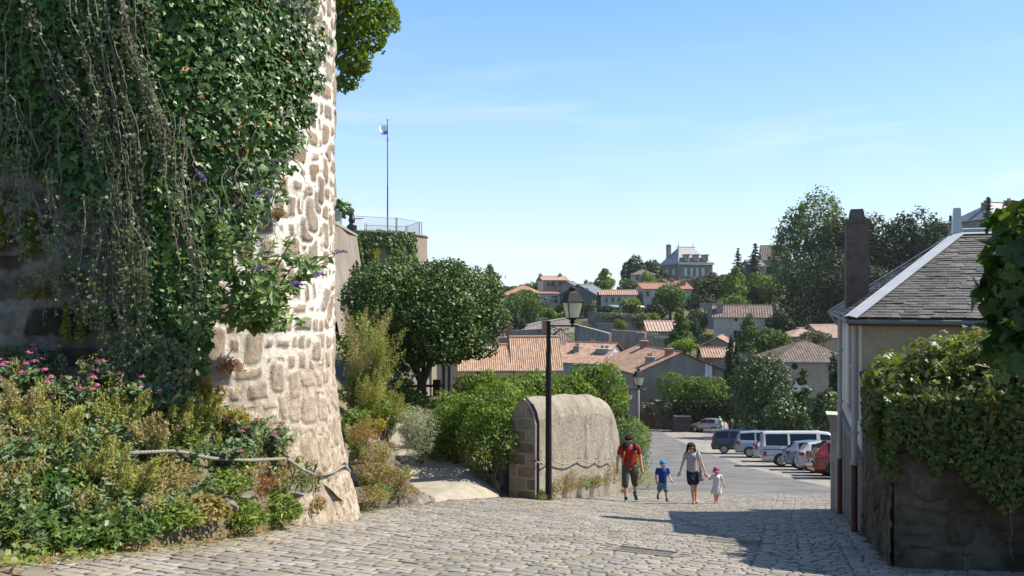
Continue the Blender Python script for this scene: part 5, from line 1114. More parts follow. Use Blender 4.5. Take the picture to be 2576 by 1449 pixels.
# ------------------------------------------------------------------ houses
def plane_frame(poly):
    p = np.asarray(poly, float); e1 = unit(p[1] - p[0]); n = np.zeros(3)
    for i in range(len(p)): n += np.cross(p[i], p[(i + 1) % len(p)])
    n = unit(n); e2 = np.cross(n, e1)
    q = np.column_stack([(p - p[0]) @ e1, (p - p[0]) @ e2]); return p[0], e1, e2, n, q
def span(q, x=None, y=None):
    """range of the convex outline q along the other axis at x or y"""
    a, v = (0, x) if y is None else (1, y); out = []
    for i in range(len(q)):
        s, t = q[i], q[(i + 1) % len(q)]
        if (s[a] - v) * (t[a] - v) <= 0 and abs(s[a] - t[a]) > 1e-9: f = (v - s[a]) / (t[a] - s[a]); out.append(s[1 - a] + f * (t[1 - a] - s[1 - a]))
    return (min(out), max(out)) if len(out) > 1 else None
def sheet(g, poly, pitch=.25, amp=.045, mat=0, row=.35, lift=.05):
    """corrugated tile sheet clipped to a convex outline whose first edge is the eave"""
    o, e1, e2, n, q = plane_frame(poly)
    if n[2] < 0: n = -n
    x0, x1 = q[:, 0].min(), q[:, 0].max(); m = max(4, int((x1 - x0) / (pitch / 6))); xs = np.linspace(x0 + 1e-4, x1 - 1e-4, m)
    V, U = [], []
    for x in xs:
        lo, hi = span(q, x=x); h = lift + amp * math.cos(2 * PI * x / pitch)
        for y in (lo, hi): V.append(o + e1 * x + e2 * y + n * h); U.append((x / pitch, y / row))
    idx = np.arange(2 * m).reshape(m, 2); Fq = np.stack([idx[:-1, 0], idx[1:, 0], idx[1:, 1], idx[:-1, 1]], -1)
    g.add(V, Fq, mat, np.array(U))
def slates(g, poly, expo=.12, wid=.24, mat=0, lift=.010):
    o, e1, e2, n, q = plane_frame(poly)
    if n[2] < 0: n = -n
    y = q[:, 1].min(); y1 = q[:, 1].max()
    while y < y1 - .02:
        ya, yb = y + 1e-3, min(y + expo, y1 - 1e-3); a, b = span(q, y=ya), span(q, y=yb)
        if a and b:
            x = min(a[0], b[0]) - RG.random() * wid
            while x < max(a[1], b[1]):
                w_ = wid * RG.uniform(.65, 1.25); s = [(max(x, a[0]), ya), (min(x + w_ - .004, a[1]), ya), (min(x + w_ - .004, b[1]), yb + .03), (max(x, b[0]), yb + .03)]; x += w_
                if s[1][0] - s[0][0] < .01 or s[2][0] - s[3][0] < .005: continue
                dz = RG.normal() * .003; dy = RG.normal() * .006; sk = RG.normal() * .004; hh = [lift + .012 + dz, lift + .012 + dz + sk, lift, lift]
                V = [o + e1 * c[0] + e2 * (c[1] + (dy if i < 2 else 0)) + n * hh[i] for i, c in enumerate(s)]; V += [V[0] - n * .012, V[1] - n * .012]
                g.add(V, [(0, 1, 2, 3), (4, 5, 1, 0)], mat, np.array([c for c in s] + [s[0], s[1]]))
        y += expo
m_gut = MAT('gutter_zinc', [(.15, .155, .16), (.22, .225, .23)], 4, rough=.6, metal=.1)
m_orange = TILE('orange_tiles', [(.44, .26, .16), (.54, .34, .22), (.61, .42, .29), (.38, .22, .14), (.58, .38, .26)], (.42, .34, .25), .5)
m_redt = TILE('red_tiles', [(.36, .20, .145), (.47, .28, .20), (.54, .35, .26), (.30, .17, .125), (.44, .27, .205)], (.27, .225, .175), .75)
m_brownt = TILE('brown_tiles', [(.15, .11, .09), (.22, .165, .135), (.27, .205, .17), (.12, .09, .075), (.24, .185, .155)], (.12, .11, .10), .5)
m_pinkt = TILE('pale_pink_tiles', [(.44, .29, .22), (.52, .36, .28), (.58, .43, .35), (.40, .27, .21)], (.36, .31, .26), .5)
m_freshr = TILE('fresh_red_tiles', [(.40, .20, .14), (.47, .26, .19), (.43, .22, .16)], (.36, .22, .17), .3)
m_slate = ASHLAR('blue_slate', [(.10, .11, .13), (.15, .16, .18), (.20, .21, .23)], (.05, .05, .06), .35, .2, .01, .3, spec=.5, rough=.5)
m_yellow = MAT('ochre_render', [(.50, .40, .25), (.58, .47, .31), (.44, .35, .22)], 1.3, bump=.4, bscale=12)
m_cream = MAT('cream_render', [(.46, .42, .36), (.58, .54, .47), (.66, .62, .55)], .5, bump=.2, bscale=10)
m_greyw = MAT('weathered_grey_render', [(.14, .13, .115), (.25, .23, .20), (.35, .32, .28), (.19, .175, .155)], .35, bump=.5, bscale=8, stretch=(1, 1, .4))
m_whitew = MAT('whitewashed_side', [(.34, .35, .35), (.46, .47, .47)], .6, bump=.3, stretch=(1, 1, .3))
m_beige = MAT('beige_render', [(.32, .27, .21), (.44, .37, .285), (.50, .43, .34)], .45, bump=.3, bscale=9)
m_stonew = MAT('grey_stonework', [(.20, .19, .18), (.30, .28, .26), (.38, .35, .32)], 1.2, bump=.7, bscale=7)
m_brick = ASHLAR('brick_stack', [(.34, .17, .11), (.44, .24, .15), (.38, .2, .13)], (.4, .34, .28), .24, .08, .012, .4)
m_brick.node_tree.nodes['Texture Coordinate'] if 0 else None
m_brickr = MAT('old_brick', [(.30, .15, .10), (.42, .22, .14)], 6, bump=.6, bscale=25)
m_shut = MAT('pale_shutter', [(.72, .74, .77), (.80, .82, .85)], 4, rough=.6)
m_brsh = MAT('brown_shutter', [(.13, .06, .04), (.18, .09, .06)], 4)
m_sill = MAT('stone_trim', [(.44, .41, .36), (.52, .49, .43)], 5)
m_door = MAT('dark_door', [(.035, .02, .015), (.06, .035, .025)], 4)

def house(name, label, u0, u1, vb, ve, vr, d, dp, rot=0.0, roof='gx', wm=None, rm=None, wins=(), chims=(), ov=.3, pitch=.3, hipr=None, group=None, extra=2.0, sidem=None, cat='house', gut=False, corr=True):
    """front face between picture columns u0,u1 at distance d; rows vb base, ve eave, vr ridge; chimneys (local x, local y, width, rise)"""
    w = (u1 - u0) / F * d / math.cos(rot); zb = (HZ - vb) / F * d; ze = (HZ - ve) / F * d; zr = (HZ - vr) / F * (d + dp * .5)
    ref = np.array([((u0 + u1) / 2 - 1288) / F * d, d, 0]); R_ = rotz(rot); Lw = lambda x, y, z: ref + R_ @ np.array([x, y, z])
    t = thing(name, label, cat, (ref[0], ref[1], zb), group); zg = zb - extra; h = w / 2
    g = G(); B = lambda x, y, z: Lw(x, y, z)
    c = [(-h, 0), (h, 0), (h, dp), (-h, dp)]
    for i in range(4):
        (xa, ya), (xb, yb) = c[i], c[(i + 1) % 4]; pl = [B(xa, ya, zg), B(xb, yb, zg), B(xb, yb, ze)]
        if (roof == 'gx' and i in (1, 3)) or (roof == 'gy' and i in (0, 2)): pl.append(B((xa + xb) / 2, (ya + yb) / 2, zr - .05))
        pl.append(B(xa, ya, ze)); q = np.array(pl); s_ = np.array([[p_ @ (R_ @ np.array([1, .3, 0])), p_[2]] for p_ in q])
        g.add(q, [tuple(range(len(q)))], 1 if (sidem and i in (1, 3)) else 0, s_)
    if roof == 'flat': g.add([B(-h, 0, ze), B(h, 0, ze), B(h, dp, ze), B(-h, dp, ze)], [(0, 1, 2, 3)], 0)
    g.build('wall', [wm, sidem or wm], t)
    rp = []
    if roof == 'gx':
        k = (zr - ze) / (dp / 2); e = ze - ov * k
        rp = [[(-h - ov, -ov, e), (h + ov, -ov, e), (h + ov, dp / 2, zr), (-h - ov, dp / 2, zr)], [(h + ov, dp + ov, e), (-h - ov, dp + ov, e), (-h - ov, dp / 2, zr), (h + ov, dp / 2, zr)]]
    elif roof == 'gy':
        k = (zr - ze) / h; e = ze - ov * k
        rp = [[(-h - ov, dp + ov, e), (-h - ov, -ov, e), (0, -ov, zr), (0, dp + ov, zr)], [(h + ov, -ov, e), (h + ov, dp + ov, e), (0, dp + ov, zr), (0, -ov, zr)]]
    elif roof == 'hip':
        hr = hipr if hipr is not None else min(dp / 2, h * .98); k = (zr - ze) / (dp / 2); e = ze - ov * k
        rp = [[(-h - ov, -ov, e), (h + ov, -ov, e), (h - hr, dp / 2, zr), (-h + hr, dp / 2, zr)], [(h + ov, -ov, e), (h + ov, dp + ov, e), (h - hr, dp / 2, zr)],
              [(h + ov, dp + ov, e), (-h - ov, dp + ov, e), (-h + hr, dp / 2, zr), (h - hr, dp / 2, zr)], [(-h - ov, dp + ov, e), (-h - ov, -ov, e), (-h + hr, dp / 2, zr)]]
    elif roof == 'shed':
        rp = [[(-h - ov, -ov, ze - .1), (h + ov, -ov, ze - .1), (h + ov, dp + ov, zr), (-h - ov, dp + ov, zr)]]
    ro = None
    if rp:
        g = G()
        for pl in rp:
            pw = [B(*v) for v in pl]; o, e1, e2, n, q = plane_frame(pw); n = n if n[2] > 0 else -n
            uvp = q / np.array([pitch, .35]) if corr else q
            g.add(np.array(pw) + n * .01, [tuple(range(len(pw)))], 0, uvp); g.add(np.array(pw) - n * .07, [tuple(range(len(pw)))[::-1]], 1)
            pw_ = np.array(pw); k_ = len(pw)
            for i in range(k_): g.add([pw_[i] - n * .07, pw_[(i + 1) % k_] - n * .07, pw_[(i + 1) % k_] + n * .01, pw_[i] + n * .01], [(0, 1, 2, 3)], 1)
            if corr: sheet(g, pw, pitch, .034 * pitch / .3, 0)
        ro = g.build('roof', [rm, m_brsh], t)
        if roof in ('gx', 'hip'):
            hr = 0 if roof == 'gx' else hr - ov; g = G(); g.tube([B(-h - ov + hr, dp / 2, zr + .05), B(h + ov - hr, dp / 2, zr + .05)], .13, 7, 0); g.build('ridge', rm, ro)
        elif roof == 'gy':
            g = G(); g.tube([B(0, -ov, zr + .05), B(0, dp + ov, zr + .05)], .13, 7, 0); g.build('ridge', rm, ro)
        if gut:
            g = G(); e_ = rp[0]; g.tube([B(*e_[0]) + [0, 0, -.02], B(*e_[1]) + [0, 0, -.02]], .09, 7); g.build('gutter', m_gut, t)
    for wn_ in wins:
        ua, ub, va, vb_, kind = wn_[:5]; face = wn_[5] if len(wn_) > 5 else 'front'; xc = ((ua + ub) / 2 - (u0 + u1) / 2) / F * d / math.cos(rot); ww = (ub - ua) / F * d / math.cos(rot); z0, z1 = (HZ - vb_) / F * d, (HZ - va) / F * d
        if face == 'front': C_ = lambda x, off, z: B(xc + x, -off, z); rr = rot
        else: yc = wn_[6]; sgn = 1 if face == 'right' else -1; C_ = lambda x, off, z: B(sgn * (h + off), yc + x, z); rr = rot + PI / 2; ww = wn_[7]
        zm, hh = (z0 + z1) / 2, z1 - z0; bx_ = lambda g_, x, off, z, sx, sy, sz, mt=0: g_.box(C_(x, off, z), (sx, sy, sz), rr, mt)
        g = G(); fr = .10
        if kind == 'closed':
            for sx in (-1, 1): bx_(g, sx * ww / 4, .05, zm, ww / 2 - .02, .06, hh)
            g.build('shutter', m_shut, t); continue
        if kind == 'brown': bx_(g, 0, .04, zm, ww, .06, hh); g.build('shutter', m_brsh, t); continue
        if kind == 'door': bx_(g, 0, .02, zm, ww, .05, hh); bx_(g, 0, .05, z1 + .06, ww + .3, .06, .12, 1); g.build('door', [m_door, m_sill], t); continue
        if kind == 'hole': bx_(g, 0, .012, zm, ww, .03, hh); g.build('opening', m_dark, t); continue
        for sx in (-1, 1): bx_(g, sx * (ww / 2 + fr / 2), .03, zm, fr, .07, hh + 2 * fr)
        bx_(g, 0, .032, z1 + fr / 2, ww, .07, fr); bx_(g, 0, .06, z0 - fr / 2, ww, .14, fr); bx_(g, 0, .026, zm, .05, .05, hh - .04)
        fo = g.build('window', m_sill, t); g = G(); bx_(g, 0, .006, zm, ww - .004, .02, hh - .004); g.build('pane', m_glass, fo)
        if kind == 'shut':
            for sx in (-1, 1): g = G(); bx_(g, sx * (ww * 1.0 + fr), .04, zm, ww * .8, .05, hh); g.build('shutter', m_shut, t)
    for ch in chims:
        x, y, cw, top = ch[:4]; mt = ch[4] if len(ch) > 4 else m_brickr; zt = (HZ - top) / F * (d + y); g = G(); base_z = ze - .3
        g.box(B(x, y, (base_z + zt) / 2), (cw, cw * 1.25, zt - base_z), rot, 0); g.box(B(x, y, zt + .05), (cw * 1.2, cw * 1.45, .12), rot, 1)
        for sx in (-.2, .2): g.lathe(B(x + sx * cw, y, zt + .11), [(.12 * cw + .05, 0), (.1 * cw + .04, .35)], 8, 2)
        g.build('chimney', [mt, m_sill, m_brickr], ro or t)
    return t, B

# --- near valley houses
d_ = 82
t, B = house('tiled_house', 'ochre house with bright orange ribbed roof behind the garden shrubs, main block', 1292, 1412, 1060, 927, 848, d_, 5.2, .10, 'gx', m_yellow, m_orange, [(1333, 1349, 934, 975, 'door')], [], .2, .22, gut=True)
t, B = house('tiled_house', 'lower ochre wing of the orange roofed house, with a tall brick chimney', 1152, 1291, 1060, 928, 868, d_ - .6, 4.6, .10, 'gx', m_yellow, m_orange, [(1196, 1218, 935, 948, 'brown'), (1205, 1216, 950, 968, 'hole')], [(2.0, 2.9, .75, 850)], .2, .22, gut=True)
house('tiled_house', 'ochre house corner with two dark doors seen under the round tree', 1088, 1150, 1060, 905, 880, 76, 5, .1, 'gx', m_yellow, m_orange, [(1112, 1120, 920, 985, 'door'), (1126, 1133, 920, 985, 'door')], [], .2, .25)
house('stone_shed', 'rubble shed wall behind the trunk of the round tree', 1010, 1086, 1050, 905, 895, 60, 4, 0, 'shed', m_ramp, m_orange, [], [], .2, .25, cat='shed')
# grey gable house on the car park: gable to the camera, long red roof running back to the left
d_ = 92
t, B = house('gable_house', 'long weathered grey gable house with reddish tiled roof, black stained end wall', 1595, 1832, 1072, 936, 877, d_, 14, .2, 'gy', m_greyw, m_redt, [(1776, 1795, 915, 950, 'closed')], [(-3.2, 1.6, .8, 898, m_stonew), (-1.0, 1.2, .7, 878, m_brickr), (-.3, 11, .8, 858)], .25, .3)
house('gable_house', 'wing of the grey gable house with a white washed wall and two grey chimneys', 1392, 1506, 1045, 912, 862, 104, 11, -.5, 'gx', m_whitew, m_redt, [], [(-1.2, 3.2, .8, 872, m_stonew), (2.6, 3.6, 1.6, 876, m_whitew)], .25, .3, sidem=m_greyw)
g = G(); p_ = P(1548, 880, 98); g.lathe(p_, [(.05, 0), (.25, .04), (.36, .12), (.34, .12), (.05, .06)], 14, 0, rotz(.5) @ np.array([[1, 0, 0], [0, 0, -1], [0, 1, 0]])); g.tube([p_, p_ + [0, .1, -1.2]], .03, 5)
solo(g, 'satellite_dish', m_white, 'small white satellite dish above the red roofs', 'satellite dish', p_)
house('tiled_house', 'small red roofed house squeezed behind the lamp post', 1392, 1530, 960, 896, 866, 108, 7, .1, 'gx', m_greyw, m_redt, [], [(2.2, 3, .7, 862)], .25, .3)
house('tiled_house', 'brown roofed stone house right behind the street lamp bracket', 1380, 1446, 905, 862, 828, 118, 6, .0, 'hip', m_stonew, m_brownt, [], [], .25, .35, hipr=2.2)
t = thing('ruined_wall', 'old stone wall with two brick chimney stacks left of the lamp post', 'wall', P(1320, 850, 120)); g = G(); a, b = P(1268, 832, 120), P(1386, 826, 120)
g.prism([a, b, b - [0, 0, 4], a - [0, 0, 4]], (0, .6, 0)); g.build('wall', m_stonew, t)
for u_, v_ in ((1278, 816), (1371, 812)): g = G(); p_ = P(u_, v_, 119.5); g.box(p_ - [0, 0, .9], (.85, .7, 2.2)); g.box(p_ + [0, 0, .25], (1.0, .9, .18)); g.build('chimney', m_brickr, t)
# big beige house with round window
d_ = 90
t, B = house('beige_house', 'big beige house with a small round window and faded brown tile roof', 1950, 2150, 1085, 908, 858, d_, 10, -.12, 'hip', m_beige, m_brownt, [(2000, 2030, 955, 985, 'closed')], [(6.0, 6, .8, 850, m_stonew)], .3, .3, hipr=4.2, gut=True)
for nm, r_, off, mt in (('window', .52, .05, m_sill), ('pane', .38, .08, m_glass)):
    g = G(); c_ = B((2000 - 2050) / F * d_, -off, (HZ - 922) / F * d_); ax = rotz(-.12) @ np.array([[1, 0, 0], [0, 0, -1], [0, 1, 0]]).T; g.lathe(c_, [(r_, -.05), (r_, .0), (r_ * .96, .03)], 18, 0, ax)
    if nm == 'window': w_o = g.build('round_window', mt, t)
    else: g.build('pane', mt, w_o)
g = G(); g.tube([B(4.2, -.1, -7.2), B(4.2, -.1, -11)], .07, 6); g.build('downpipe', m_gut, t)
g = G(); pl = [B(4.6, 2.0, -5.55), B(6.6, 2.0, -5.55), B(6.6, 3.0, -5.05), B(4.6, 3.0, -5.05)]; g.prism(pl, (0, 0, .12)); g.build('skylight', MAT('skylight_glass', [(.35, .5, .6)], rough=.1, spec=.8), t)
house('tiled_house', 'pale pink tiled roof above the beige house, left one', 1992, 2068, 880, 846, 826, 118, 7, -.1, 'hip', m_beige, m_pinkt, [], [], .3, .35)
house('tiled_house', 'pale pink tiled roof partly hidden by the slate house chimney', 2072, 2140, 890, 848, 818, 122, 7, .25, 'gx', m_beige, m_pinkt, [], [], .3, .35)
house('tiled_house', 'small grey gable house with red ridge, behind the gable house', 1770, 1838, 930, 868, 846, 112, 8, -.35, 'gy', m_greyw, m_redt, [], [], .3, .35)
house('tiled_house', 'low red roofed annex beside the cypress', 1772, 1850, 950, 898, 876, 103, 5, -.1, 'gx', m_greyw, m_redt, [], [], .25, .35)
house('tiled_house', 'small house with a striped pink tile roof right of the lantern', 1630, 1704, 900, 832, 808, 134, 6, .0, 'gx', m_beige, m_pinkt, [], [(-4.2, -3, .9, 838, m_brickr)], .25, .55)
house('stone_house', 'cream gabled house with a dark brown tile roof below the tall trees', 1800, 1935, 880, 797, 768, 138, 8, -.25, 'gx', m_cream, m_brownt, [(1850, 1856, 800, 808, 'hole'), (1874, 1888, 806, 818, 'plain'), (1847, 1864, 832, 850, 'plain')], [(-3.8, 2, 1.2, 764, m_stonew)], .3, .45)
# --- houses across the valley
house('hipped_house', 'cream bungalow with an orange hipped roof at the left of the hillside', 1262, 1352, 790, 740, 718, 205, 9, -.25, 'hip', m_cream, m_freshr, [(1268, 1271, 748, 760, 'plain'), (1277, 1280, 748, 760, 'plain'), (1284, 1292, 748, 762, 'plain')], [], .5, .5)
house('tall_house', 'three storey beige house with brown shutters, tallest on the left hillside', 1366, 1428, 765, 704, 695, 215, 6, .22, 'gx', MAT('beige_plain', [(.34, .30, .25), (.40, .36, .30)], .5), m_pinkt, [(1376, 1384, 711, 719, 'plain'), (1387, 1395, 709, 720, 'brown'), (1406, 1413, 708, 717, 'brown'), (1422, 1428, 708, 712, 'brown')], [(-3.4, 3, .8, 692, m_stonew), (2.2, 3, .8, 691, m_stonew)], .4, .5, sidem=m_cream)
house('white_house', 'white house with a blue awning below the tall beige house', 1346, 1408, 790, 738, 734, 200, 6, .05, 'shed', m_cream, m_freshr, [(1382, 1402, 752, 762, 'plain'), (1388, 1404, 745, 749, 'hole')], [], .2, .5)
house('grey_house', 'grey slate roofed house with a dark gable beside the lantern top', 1410, 1500, 795, 742, 716, 192, 9, -.5, 'gy', MAT('slate_hung_gable', [(.13, .14, .15), (.18, .19, .20)], .6), m_slate, [(1452, 1456, 726, 729, 'plain'), (1474, 1478, 726, 729, 'plain'), (1460, 1463, 757, 770, 'hole'), (1474, 1477, 757, 770, 'hole')], [(-.5, 6, .9, 708, m_stonew)], .4, .5, sidem=m_cream, corr=False)
house('grey_house', 'smaller grey gabled house above the slate one', 1398, 1452, 765, 722, 708, 206, 7, -.35, 'gy', m_stonew, m_slate, [(1405, 1410, 726, 736, 'plain')], [], .4, .5, corr=False)
house('long_house', 'cream house with four dark windows in a row and a pink tiled roof', 1512, 1600, 800, 741, 730, 188, 8, -.10, 'gx', m_cream, m_redt, [(1522, 1529, 748, 760, 'plain'), (1538, 1545, 748, 760, 'plain'), (1554, 1561, 748, 760, 'plain'), (1571, 1577, 748, 757, 'plain'), (1522, 1530, 771, 780, 'plain'), (1536, 1544, 772, 780, 'plain'), (1550, 1556, 772, 780, 'plain')], [], .4, .5, sidem=MAT('grey_gable', [(.24, .25, .26), (.30, .31, .32)], .6))
g = G(); a, b = P(1531, 768, 187), P(1563, 768, 187); g.prism([a, b, b + [0, -1.6, -.5], a + [0, -1.6, -.5]], (0, 0, .08)); solo(g, 'awning', MAT('teal_awning', [(.18, .30, .32)]), 'teal awning over the terrace of the four windowed house', 'awning', a)
house('cream_house', 'tall cream house with pale blue shutters and a red tiled roof', 1618, 1742, 800, 726, 713, 190, 9, .10, 'gx', m_cream, m_freshr, [(1625, 1631, 733, 745, 'plain'), (1640, 1648, 733, 747, 'closed'), (1658, 1666, 733, 747, 'closed'), (1626, 1632, 766, 776, 'plain')], [(4.6, 3, 1.0, 708, m_brickr)], .4, .5)
house('cream_house', 'small red roofed house under the chateau', 1690, 1768, 770, 716, 708, 212, 8, .25, 'gx', m_cream, m_freshr, [(1745, 1749, 722, 730, 'hole')], [(-3, 3, .9, 703, m_brickr), (.5, 3, .9, 704)], .4, .5)
house('hipped_house', 'low house with a grey roof among the trees left of the chateau', 1588, 1648, 725, 690, 678, 238, 8, -.1, 'hip', m_cream, m_brownt, [(1600, 1606, 692, 704, 'plain')], [], .4, .5)
g = G(); p_ = P(1605, 772, 183); g.lathe(p_, [(1.55, -.12), (1.6, 0), (1.2, .22), (.5, .4), (.05, .5)], 12); g.lathe(p_ - [0, 0, 2.3], [(.05, 0), (.05, 2.4)], 6); solo(g, 'parasol', m_white, 'white garden parasol in front of the tall cream house', 'parasol', p_ - [0, 0, 2.3])
house('hipped_house', 'orange tiled roof showing above the trees right of the chateau', 1812, 1846, 712, 700, 692, 262, 8, .1, 'hip', m_cream, m_freshr, [], [], .4, .5)
house('hipped_house', 'orange roof tip left of the dark trees by the chateau', 1726, 1740, 0, 0, 0, 262, 5, .1, 'hip', m_cream, m_freshr, [], [], .4, .5) if False else None
house('red_roofed_house', 'red roofed cottage at the right edge of the round tree', 1236, 1274, 830, 796, 770, 150, 7, .5, 'gx', m_greyw, m_freshr, [], [], .3, .5)
house('stone_house', 'dark stone building with a pitched roof left of the big tree', 1922, 1985, 720, 652, 618, 235, 10, -.2, 'gx', m_stonew, m_brownt, [(1930, 1940, 672, 690, 'hole')], [], .4, .5)
house('stone_house', 'small roofed outbuilding below the dark stone building', 1888, 1926, 720, 668, 655, 225, 6, .2, 'gx', m_greyw, m_slate, [], [], .4, .5, corr=False)
house('grey_manor', 'grey house with dormer and chimneys at the top right of the hill', 2478, 2640, 620, 548, 510, 130, 9, .2, 'hip', m_stonew, m_slate, [(2498, 2510, 562, 578, 'plain')], [(-2.4, 4, .8, 512, m_brickr), (2.2, 4, .9, 505, m_brickr)], .4, .4, corr=False)
# --- the chateau
m_slate2 = ASHLAR('sunlit_slate', [(.20, .21, .23), (.28, .29, .31), (.34, .35, .37)], (.16, .16, .17), .35, .2, .01, .3, spec=.6, rough=.35)  # slate colour lightened to stand in for the sun's reflection on the roof
d_ = 250; t, B = house('chateau', 'grey stone chateau with a tall slate hipped roof and three dormers on the hilltop', 1705, 1796, 735, 662, 622, d_, 13, .28, 'hip', m_stonew, m_slate2, [(1719, 1727, 674, 694, 'closed'), (1743, 1750, 674, 696, 'shut'), (1766, 1774, 674, 694, 'closed'), (1732, 1738, 705, 714, 'plain'), (1752, 1760, 706, 720, 'hole'), (0, 0, 676, 692, 'closed', 'left', 3.4, 1.4), (0, 0, 676, 692, 'closed', 'left', 8.0, 1.4)], [(-4.4, 9.8, 1.1, 618, m_stonew)], .5, .5, hipr=3.4, corr=False)
w_ = 91 / F * d_ / math.cos(.28); h_ = w_ / 2; zc = (HZ - 662) / F * d_
g = G(); g.box(B(0, -.2, zc + .0), (w_ + .5, .5, .5), .28); g.box(B(-h_ - .2, 6.5, zc + .003), (.5, 12.9, .5), .28); g.build('cornice', m_sill, t)
for i, x in enumerate((-2.9, .4, 3.7)):
    g = G(); c_ = B(x, 1.0, zc + 1.55); g.box(c_, (1.25, 2.2, 1.9), .28, 0); g.box(B(x, .75, zc + 2.62), (1.7, 2.6, .28), .28, 1); g.box(B(x, -.12, zc + 1.6), (.85, .08, 1.4), .28, 2); do_ = g.build('dormer', [m_sill, m_slate, m_white], t)
    g = G(); g.box(B(x, -.18, zc + 1.6), (.55, .05, 1.1), .28); g.build('pane', m_glass, do_)
for x in (-2.6, 2.6):
    g = G(); p_ = B(x, 6.5, (HZ - 622) / F * (d_ + 6.5)); g.tube([p_, p_ + [0, 0, 1.9]], [.14, .03], 6); g.ell(p_ + [0, 0, .5], (.2, .2, .2), 8, 5); g.build('finial', m_zinc, t)
# --- terrace walls on the slope
def terrace(label, pts, h, d, mat=m_stonew, group='old terrace walls on the slope'):
    g = G()
    for (ua, va, da), (ub, vb, db) in zip(pts[:-1], pts[1:]):
        a, b = P(ua, va, da), P(ub, vb, db); dv = unit(np.cross(b - a, [0, 0, 1])) * -.5; g.prism([a, b, b - [0, 0, h], a - [0, 0, h]], dv); g.prism([a - dv * .15, b - dv * .15, b + dv * 1.1, a + dv * 1.1], (0, 0, .18))
    return solo(g, 'terrace_wall', mat, label, 'wall', P(*pts[0]) - [0, 0, h], group)
terrace('long grey terrace wall below the four windowed house', [(1478, 786, 172), (1560, 790, 170), (1632, 796, 168)], 6, 0)
terrace('tall dark terrace wall with a stepped top, right of the lamp post', [(1445, 818, 140), (1527, 840, 128), (1532, 842, 127.5)], 7, 0, m_greyw)
terrace('lower dark terrace wall below the planted slope', [(1538, 832, 136), (1622, 838, 132)], 6, 0, m_greyw)
terrace('pale ramp wall climbing left towards the bungalow', [(1300, 826, 145), (1360, 812, 152), (1445, 798, 160)], 3, 0)
terrace('low stone wall topped with grass under the long terrace wall', [(1500, 816, 155), (1610, 818, 150)], 3, 0)
terrace('terrace wall behind the dark tiled house', [(1760, 764, 160), (1830, 766, 156), (1950, 770, 150)], 5, 0)
# --- slate house on the right
Ac, az = np.array([5.14, 11.7]), -.28
def Hs(s, t, z): return np.array([*(Ac + AX[:2] * s + RX[:2] * t), z])
m_bigslate = MAT('old_slates', [(.045, .043, .041), (.08, .076, .072), (.12, .114, .107)], 3.5, rough=.6, bump=.6, bscale=30, island=.6, spec=.35)
m_front = ASHLAR('tuffeau_blocks', [(.36, .30, .20), (.42, .36, .25), (.39, .33, .23)], (.46, .41, .31), .62, .31, .006, .3, mottling=.45)
m_crepi = MAT('brown_crepi', [(.24, .20, .17), (.32, .27, .23)], 3, bump=1, bscale=60)
m_pale = MAT('pale_lime_wall', [(.66, .63, .56), (.80, .76, .68)], 1.6, bump=.3, bscale=14)  # pale lime, with light bounced off the street added into the colour
t = thing('slate_house', 'cream stone house with a dark slate hipped roof and bright zinc hip strip', 'house', Hs(0, 0, -4.6)); DP, WD_ = 5.4, 9.0
g = G(); zl = az + .02
q = np.array([Hs(0, 0, -5.5), Hs(0, WD_, -5.5), Hs(0, WD_, zl), Hs(0, 0, zl)]); g.add(q, [(0, 1, 2, 3)], 0, np.array([[0, -5.5], [WD_, -5.5], [WD_, zl], [0, zl]]))
for z0, z1, mt in ((-5.5, -2.36, 1), (-2.36, zl, 2)):
    q = [Hs(DP, 0, z0), Hs(0, 0, z0), Hs(0, 0, z1), Hs(DP, 0, z1)]; g.add(q, [(0, 1, 2, 3)], mt)
g.add([Hs(0, WD_, -5.5), Hs(DP, WD_, -5.5), Hs(DP, WD_, zl), Hs(0, WD_, zl)], [(0, 1, 2, 3)], 2); g.add([Hs(DP, WD_, -5.5), Hs(DP, 0, -5.5), Hs(DP, 0, zl), Hs(DP, WD_, zl)], [(0, 1, 2, 3)], 2)
g.build('wall', [m_front, m_crepi, m_pale], t)
aW = math.atan2(AX[1], AX[0])
g = G(); g.box(Hs(DP / 2, -.03, -2.31), (DP, .06, .11), aW); g.build('plinth', MAT('plinth_grey', [(.22, .22, .23), (.28, .28, .28)], 6), t)
OV = .2; PZ = 1.12; e0, eB, eR = Hs(-OV, -OV, az), Hs(DP + OV, -OV, az), Hs(-OV, WD_ + OV, az); pk, pr_ = Hs(2.7, 1.7, PZ), Hs(2.7, WD_ + OV, PZ); eBR = Hs(DP + OV, WD_ + OV, az)
g = G()
for pl in ([e0, eR, pr_, pk], [eB, e0, pk], [eBR, eB, pk, pr_]):
    g.add(np.array(pl), [tuple(range(len(pl)))], 0); slates(g, pl, .088, .22, 0)
g.add([e0, eR, eBR, eB], [(3, 2, 1, 0)], 1)
ro = g.build('roof', [m_bigslate, m_brsh], t)
def strip(a, b, side, w, lift=.035, th=.012): 
    n = unit(np.cross(b - a, side)); n = n if n[2] > 0 else -n; s_ = unit(side - (side @ unit(b - a)) * unit(b - a)); return [a + n * lift, b + n * lift, b + s_ * w + n * lift, a + s_ * w + n * lift], n * th
g = G(); m_strip = MAT('bright_zinc', [(.34, .37, .41), (.45, .48, .52)], 3, rough=.5, metal=.15)
for side, w in ((eR - e0, .135), (eB - e0, .07)): pl, v_ = strip(e0, pk, side, w); g.prism(pl, v_)
pl, v_ = strip(eB, pk, e0 - eB, .1); g.prism(pl, v_)
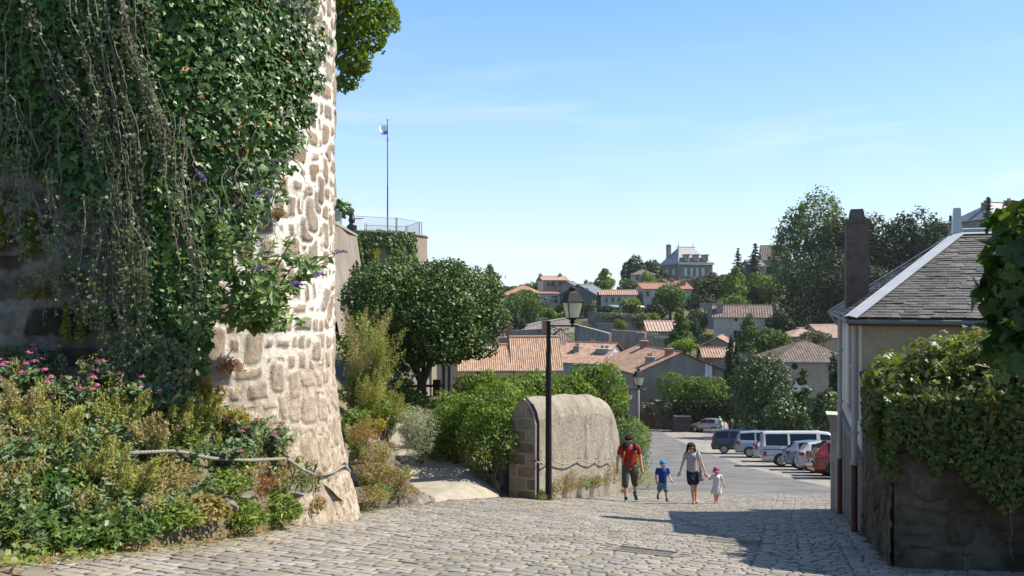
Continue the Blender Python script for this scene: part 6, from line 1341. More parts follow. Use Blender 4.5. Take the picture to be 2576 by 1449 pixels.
g.build('hip_strip', m_strip, ro); g = G(); pl, v_ = strip(pk, pr_, e0 - pk, .12, .03); g.prism(pl, v_); g.tube([pk + [0, 0, .04], pr_ + [0, 0, .04]], .05, 8); g.build('ridge_cap', m_strip, ro)
g = G(); R_ = rotz(math.atan2(RX[1], RX[0])); V = np.array([[sx * w_, sy * w_, z_] for z_, w_ in ((0, .075), (.42, .052), (.44, .052)) for sx, sy in ((-1, -1), (1, -1), (1, 1), (-1, 1))]) @ R_.T + pk
g.add(V, [(i * 4 + j, i * 4 + (j + 1) % 4, (i + 1) * 4 + (j + 1) % 4, (i + 1) * 4 + j) for i in range(2) for j in range(4)] + [(8, 9, 10, 11)]); g.build('finial', m_zinc, ro)
g = G(); g.tube([e0 + [0, 0, -.05], eR + [0, 0, -.05]], .036, 8); g.build('gutter', m_gut, t); g = G(); g.tube([e0 + [0, 0, -.05], eB + [0, 0, -.02]], .036, 8); g.tube([eB + [0, 0, -.02], Hs(DP - .9, -.1, -.5)], .04, 8); g.build('gutter', m_gut, t)
g = G(); dR = math.atan2(RX[1], RX[0]); g.box(Hs(-OV + .09, WD_ / 2, az - .05), (WD_ + 2 * OV, .02, .12), dR); g.build('fascia', m_brsh, t)
g = G(); ck = Hs(2.5, .10, 0); zt = 1.32; g.box(ck + [0, 0, (zt - .5) / 2], (.52, .36, zt + .5), aW); g.box(ck + [0, 0, zt + .035], (.56, .40, .07), aW)
V = np.array([[sx * w_, sy * w2, z_] for z_, w_, w2 in ((zt + .07, .19, .13), (zt + .25, .15, .10)) for sx, sy in ((-1, -1), (1, -1), (1, 1), (-1, 1))]) @ rotz(aW).T + ck * [1, 1, 0]
g.add(V, [(j, (j + 1) % 4, 4 + (j + 1) % 4, 4 + j) for j in range(4)] + [(4, 5, 6, 7)]); g.build('chimney', MAT('dark_stack', [(.09, .07, .06), (.15, .12, .10), (.19, .15, .12)], 7, bump=.7, bscale=40), ro)
m_pipe = MAT('pipe_grey', [(.44, .43, .42), (.52, .51, .50)], 4, rough=.6); m_rustp = MAT('pipe_rust', [(.10, .045, .03), (.15, .07, .045)], 9, rough=.7)
for s_, zsp in ((4.1, -3.1), (.16, -2.45)):
    g = G(); zb_ = float(ground(*Hs(s_, -.09, 0)[:2])); g.tube([Hs(s_, -.09, -.35), Hs(s_, -.09, zsp)], .042, 10, 0); g.tube([Hs(s_, -.09, zsp), Hs(s_, -.09, zb_)], .046, 10, 1)
    for z_ in (-1.0, -2.0, zsp): g.tube([Hs(s_, -.09, z_ - .02), Hs(s_, -.09, z_ + .02)], .062, 10, 0)
    g.build('downpipe', [m_pipe, m_rustp], t)
g = G()
for s_ in (.62, 1.66): g.box(Hs(s_, -.035, -1.06), (.16, .07, 1.42), aW)
g.box(Hs(1.14, -.05, -1.82), (1.2, .1, .1), aW); wo_ = g.build('window', m_sill, t); g = G(); g.box(Hs(1.14, -.012, -1.06), (.88, .025, 1.40), aW); g.build('pane', m_glass, wo_)
g = G(); g.box(Hs(2.12, -.06, -1.06), (.62, .05, 1.4), aW); g.build('shutter', m_white, t)
# gate pillar beside it
pc = np.array([7.02, 17.05]); zb_ = float(ground(*pc)); t = thing('gate_pillar', 'weathered white stone gate pillar with a moulded cap beside the slate house', 'gate pillar', (*pc, zb_))
m_pil = MAT('weathered_white_stone', [(.36, .34, .31), (.52, .50, .46), (.58, .56, .52)], 5, bump=.6, bscale=25)
g = G(); g.box((*pc, (zb_ - .1 - 2.75) / 2), (.36, .36, -2.75 - zb_ + .1), aW); g.build('shaft', m_pil, t)
g = G(); V = np.array([[sx * w_, sy * w_, z_] for z_, w_ in ((-2.75, .185), (-2.66, .20), (-2.50, .27), (-2.45, .275)) for sx, sy in ((-1, -1), (1, -1), (1, 1), (-1, 1))]) @ rotz(aW).T + [*pc, 0]
g.add(V, [(i * 4 + j, i * 4 + (j + 1) % 4, (i + 1) * 4 + (j + 1) % 4, (i + 1) * 4 + j) for i in range(3) for j in range(4)] + [(12, 13, 14, 15), (3, 2, 1, 0)]); g.build('cap', m_pil, t)
g = G(); g.box((pc[0] + .02, pc[1] - .2, -3.45), (.05, .03, .2), aW); g.build('slot', m_dark, t)
# garden wall and its creeper
Kc = np.array([3.86, 8.05])
def Ks(s, t, z): return np.array([*(Kc + AX[:2] * s + RX[:2] * t), z])
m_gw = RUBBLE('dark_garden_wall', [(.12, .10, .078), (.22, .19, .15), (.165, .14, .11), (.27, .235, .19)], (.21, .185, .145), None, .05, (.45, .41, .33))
LW = 3.86; g = G(); zt = -1.05; q = []; gw_at = []
for (a, b, s0, s1) in ((Ks(LW, 0, 0), Ks(0, 0, 0), LW, 0), (Ks(0, 0, 0), Ks(0, 6.5, 0), 0, 6.5)):
    n_ = 190; V, U = [], []
    for i in range(n_):
        p_ = a + (b - a) * i / (n_ - 1)
        for z_ in np.linspace(-4.2, zt, 130): V.append([p_[0], p_[1], z_]); U.append((s0 + (s1 - s0) * i / (n_ - 1) + (9 if s1 > s0 else 0), z_))
    V = np.array(V); idx = np.arange(n_ * 130).reshape(n_, 130); U = np.array(U); sa, ta = masonry(U[:, 0], U[:, 1], (.12, .28), (.16, .42), (.005, .03), 71); gw_at.append((sa, ta)); nw = -RX if s1 < s0 else -AX
    V += nw * (.022 * np.clip(sa / .04, 0, 1) + .02 * vnoise(V, 3, 5) + .010 * vnoise(V, 9, 6) + .006 * vnoise(V, 21, 7))[:, None]
    g.add(V, np.stack([idx[:-1, 0:-1], idx[1:, 0:-1], idx[1:, 1:], idx[:-1, 1:]], -1).reshape(-1, 4), 0, np.array(U))
g.add([Ks(0, 0, zt), Ks(0, 6.5, zt), Ks(LW, 6.5, zt), Ks(LW, 0, zt)], [(0, 1, 2, 3)], 0)
g.box(Ks(.16, .30, -1.9), (.02, .02, 1.6), aW)
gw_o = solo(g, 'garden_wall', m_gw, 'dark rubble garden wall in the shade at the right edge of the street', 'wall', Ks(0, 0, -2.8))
for j_, nm_ in enumerate(('sd', 'tone')): gw_o.data.attributes.new(nm_, 'FLOAT', 'POINT').data.foreach_set('value', np.pad(np.concatenate([x_[j_] for x_ in gw_at]), (0, len(gw_o.data.vertices) - sum(len(x_[0]) for x_ in gw_at))).astype(np.float32))
m_creep = LEAF('creeper_leaf_shaded', [(.03, .06, .012), (.055, .095, .018), (.085, .13, .025), (.04, .07, .012), (.12, .15, .03), (.09, .085, .02)], .45, .35)  # darker leaf copy for the wall face, its shade put into the colour
m_creep_r = LEAF('creeper_red', [(.22, .08, .03), (.30, .15, .04)], .5, .35)
CRP = [(2172, 1010), (2192, 955), (2212, 905), (2260, 870), (2330, 848), (2400, 842), (2470, 862), (2530, 870), (2800, 860), (2800, 1260), (2576, 1262), (2520, 1285), (2460, 1240), (2400, 1170), (2350, 1200), (2310, 1130), (2275, 1160), (2250, 1215), (2206, 1170), (2172, 1075)]
n = 62000; pick = RG.random(n) < .4; s_ = RG.uniform(-.1, LW + .1, n); t_ = RG.uniform(-.1, 3.2, n); z_ = RG.uniform(-2.6, -.95, n); o_ = RG.random(n) * .22 + .02
p = np.where(pick[:, None], np.array([*Kc, 0]) + s_[:, None] * AX - (o_)[:, None] * RX, np.array([*Kc, 0]) + t_[:, None] * RX - (o_)[:, None] * AX); p[:, 2] = z_; nr_ = np.where(pick[:, None], -RX, -AX)
u_, v_ = proj(p); e_ = 22 * vnoise(np.column_stack([u_, v_, 0 * u_]), .05, 66); k = inpoly(u_ + e_, v_ + e_, CRP) & (RG.random(n) < .9); p, nr_ = p[k], nr_[k]
cr = thing('creeper', 'large creeper with a few reddening leaves draped over the garden wall', 'creeper', Ks(0, .3, -2.5)); g = G(); red = RG.random(len(p)) < .02
Rm = frames(nr_ + [0, 0, .5] + .6 * RG.normal(size=p.shape), np.tile([0, 0, -1.0], (len(p), 1)), .6); sc = RG.uniform(.032, .068, len(p)); scat(g, IVY, p[~red], Rm[~red], sc[~red], 0); scat(g, IVY, p[red], Rm[red], sc[red], 1)
bl = [[*Ks(s__, t__, z__), r__, r__, r__ * .6] for s__, t__, z__, r__ in [(.15, .1, -1.0, .24), (.4, .5, -.76, .36), (.5, .95, -.68, .40), (.3, 1.4, -.70, .42), (.5, 1.9, -.75, .45), (.9, .1, -.98, .3), (1.5, .3, -.98, .28), (2.2, .3, -1.0, .26), (2.9, .3, -1.0, .24), (1.2, .7, -.82, .42), (1.9, .8, -.86, .4), (.1, .8, -.98, .3), (0, 1.2, -1.0, .3), (.1, .35, -.98, .25), (1.1, 1.4, -.8, .45)]]
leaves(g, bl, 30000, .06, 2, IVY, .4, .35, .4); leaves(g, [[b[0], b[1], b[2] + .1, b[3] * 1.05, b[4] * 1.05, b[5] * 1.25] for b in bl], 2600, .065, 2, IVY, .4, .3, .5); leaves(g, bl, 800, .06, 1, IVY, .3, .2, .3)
g.build('leaves', [m_creep, m_creep_r, LEAF('creeper_leaf_sunlit', [(.07, .115, .022), (.105, .155, .032), (.14, .18, .04), (.12, .115, .04), (.09, .135, .025)], .45, .4)], cr)  # top leaves are a brighter copy, sunlight put into their colour
g = G()
for i in range(18):
    q0 = RG.uniform(0, 2.2); m = 12; zz_ = np.linspace(-.85, RG.uniform(-2.4, -1.4), m); pp = np.array([Ks(-.12 - .1 * RG.random(), q0, z__) for z__ in zz_]) + np.cumsum(RG.normal(size=(m, 3)) * .018, 0); g.tube(pp, .0035, 4, 0, False)
for q0 in (.25, .62): g.tube([Ks(.3, q0, -1.2), Ks(.28, q0 + .05, -.45)], .016, 6)
g.build('stems', m_vine, cr)
# vine close to the camera at the right edge
gv = thing('grape_vine', 'grape vine with big leaves close by at the right picture edge', 'vine', (3.72, 5.0, float(ground(3.72, 5.0)))); g = G()
g.tube([(3.72, 5, -2.2), (3.66, 5.02, -1.2), (3.55, 5.0, -.3), (3.42, 4.98, .5), (3.5, 5.1, .75)], [.05, .045, .035, .02, .01], 8)
for z_ in (-.5, -.2, .1, .35, .5, -.8): g.tube([(3.5, 5, z_ - .1), (3.3, 4.95, z_), (3.1 + RG.normal() * .06, 4.9, z_ + .05)], [.012, .009, .004], 5, 0, False)
g.build('trunk', m_bark, gv); g = G(); bl = [[*P(u__ + 34, v__, 5.0), r__, .35, r__ * 1.0] for u__, v__, r__ in ((2548, 545, .07), (2560, 590, .10), (2545, 640, .09), (2520, 640, .05), (2530, 720, .12), (2505, 740, .06), (2545, 800, .13), (2510, 700, .06), (2555, 880, .12), (2540, 930, .09), (2590, 700, .2), (2600, 850, .22), (2600, 600, .15), (2520, 800, .07))]
m_gl = LEAF('grape_leaf', [(.02, .055, .015), (.035, .075, .02), (.06, .12, .02), (.025, .06, .02)], .45, .35); leaves(g, bl, 620, .135, 0, IVY, .25, .3, .1); g.build('leaves', m_gl, gv)

# aerials
def aerial(u, v0, v1, d, label):
    b, e = P(u, v1, d), P(u, v0, d); t = thing('tv_aerial', label, 'aerial', b, 'rooftop aerials'); g = G(); g.tube([b, e], .035, 5); g.build('mast', m_gal, t); g = G(); L_ = np.linalg.norm(e - b)
    g.tube([e - [.9, 0, .1], e + [.9, .2, -.1]], .025, 4)
    for i in range(6): q = e + np.array([-.8 + .3 * i, 0, -.1]); g.tube([q - [0, .1, .25], q + [0, .1, .25]], .018, 4)
    g.build('antenna', m_gal, t)
aerial(1364, 800, 845, 116, 'tall thin aerial left of the lamp post above the brick chimneys'); aerial(1640, 838, 880, 100, 'thin aerial beside the striped pink roof'); aerial(1664, 846, 880, 98, 'short aerial on the grey gable house ridge'); aerial(2004, 745, 775, 138, 'small aerial on the dark tiled house') if False else None
g = G(); c_ = P(1621, 985, 91); t = thing('wall_lantern', 'small lantern fixed to the corner of the grey gable house', 'lantern', c_); g.tube([c_ + [0, 0, 1.0], c_ + [0, .6, 1.05]], .03, 5); g.build('bracket', m_cast, t); lantern(t, c_, 1.0, .3)
for u_, v_, w_, h_, nm, lab in ((1622, 1022, .75, .38, 'wall_sign', 'small white street sign plate on the grey gable house'), (1626, 1048, .7, .9, 'meter_box', 'white meter box low on the grey gable house')):
    g = G(); p_ = P(u_, v_, 91.3); g.box(p_, (w_, .08, h_), .2); g.box(p_ + [0, -.05, 0], (w_ * .86, .02, h_ * .8), .2, 1); solo(g, nm, [m_white, MAT('sign_face', [(.6, .6, .58), (.68, .68, .66)], 3)], lab, 'sign' if nm == 'wall_sign' else 'box', p_)
# ------------------------------------------------------------------ trees and hedges of the valley
m_tdark = LEAF('dark_foliage', [(.018, .038, .012), (.03, .055, .016), (.042, .072, .02)], .65, .12, .2)
m_tmid = LEAF('mid_foliage', [(.05, .095, .018), (.075, .13, .024), (.10, .16, .032)], .6, .28, .2)
m_tst = LEAF('street_tree_leaf', [(.03, .06, .016), (.05, .09, .022), (.075, .125, .03)], .45, .2, .4)
m_tlite = LEAF('light_foliage', [(.09, .15, .022), (.13, .20, .03), (.17, .25, .045)], .6, .36, .2)
m_tolive = LEAF('olive_foliage', [(.06, .08, .03), (.09, .11, .045), (.12, .14, .06)], .6, .2)
m_tblue = LEAF('blue_conifer', [(.03, .055, .04), (.05, .08, .06), (.07, .10, .075)], .6, .12)
m_tplum = LEAF('plum_foliage', [(.06, .025, .03), (.09, .04, .04)], .6, .2)
T = [
 ('yew_tree', 'dark yew filling the gap between big tree and chimney', 2110, 560, 760, 130, 168, m_tdark, 'round', 30, .5),
 ('garden_tree', 'round green tree above the bungalow roof edge', 1296, 735, 765, 40, 196, m_tmid, 'round', 10, .45),
 ('garden_tree', 'green tree at the left end of the pale ramp wall', 1290, 790, 835, 60, 146, m_tdark, 'round', 10, .4),
 ('garden_tree', 'bright bush under the lantern on the ramp wall', 1420, 782, 815, 56, 163, m_tlite, 'round', 9, .4),
 ('garden_tree', 'tree behind the small striped roof on the right side', 1735, 800, 870, 60, 130, m_tdark, 'round', 12, .36),
 ('garden_tree', 'tree between the dark tiled house and the pink roofs', 1965, 780, 860, 70, 134, m_tdark, 'round', 12, .36),
 ('hill_tree', 'bushy tree on the bare slope right below the chateau', 1800, 704, 745, 70, 238, m_tmid, 'round', 14, .5),
 ('hill_tree', 'dark clump at the crest between chateau and the slim spruce', 1835, 690, 725, 50, 244, m_tdark, 'round', 12, .5),
 ('hill_tree', 'light bush in front of the low grey roof by the pines', 1662, 700, 735, 50, 236, m_tlite, 'round', 10, .5),
 ('hill_tree', 'green clump behind the dark tiled house ridge', 1840, 745, 785, 90, 158, m_tmid, 'round', 14, .45),
 ('hill_tree', 'dark tree filling the slope below the chateau corner', 1745, 700, 790, 90, 215, m_tdark, 'round', 16, .5),
 ('hill_tree', 'mid green tree just under the chateau garden', 1700, 704, 745, 56, 232, m_tmid, 'round', 12, .5),
 ('hill_tree', 'wide dark tree right of the orange roof by the chateau', 1825, 700, 770, 80, 205, m_tmid, 'round', 16, .5),
 ('hill_tree', 'tree closing the gap left of the dark stone building', 1890, 700, 775, 70, 200, m_tdark, 'round', 14, .5),
 ('hill_tree', 'shady tree between the tall cream house and the dark tiled house', 1770, 745, 800, 90, 165, m_tdark, 'round', 16, .45),
 ('hill_tree', 'low olive tree beneath the red cottage roof', 1262, 800, 850, 60, 140, m_tolive, 'round', 12, .4),
 ('hill_tree', 'dark bushy tree right of the largest round tree', 1415, 760, 810, 60, 172, m_tdark, 'round', 12, .42),
 ('big_tree', 'tallest broad tree on the right of the hill, left of the slate house chimney', 2045, 505, 740, 185, 175, m_tmid, 'round', 40, .5),
 ('yew_tree', 'dark yew directly behind the slate house chimney', 2165, 545, 780, 120, 165, m_tdark, 'round', 30, .5),
 ('yew_tree', 'dark yew with a flat ragged top right of the chimney', 2240, 538, 780, 150, 160, m_tdark, 'round', 34, .5),
 ('yew_tree', 'dark spreading yew in the middle of the dark row', 2310, 540, 770, 150, 158, m_tdark, 'round', 34, .5),
 ('yew_tree', 'dark yew at the right end of the row, near the roof finial', 2370, 552, 740, 120, 150, m_tdark, 'round', 30, .46),
 ('cypress_tree', 'small dark cypress tip behind the roof finial', 2392, 548, 640, 16, 140, m_tdark, 'column', 7, .3),
 ('dark_tree', 'dark tree mass under the big tree', 2075, 650, 860, 210, 150, m_tdark, 'round', 30, .42),
 ('dark_tree', 'dark tree behind the lower part of the chimney', 2150, 660, 860, 170, 148, m_tdark, 'round', 26, .42),
 ('dark_tree', 'dark undergrowth tree left of the pink roofs', 2010, 760, 870, 120, 145, m_tdark, 'round', 18, .42),
 ('dark_tree', 'dark tree right of the pink roofs', 2240, 680, 850, 150, 146, m_tdark, 'round', 20, .42),
 ('conifer', 'dark conifer in front of the big tree', 1992, 690, 850, 84, 150, m_tdark, 'conifer', None, .5),
 ('blue_spruce', 'slim blue spruce right of the chateau', 1856, 626, 720, 46, 225, m_tblue, 'conifer', None, .6),
 ('blue_spruce', 'broad blue cedar right of the slim spruce', 1900, 615, 710, 66, 215, m_tblue, 'conifer', None, .6),
 ('spruce', 'grey spruce beside the grey manor at the top right', 2486, 500, 600, 46, 118, m_tblue, 'conifer', None, .4),
 ('green_tree', 'tall light green tree below the two spruces', 1850, 668, 770, 88, 190, m_tlite, 'cone', 26, .5),
 ('green_tree', 'rounded green tree at the foot of the spruces', 1915, 690, 770, 90, 190, m_tmid, 'round', 18, .5),
 ('green_tree', 'dark green tree left of the tall light one', 1790, 695, 780, 110, 195, m_tdark, 'round', 20, .5),
 ('green_tree', 'light bushy tree right below the stone building', 1935, 700, 765, 66, 185, m_tlite, 'round', 14, .5),
 ('round_bush_tree', 'big round dark green tree in front of the tall cream house', 1686, 716, 790, 92, 175, m_tmid, 'round', 18, .45),
 ('pine_tree', 'wide dark pine left of the chateau', 1592, 650, 720, 66, 245, m_tdark, 'round', 16, .6),
 ('pine_tree', 'second dark pine touching the chateau roof', 1640, 652, 735, 72, 250, m_tdark, 'round', 16, .6),
 ('green_tree', 'bright tree in front of the low grey roof', 1625, 680, 730, 60, 228, m_tlite, 'cone', 16, .55),
 ('green_tree', 'pale green pointed tree standing alone on the skyline', 1522, 674, 735, 58, 225, m_tlite, 'cone', 20, .5),
 ('green_tree', 'leafy tree between the pointed tree and the pines', 1575, 700, 735, 50, 220, m_tmid, 'round', 12, .55),
 ('plum_tree', 'purple leaved small tree at the corner of the chateau', 1790, 685, 720, 36, 236, m_tplum, 'round', 9, .5),
 ('round_bush_tree', 'largest round tree left of the street lamp lantern', 1318, 742, 830, 96, 165, m_tmid, 'round', 18, .42),
 ('round_bush_tree', 'small round tree in front of the bungalow', 1328, 728, 770, 66, 190, m_tmid, 'round', 12, .5),
 ('poplar_tree', 'tall grey green tree at the right edge of the round tree', 1232, 676, 830, 66, 150, m_tolive, 'column', 9, .42),
 ('skyline_tree', 'low tree on the left skyline behind the bungalow', 1290, 718, 750, 70, 280, m_tolive, 'round', 9, .7),
 ('skyline_tree', 'second tree on the left skyline', 1330, 714, 750, 60, 285, m_tmid, 'round', 9, .7),
 ('skyline_tree', 'third tree on the left skyline beside the tall house', 1356, 708, 750, 44, 275, m_tmid, 'round', 9, .7),
 ('skyline_tree', 'hazy tree clump behind the grey gable', 1478, 712, 740, 60, 420, m_tblue, 'round', 9, .9),
 ('skyline_tree', 'hazy low tree between bungalow and round tree', 1262, 722, 750, 40, 300, m_tolive, 'round', 7, .8),
 ('garden_tree', 'grey leaved young tree in front of the white house', 1372, 744, 790, 36, 180, m_tolive, 'cone', 10, .4),
 ('garden_tree', 'bush with yellowish leaves right of the largest round tree', 1378, 772, 810, 50, 168, m_tlite, 'round', 9, .4),
 ('garden_tree', 'feathery bush directly right of the lantern', 1482, 756, 800, 36, 175, m_tolive, 'round', 9, .4),
 ('garden_tree', 'dark hedge bush before the slate gable house', 1522, 768, 795, 60, 178, m_tdark, 'round', 8, .4),
 ('garden_tree', 'small bright tree at the end of the four windowed house', 1588, 752, 790, 56, 180, m_tlite, 'round', 10, .4),
 ('garden_tree', 'dark tree under the tall cream house', 1650, 760, 810, 60, 168, m_tdark, 'round', 10, .4),
 ('garden_tree', 'scrubby bush on the long terrace wall', 1540, 785, 800, 80, 169, m_tolive, 'round', 10, .35),
 ('garden_tree', 'yellow green bush above the lower dark terrace wall', 1562, 803, 835, 34, 138, m_tlite, 'round', 8, .3),
 ('garden_tree', 'leafy tree left of the small striped roof', 1610, 790, 830, 56, 150, m_tolive, 'round', 12, .36),
 ('garden_tree', 'bright bush behind the striped pink roof', 1640, 785, 815, 50, 152, m_tlite, 'round', 10, .36),
 ('green_tree', 'tall shaggy tree in front of the striped pink roof', 1712, 770, 880, 66, 126, m_tmid, 'cone', 22, .36),
 ('garden_tree', 'light tree between shaggy tree and the dark tiled house', 1755, 775, 830, 60, 145, m_tolive, 'round', 12, .36),
 ('green_tree', 'bright conifer like tree in front of the dark tiled house', 1886, 782, 890, 76, 118, m_tmid, 'cone', 26, .32),
 ('green_tree', 'wide green tree right of the bright conical one', 1945, 830, 900, 90, 116, m_tmid, 'round', 16, .34),
 ('garden_tree', 'low bright tree over the red annex roof', 1720, 855, 890, 80, 112, m_tlite, 'round', 14, .3),
 ('garden_tree', 'vine tangle above the beige house roof', 2050, 832, 862, 76, 112, m_tolive, 'round', 12, .3),
 ('cypress', 'tall dark cypress in front of the beige house', 1838, 850, 985, 30, 93, m_tdark, 'column', 10, .22),
 ('cypress', 'slightly shorter cypress touching the tall one', 1852, 862, 990, 26, 93.5, m_tdark, 'column', 10, .22),
 ('street_tree', 'broad street tree with glossy leaves behind the parked cars', 1912, 892, 1090, 132, 76, m_tst, 'round', 26, .26),
 ('street_tree', 'pointed street tree in front of the round window house', 2022, 915, 1090, 66, 74, m_tst, 'cone', 26, .25),
 ('street_tree', 'dense low street tree behind the white van', 1972, 1000, 1095, 110, 72, m_tst, 'round', 20, .25),
 ('street_tree', 'street tree beside the gate pillar', 2075, 985, 1095, 80, 70, m_tst, 'round', 18, .25),
 ('street_tree', 'dark tree shading the far silver car', 1850, 985, 1060, 110, 88, m_tdark, 'round', 18, .26),
 ('street_tree', 'tree branch mass at the right of the beige house', 2108, 900, 1040, 46, 80, m_tdark, 'round', 12, .25),
]
TG = {'hill_tree': 'trees filling the hillside', 'street_tree': 'trees behind the parked cars', 'garden_tree': 'garden trees on the slope', 'yew_tree': 'dark yews on the hill', 'green_tree': 'green trees on the hillside', 'skyline_tree': 'trees on the skyline', 'dark_tree': 'dark trees below the hill', 'cypress': 'cypress pair', 'pine_tree': 'pines by the chateau', 'blue_spruce': 'spruces by the chateau', 'round_bush_tree': 'round trees on the hillside'}
for (nm, lab, u_, vt, vc, w_, d_, mt, st, k_, lf_) in T:
    tree(nm, lab, u_, vt, vc, w_, d_, mt, st, TG.get(nm), k_, lf_, 1.0)
# hedge on its retaining wall beyond the car park
d_ = 89; g = G(); a, b = P(1652, 1000, d_ + 1), P(1836, 1000, d_ - .8); a[2] = b[2] = 0
zt = (HZ - 1012) / F * d_
V, U = [], []
for i in range(40):
    p_ = a + (b - a) * i / 39
    for z_ in np.linspace(-15.2, zt, 14): V.append([p_[0], p_[1] + .06 * math.sin(i * 1.7 + z_ * 3), z_]); U.append((np.linalg.norm((p_ - a)[:2]), z_))
idx = np.arange(40 * 14).reshape(40, 14); g.add(V, np.stack([idx[:-1, :-1], idx[1:, :-1], idx[1:, 1:], idx[:-1, 1:]], -1).reshape(-1, 4), 0, np.array(U)); g.add([[*a[:2], zt], [*b[:2], zt], [b[0], b[1] + 1.6, zt], [a[0], a[1] + 1.6, zt]], [(0, 1, 2, 3)], 0)
c0 = [a[0], a[1], 0]; e0_ = [a[0] - .8, a[1] + 8, 0]; g.add([[c0[0], c0[1], -15.2], [e0_[0], e0_[1], -15.2], [e0_[0], e0_[1], zt], [c0[0], c0[1], zt]], [(3, 2, 1, 0)], 0)
solo(g, 'hedge_wall', STONE('hedge_wall_stone', [(.16, .13, .10), (.24, .21, .16), (.20, .17, .13)], (.24, .21, .17), 2.2, 3, .8, .05, .8, .3), 'shaded rubble wall carrying the clipped hedge at the end of the car park', 'wall', (a[0], a[1], -14.5))
for i, (u_, v_, w_, h_, mt, lab) in enumerate(((1690, 982, 88, 86, m_tlite, 'bright clipped hedge at the end of the car park'), (1738, 985, 80, 80, m_tlite, 'darker middle part of the hedge on the wall'), (1792, 988, 92, 84, m_tlite, 'yellowish hedge bush beside the cypresses'), (1672, 1030, 50, 60, m_tolive, 'olive hedge growth hanging down the corner of the wall'), (1745, 1030, 110, 60, m_tdark, 'dark ivy hanging down the hedge wall'), (1805, 1035, 60, 60, m_tdark, 'dark bush beside the silver car'))):
    dd = d_ - 1.0 - (0 if i < 3 else .6); shrub('hedge', lab, P(u_, v_, dd), (w_ / 2 / F * dd, .9, h_ / 2 / F * dd), mt, 'hedges on the car park wall', 14, .2, 1.6, cat='hedge', zb=zt - .3 if i < 3 else -14.4)
shrub('climbing_rose', 'climbing rose with pale blooms over the gate by the grey gable house', P(1632, 1025, 89), (1.3, .6, .8), m_tolive, None, 9, .2, .9, zb=-14.6, flowers=(MAT('rose_bloom', [(.6, .42, .36), (.68, .5, .42)]), 40, .22))
g = G(); p_ = P(1630, 1060, 90.5); g.box(p_, (2.6, .1, 2.2)); solo(g, 'gate', MAT('brown_gate', [(.16, .08, .04), (.22, .12, .06)], 3), 'brown wooden gate under the climbing rose', 'gate', p_ - [0, 0, 1.1])
g = G(); p_ = P(1714, 1050, 86.5); p_[2] = float(ground(p_[0], 86.5)) + .75; g.box(p_ + [0, 0, -.2], (1.8, 1.2, 1.6)); g.prism([p_ + [-1.1, -.8, .6], p_ + [1.1, -.8, .6], p_ + [0.9, -.8, 1.0], p_ + [-.9, -.8, 1.0]], (0, 1.7, 0)); g.box(p_ + [-.45, -.62, -.3], (.55, .06, 1.3))
solo(g, 'stone_hut', MAT('dark_hut_stone', [(.06, .055, .05), (.11, .10, .09)], 2, bump=.8, bscale=6), 'low dark stone hut against the hedge wall', 'hut', p_ - [0, 0, 1])
# shrubs and scrub that fill the slopes, as one mass
n = 15000; y_ = RG.uniform(104, 250, n); x_ = RG.uniform(-.12, .62, n) * y_; p = np.column_stack([x_, y_, ground(x_, y_) + RG.random(n) ** 1.6 * 1.2]); dn = vnoise(p, .16, 97) + .5 * vnoise(p, .5, 98); k = dn > -.25; p = p[k]; n = len(p)
g = G(); scat(g, DIAM, p, frames(rdirs(n) + [0, 0, .6]), RG.uniform(.3, .75, n), np.where(vnoise(p, .2, 99) > .2, 1, 0) if False else 0)
tag(g.build('undergrowth', m_tmid, None), 'low scrub and undergrowth covering the far slope', 'undergrowth', None, 'stuff')
# ------------------------------------------------------------------ vehicles
m_tyre = MAT('tyre', [(.018, .018, .018), (.03, .03, .03)], 20, rough=.85)
m_rim = MAT('rim', [(.42, .43, .44), (.5, .51, .52)], 8, rough=.35, metal=.6)
m_cglass = MAT('car_glass', [(.008, .011, .018)], rough=.12, spec=.45)
m_bump = MAT('black_plastic', [(.025, .025, .027)], rough=.6)
m_tail = MAT('tail_light_red', [(.42, .02, .015)], rough=.2, spec=.6)
m_tailo = MAT('tail_light_orange', [(.62, .16, .03)], rough=.2, spec=.6)
m_plate = MAT('number_plate', [(.7, .7, .66)], rough=.5)
def PAINT(name, c, metal=.0): return MAT(name, [tuple(a * .93 for a in c), c], 2.5, rough=.28, spec=.5, metal=metal, coat=.6)
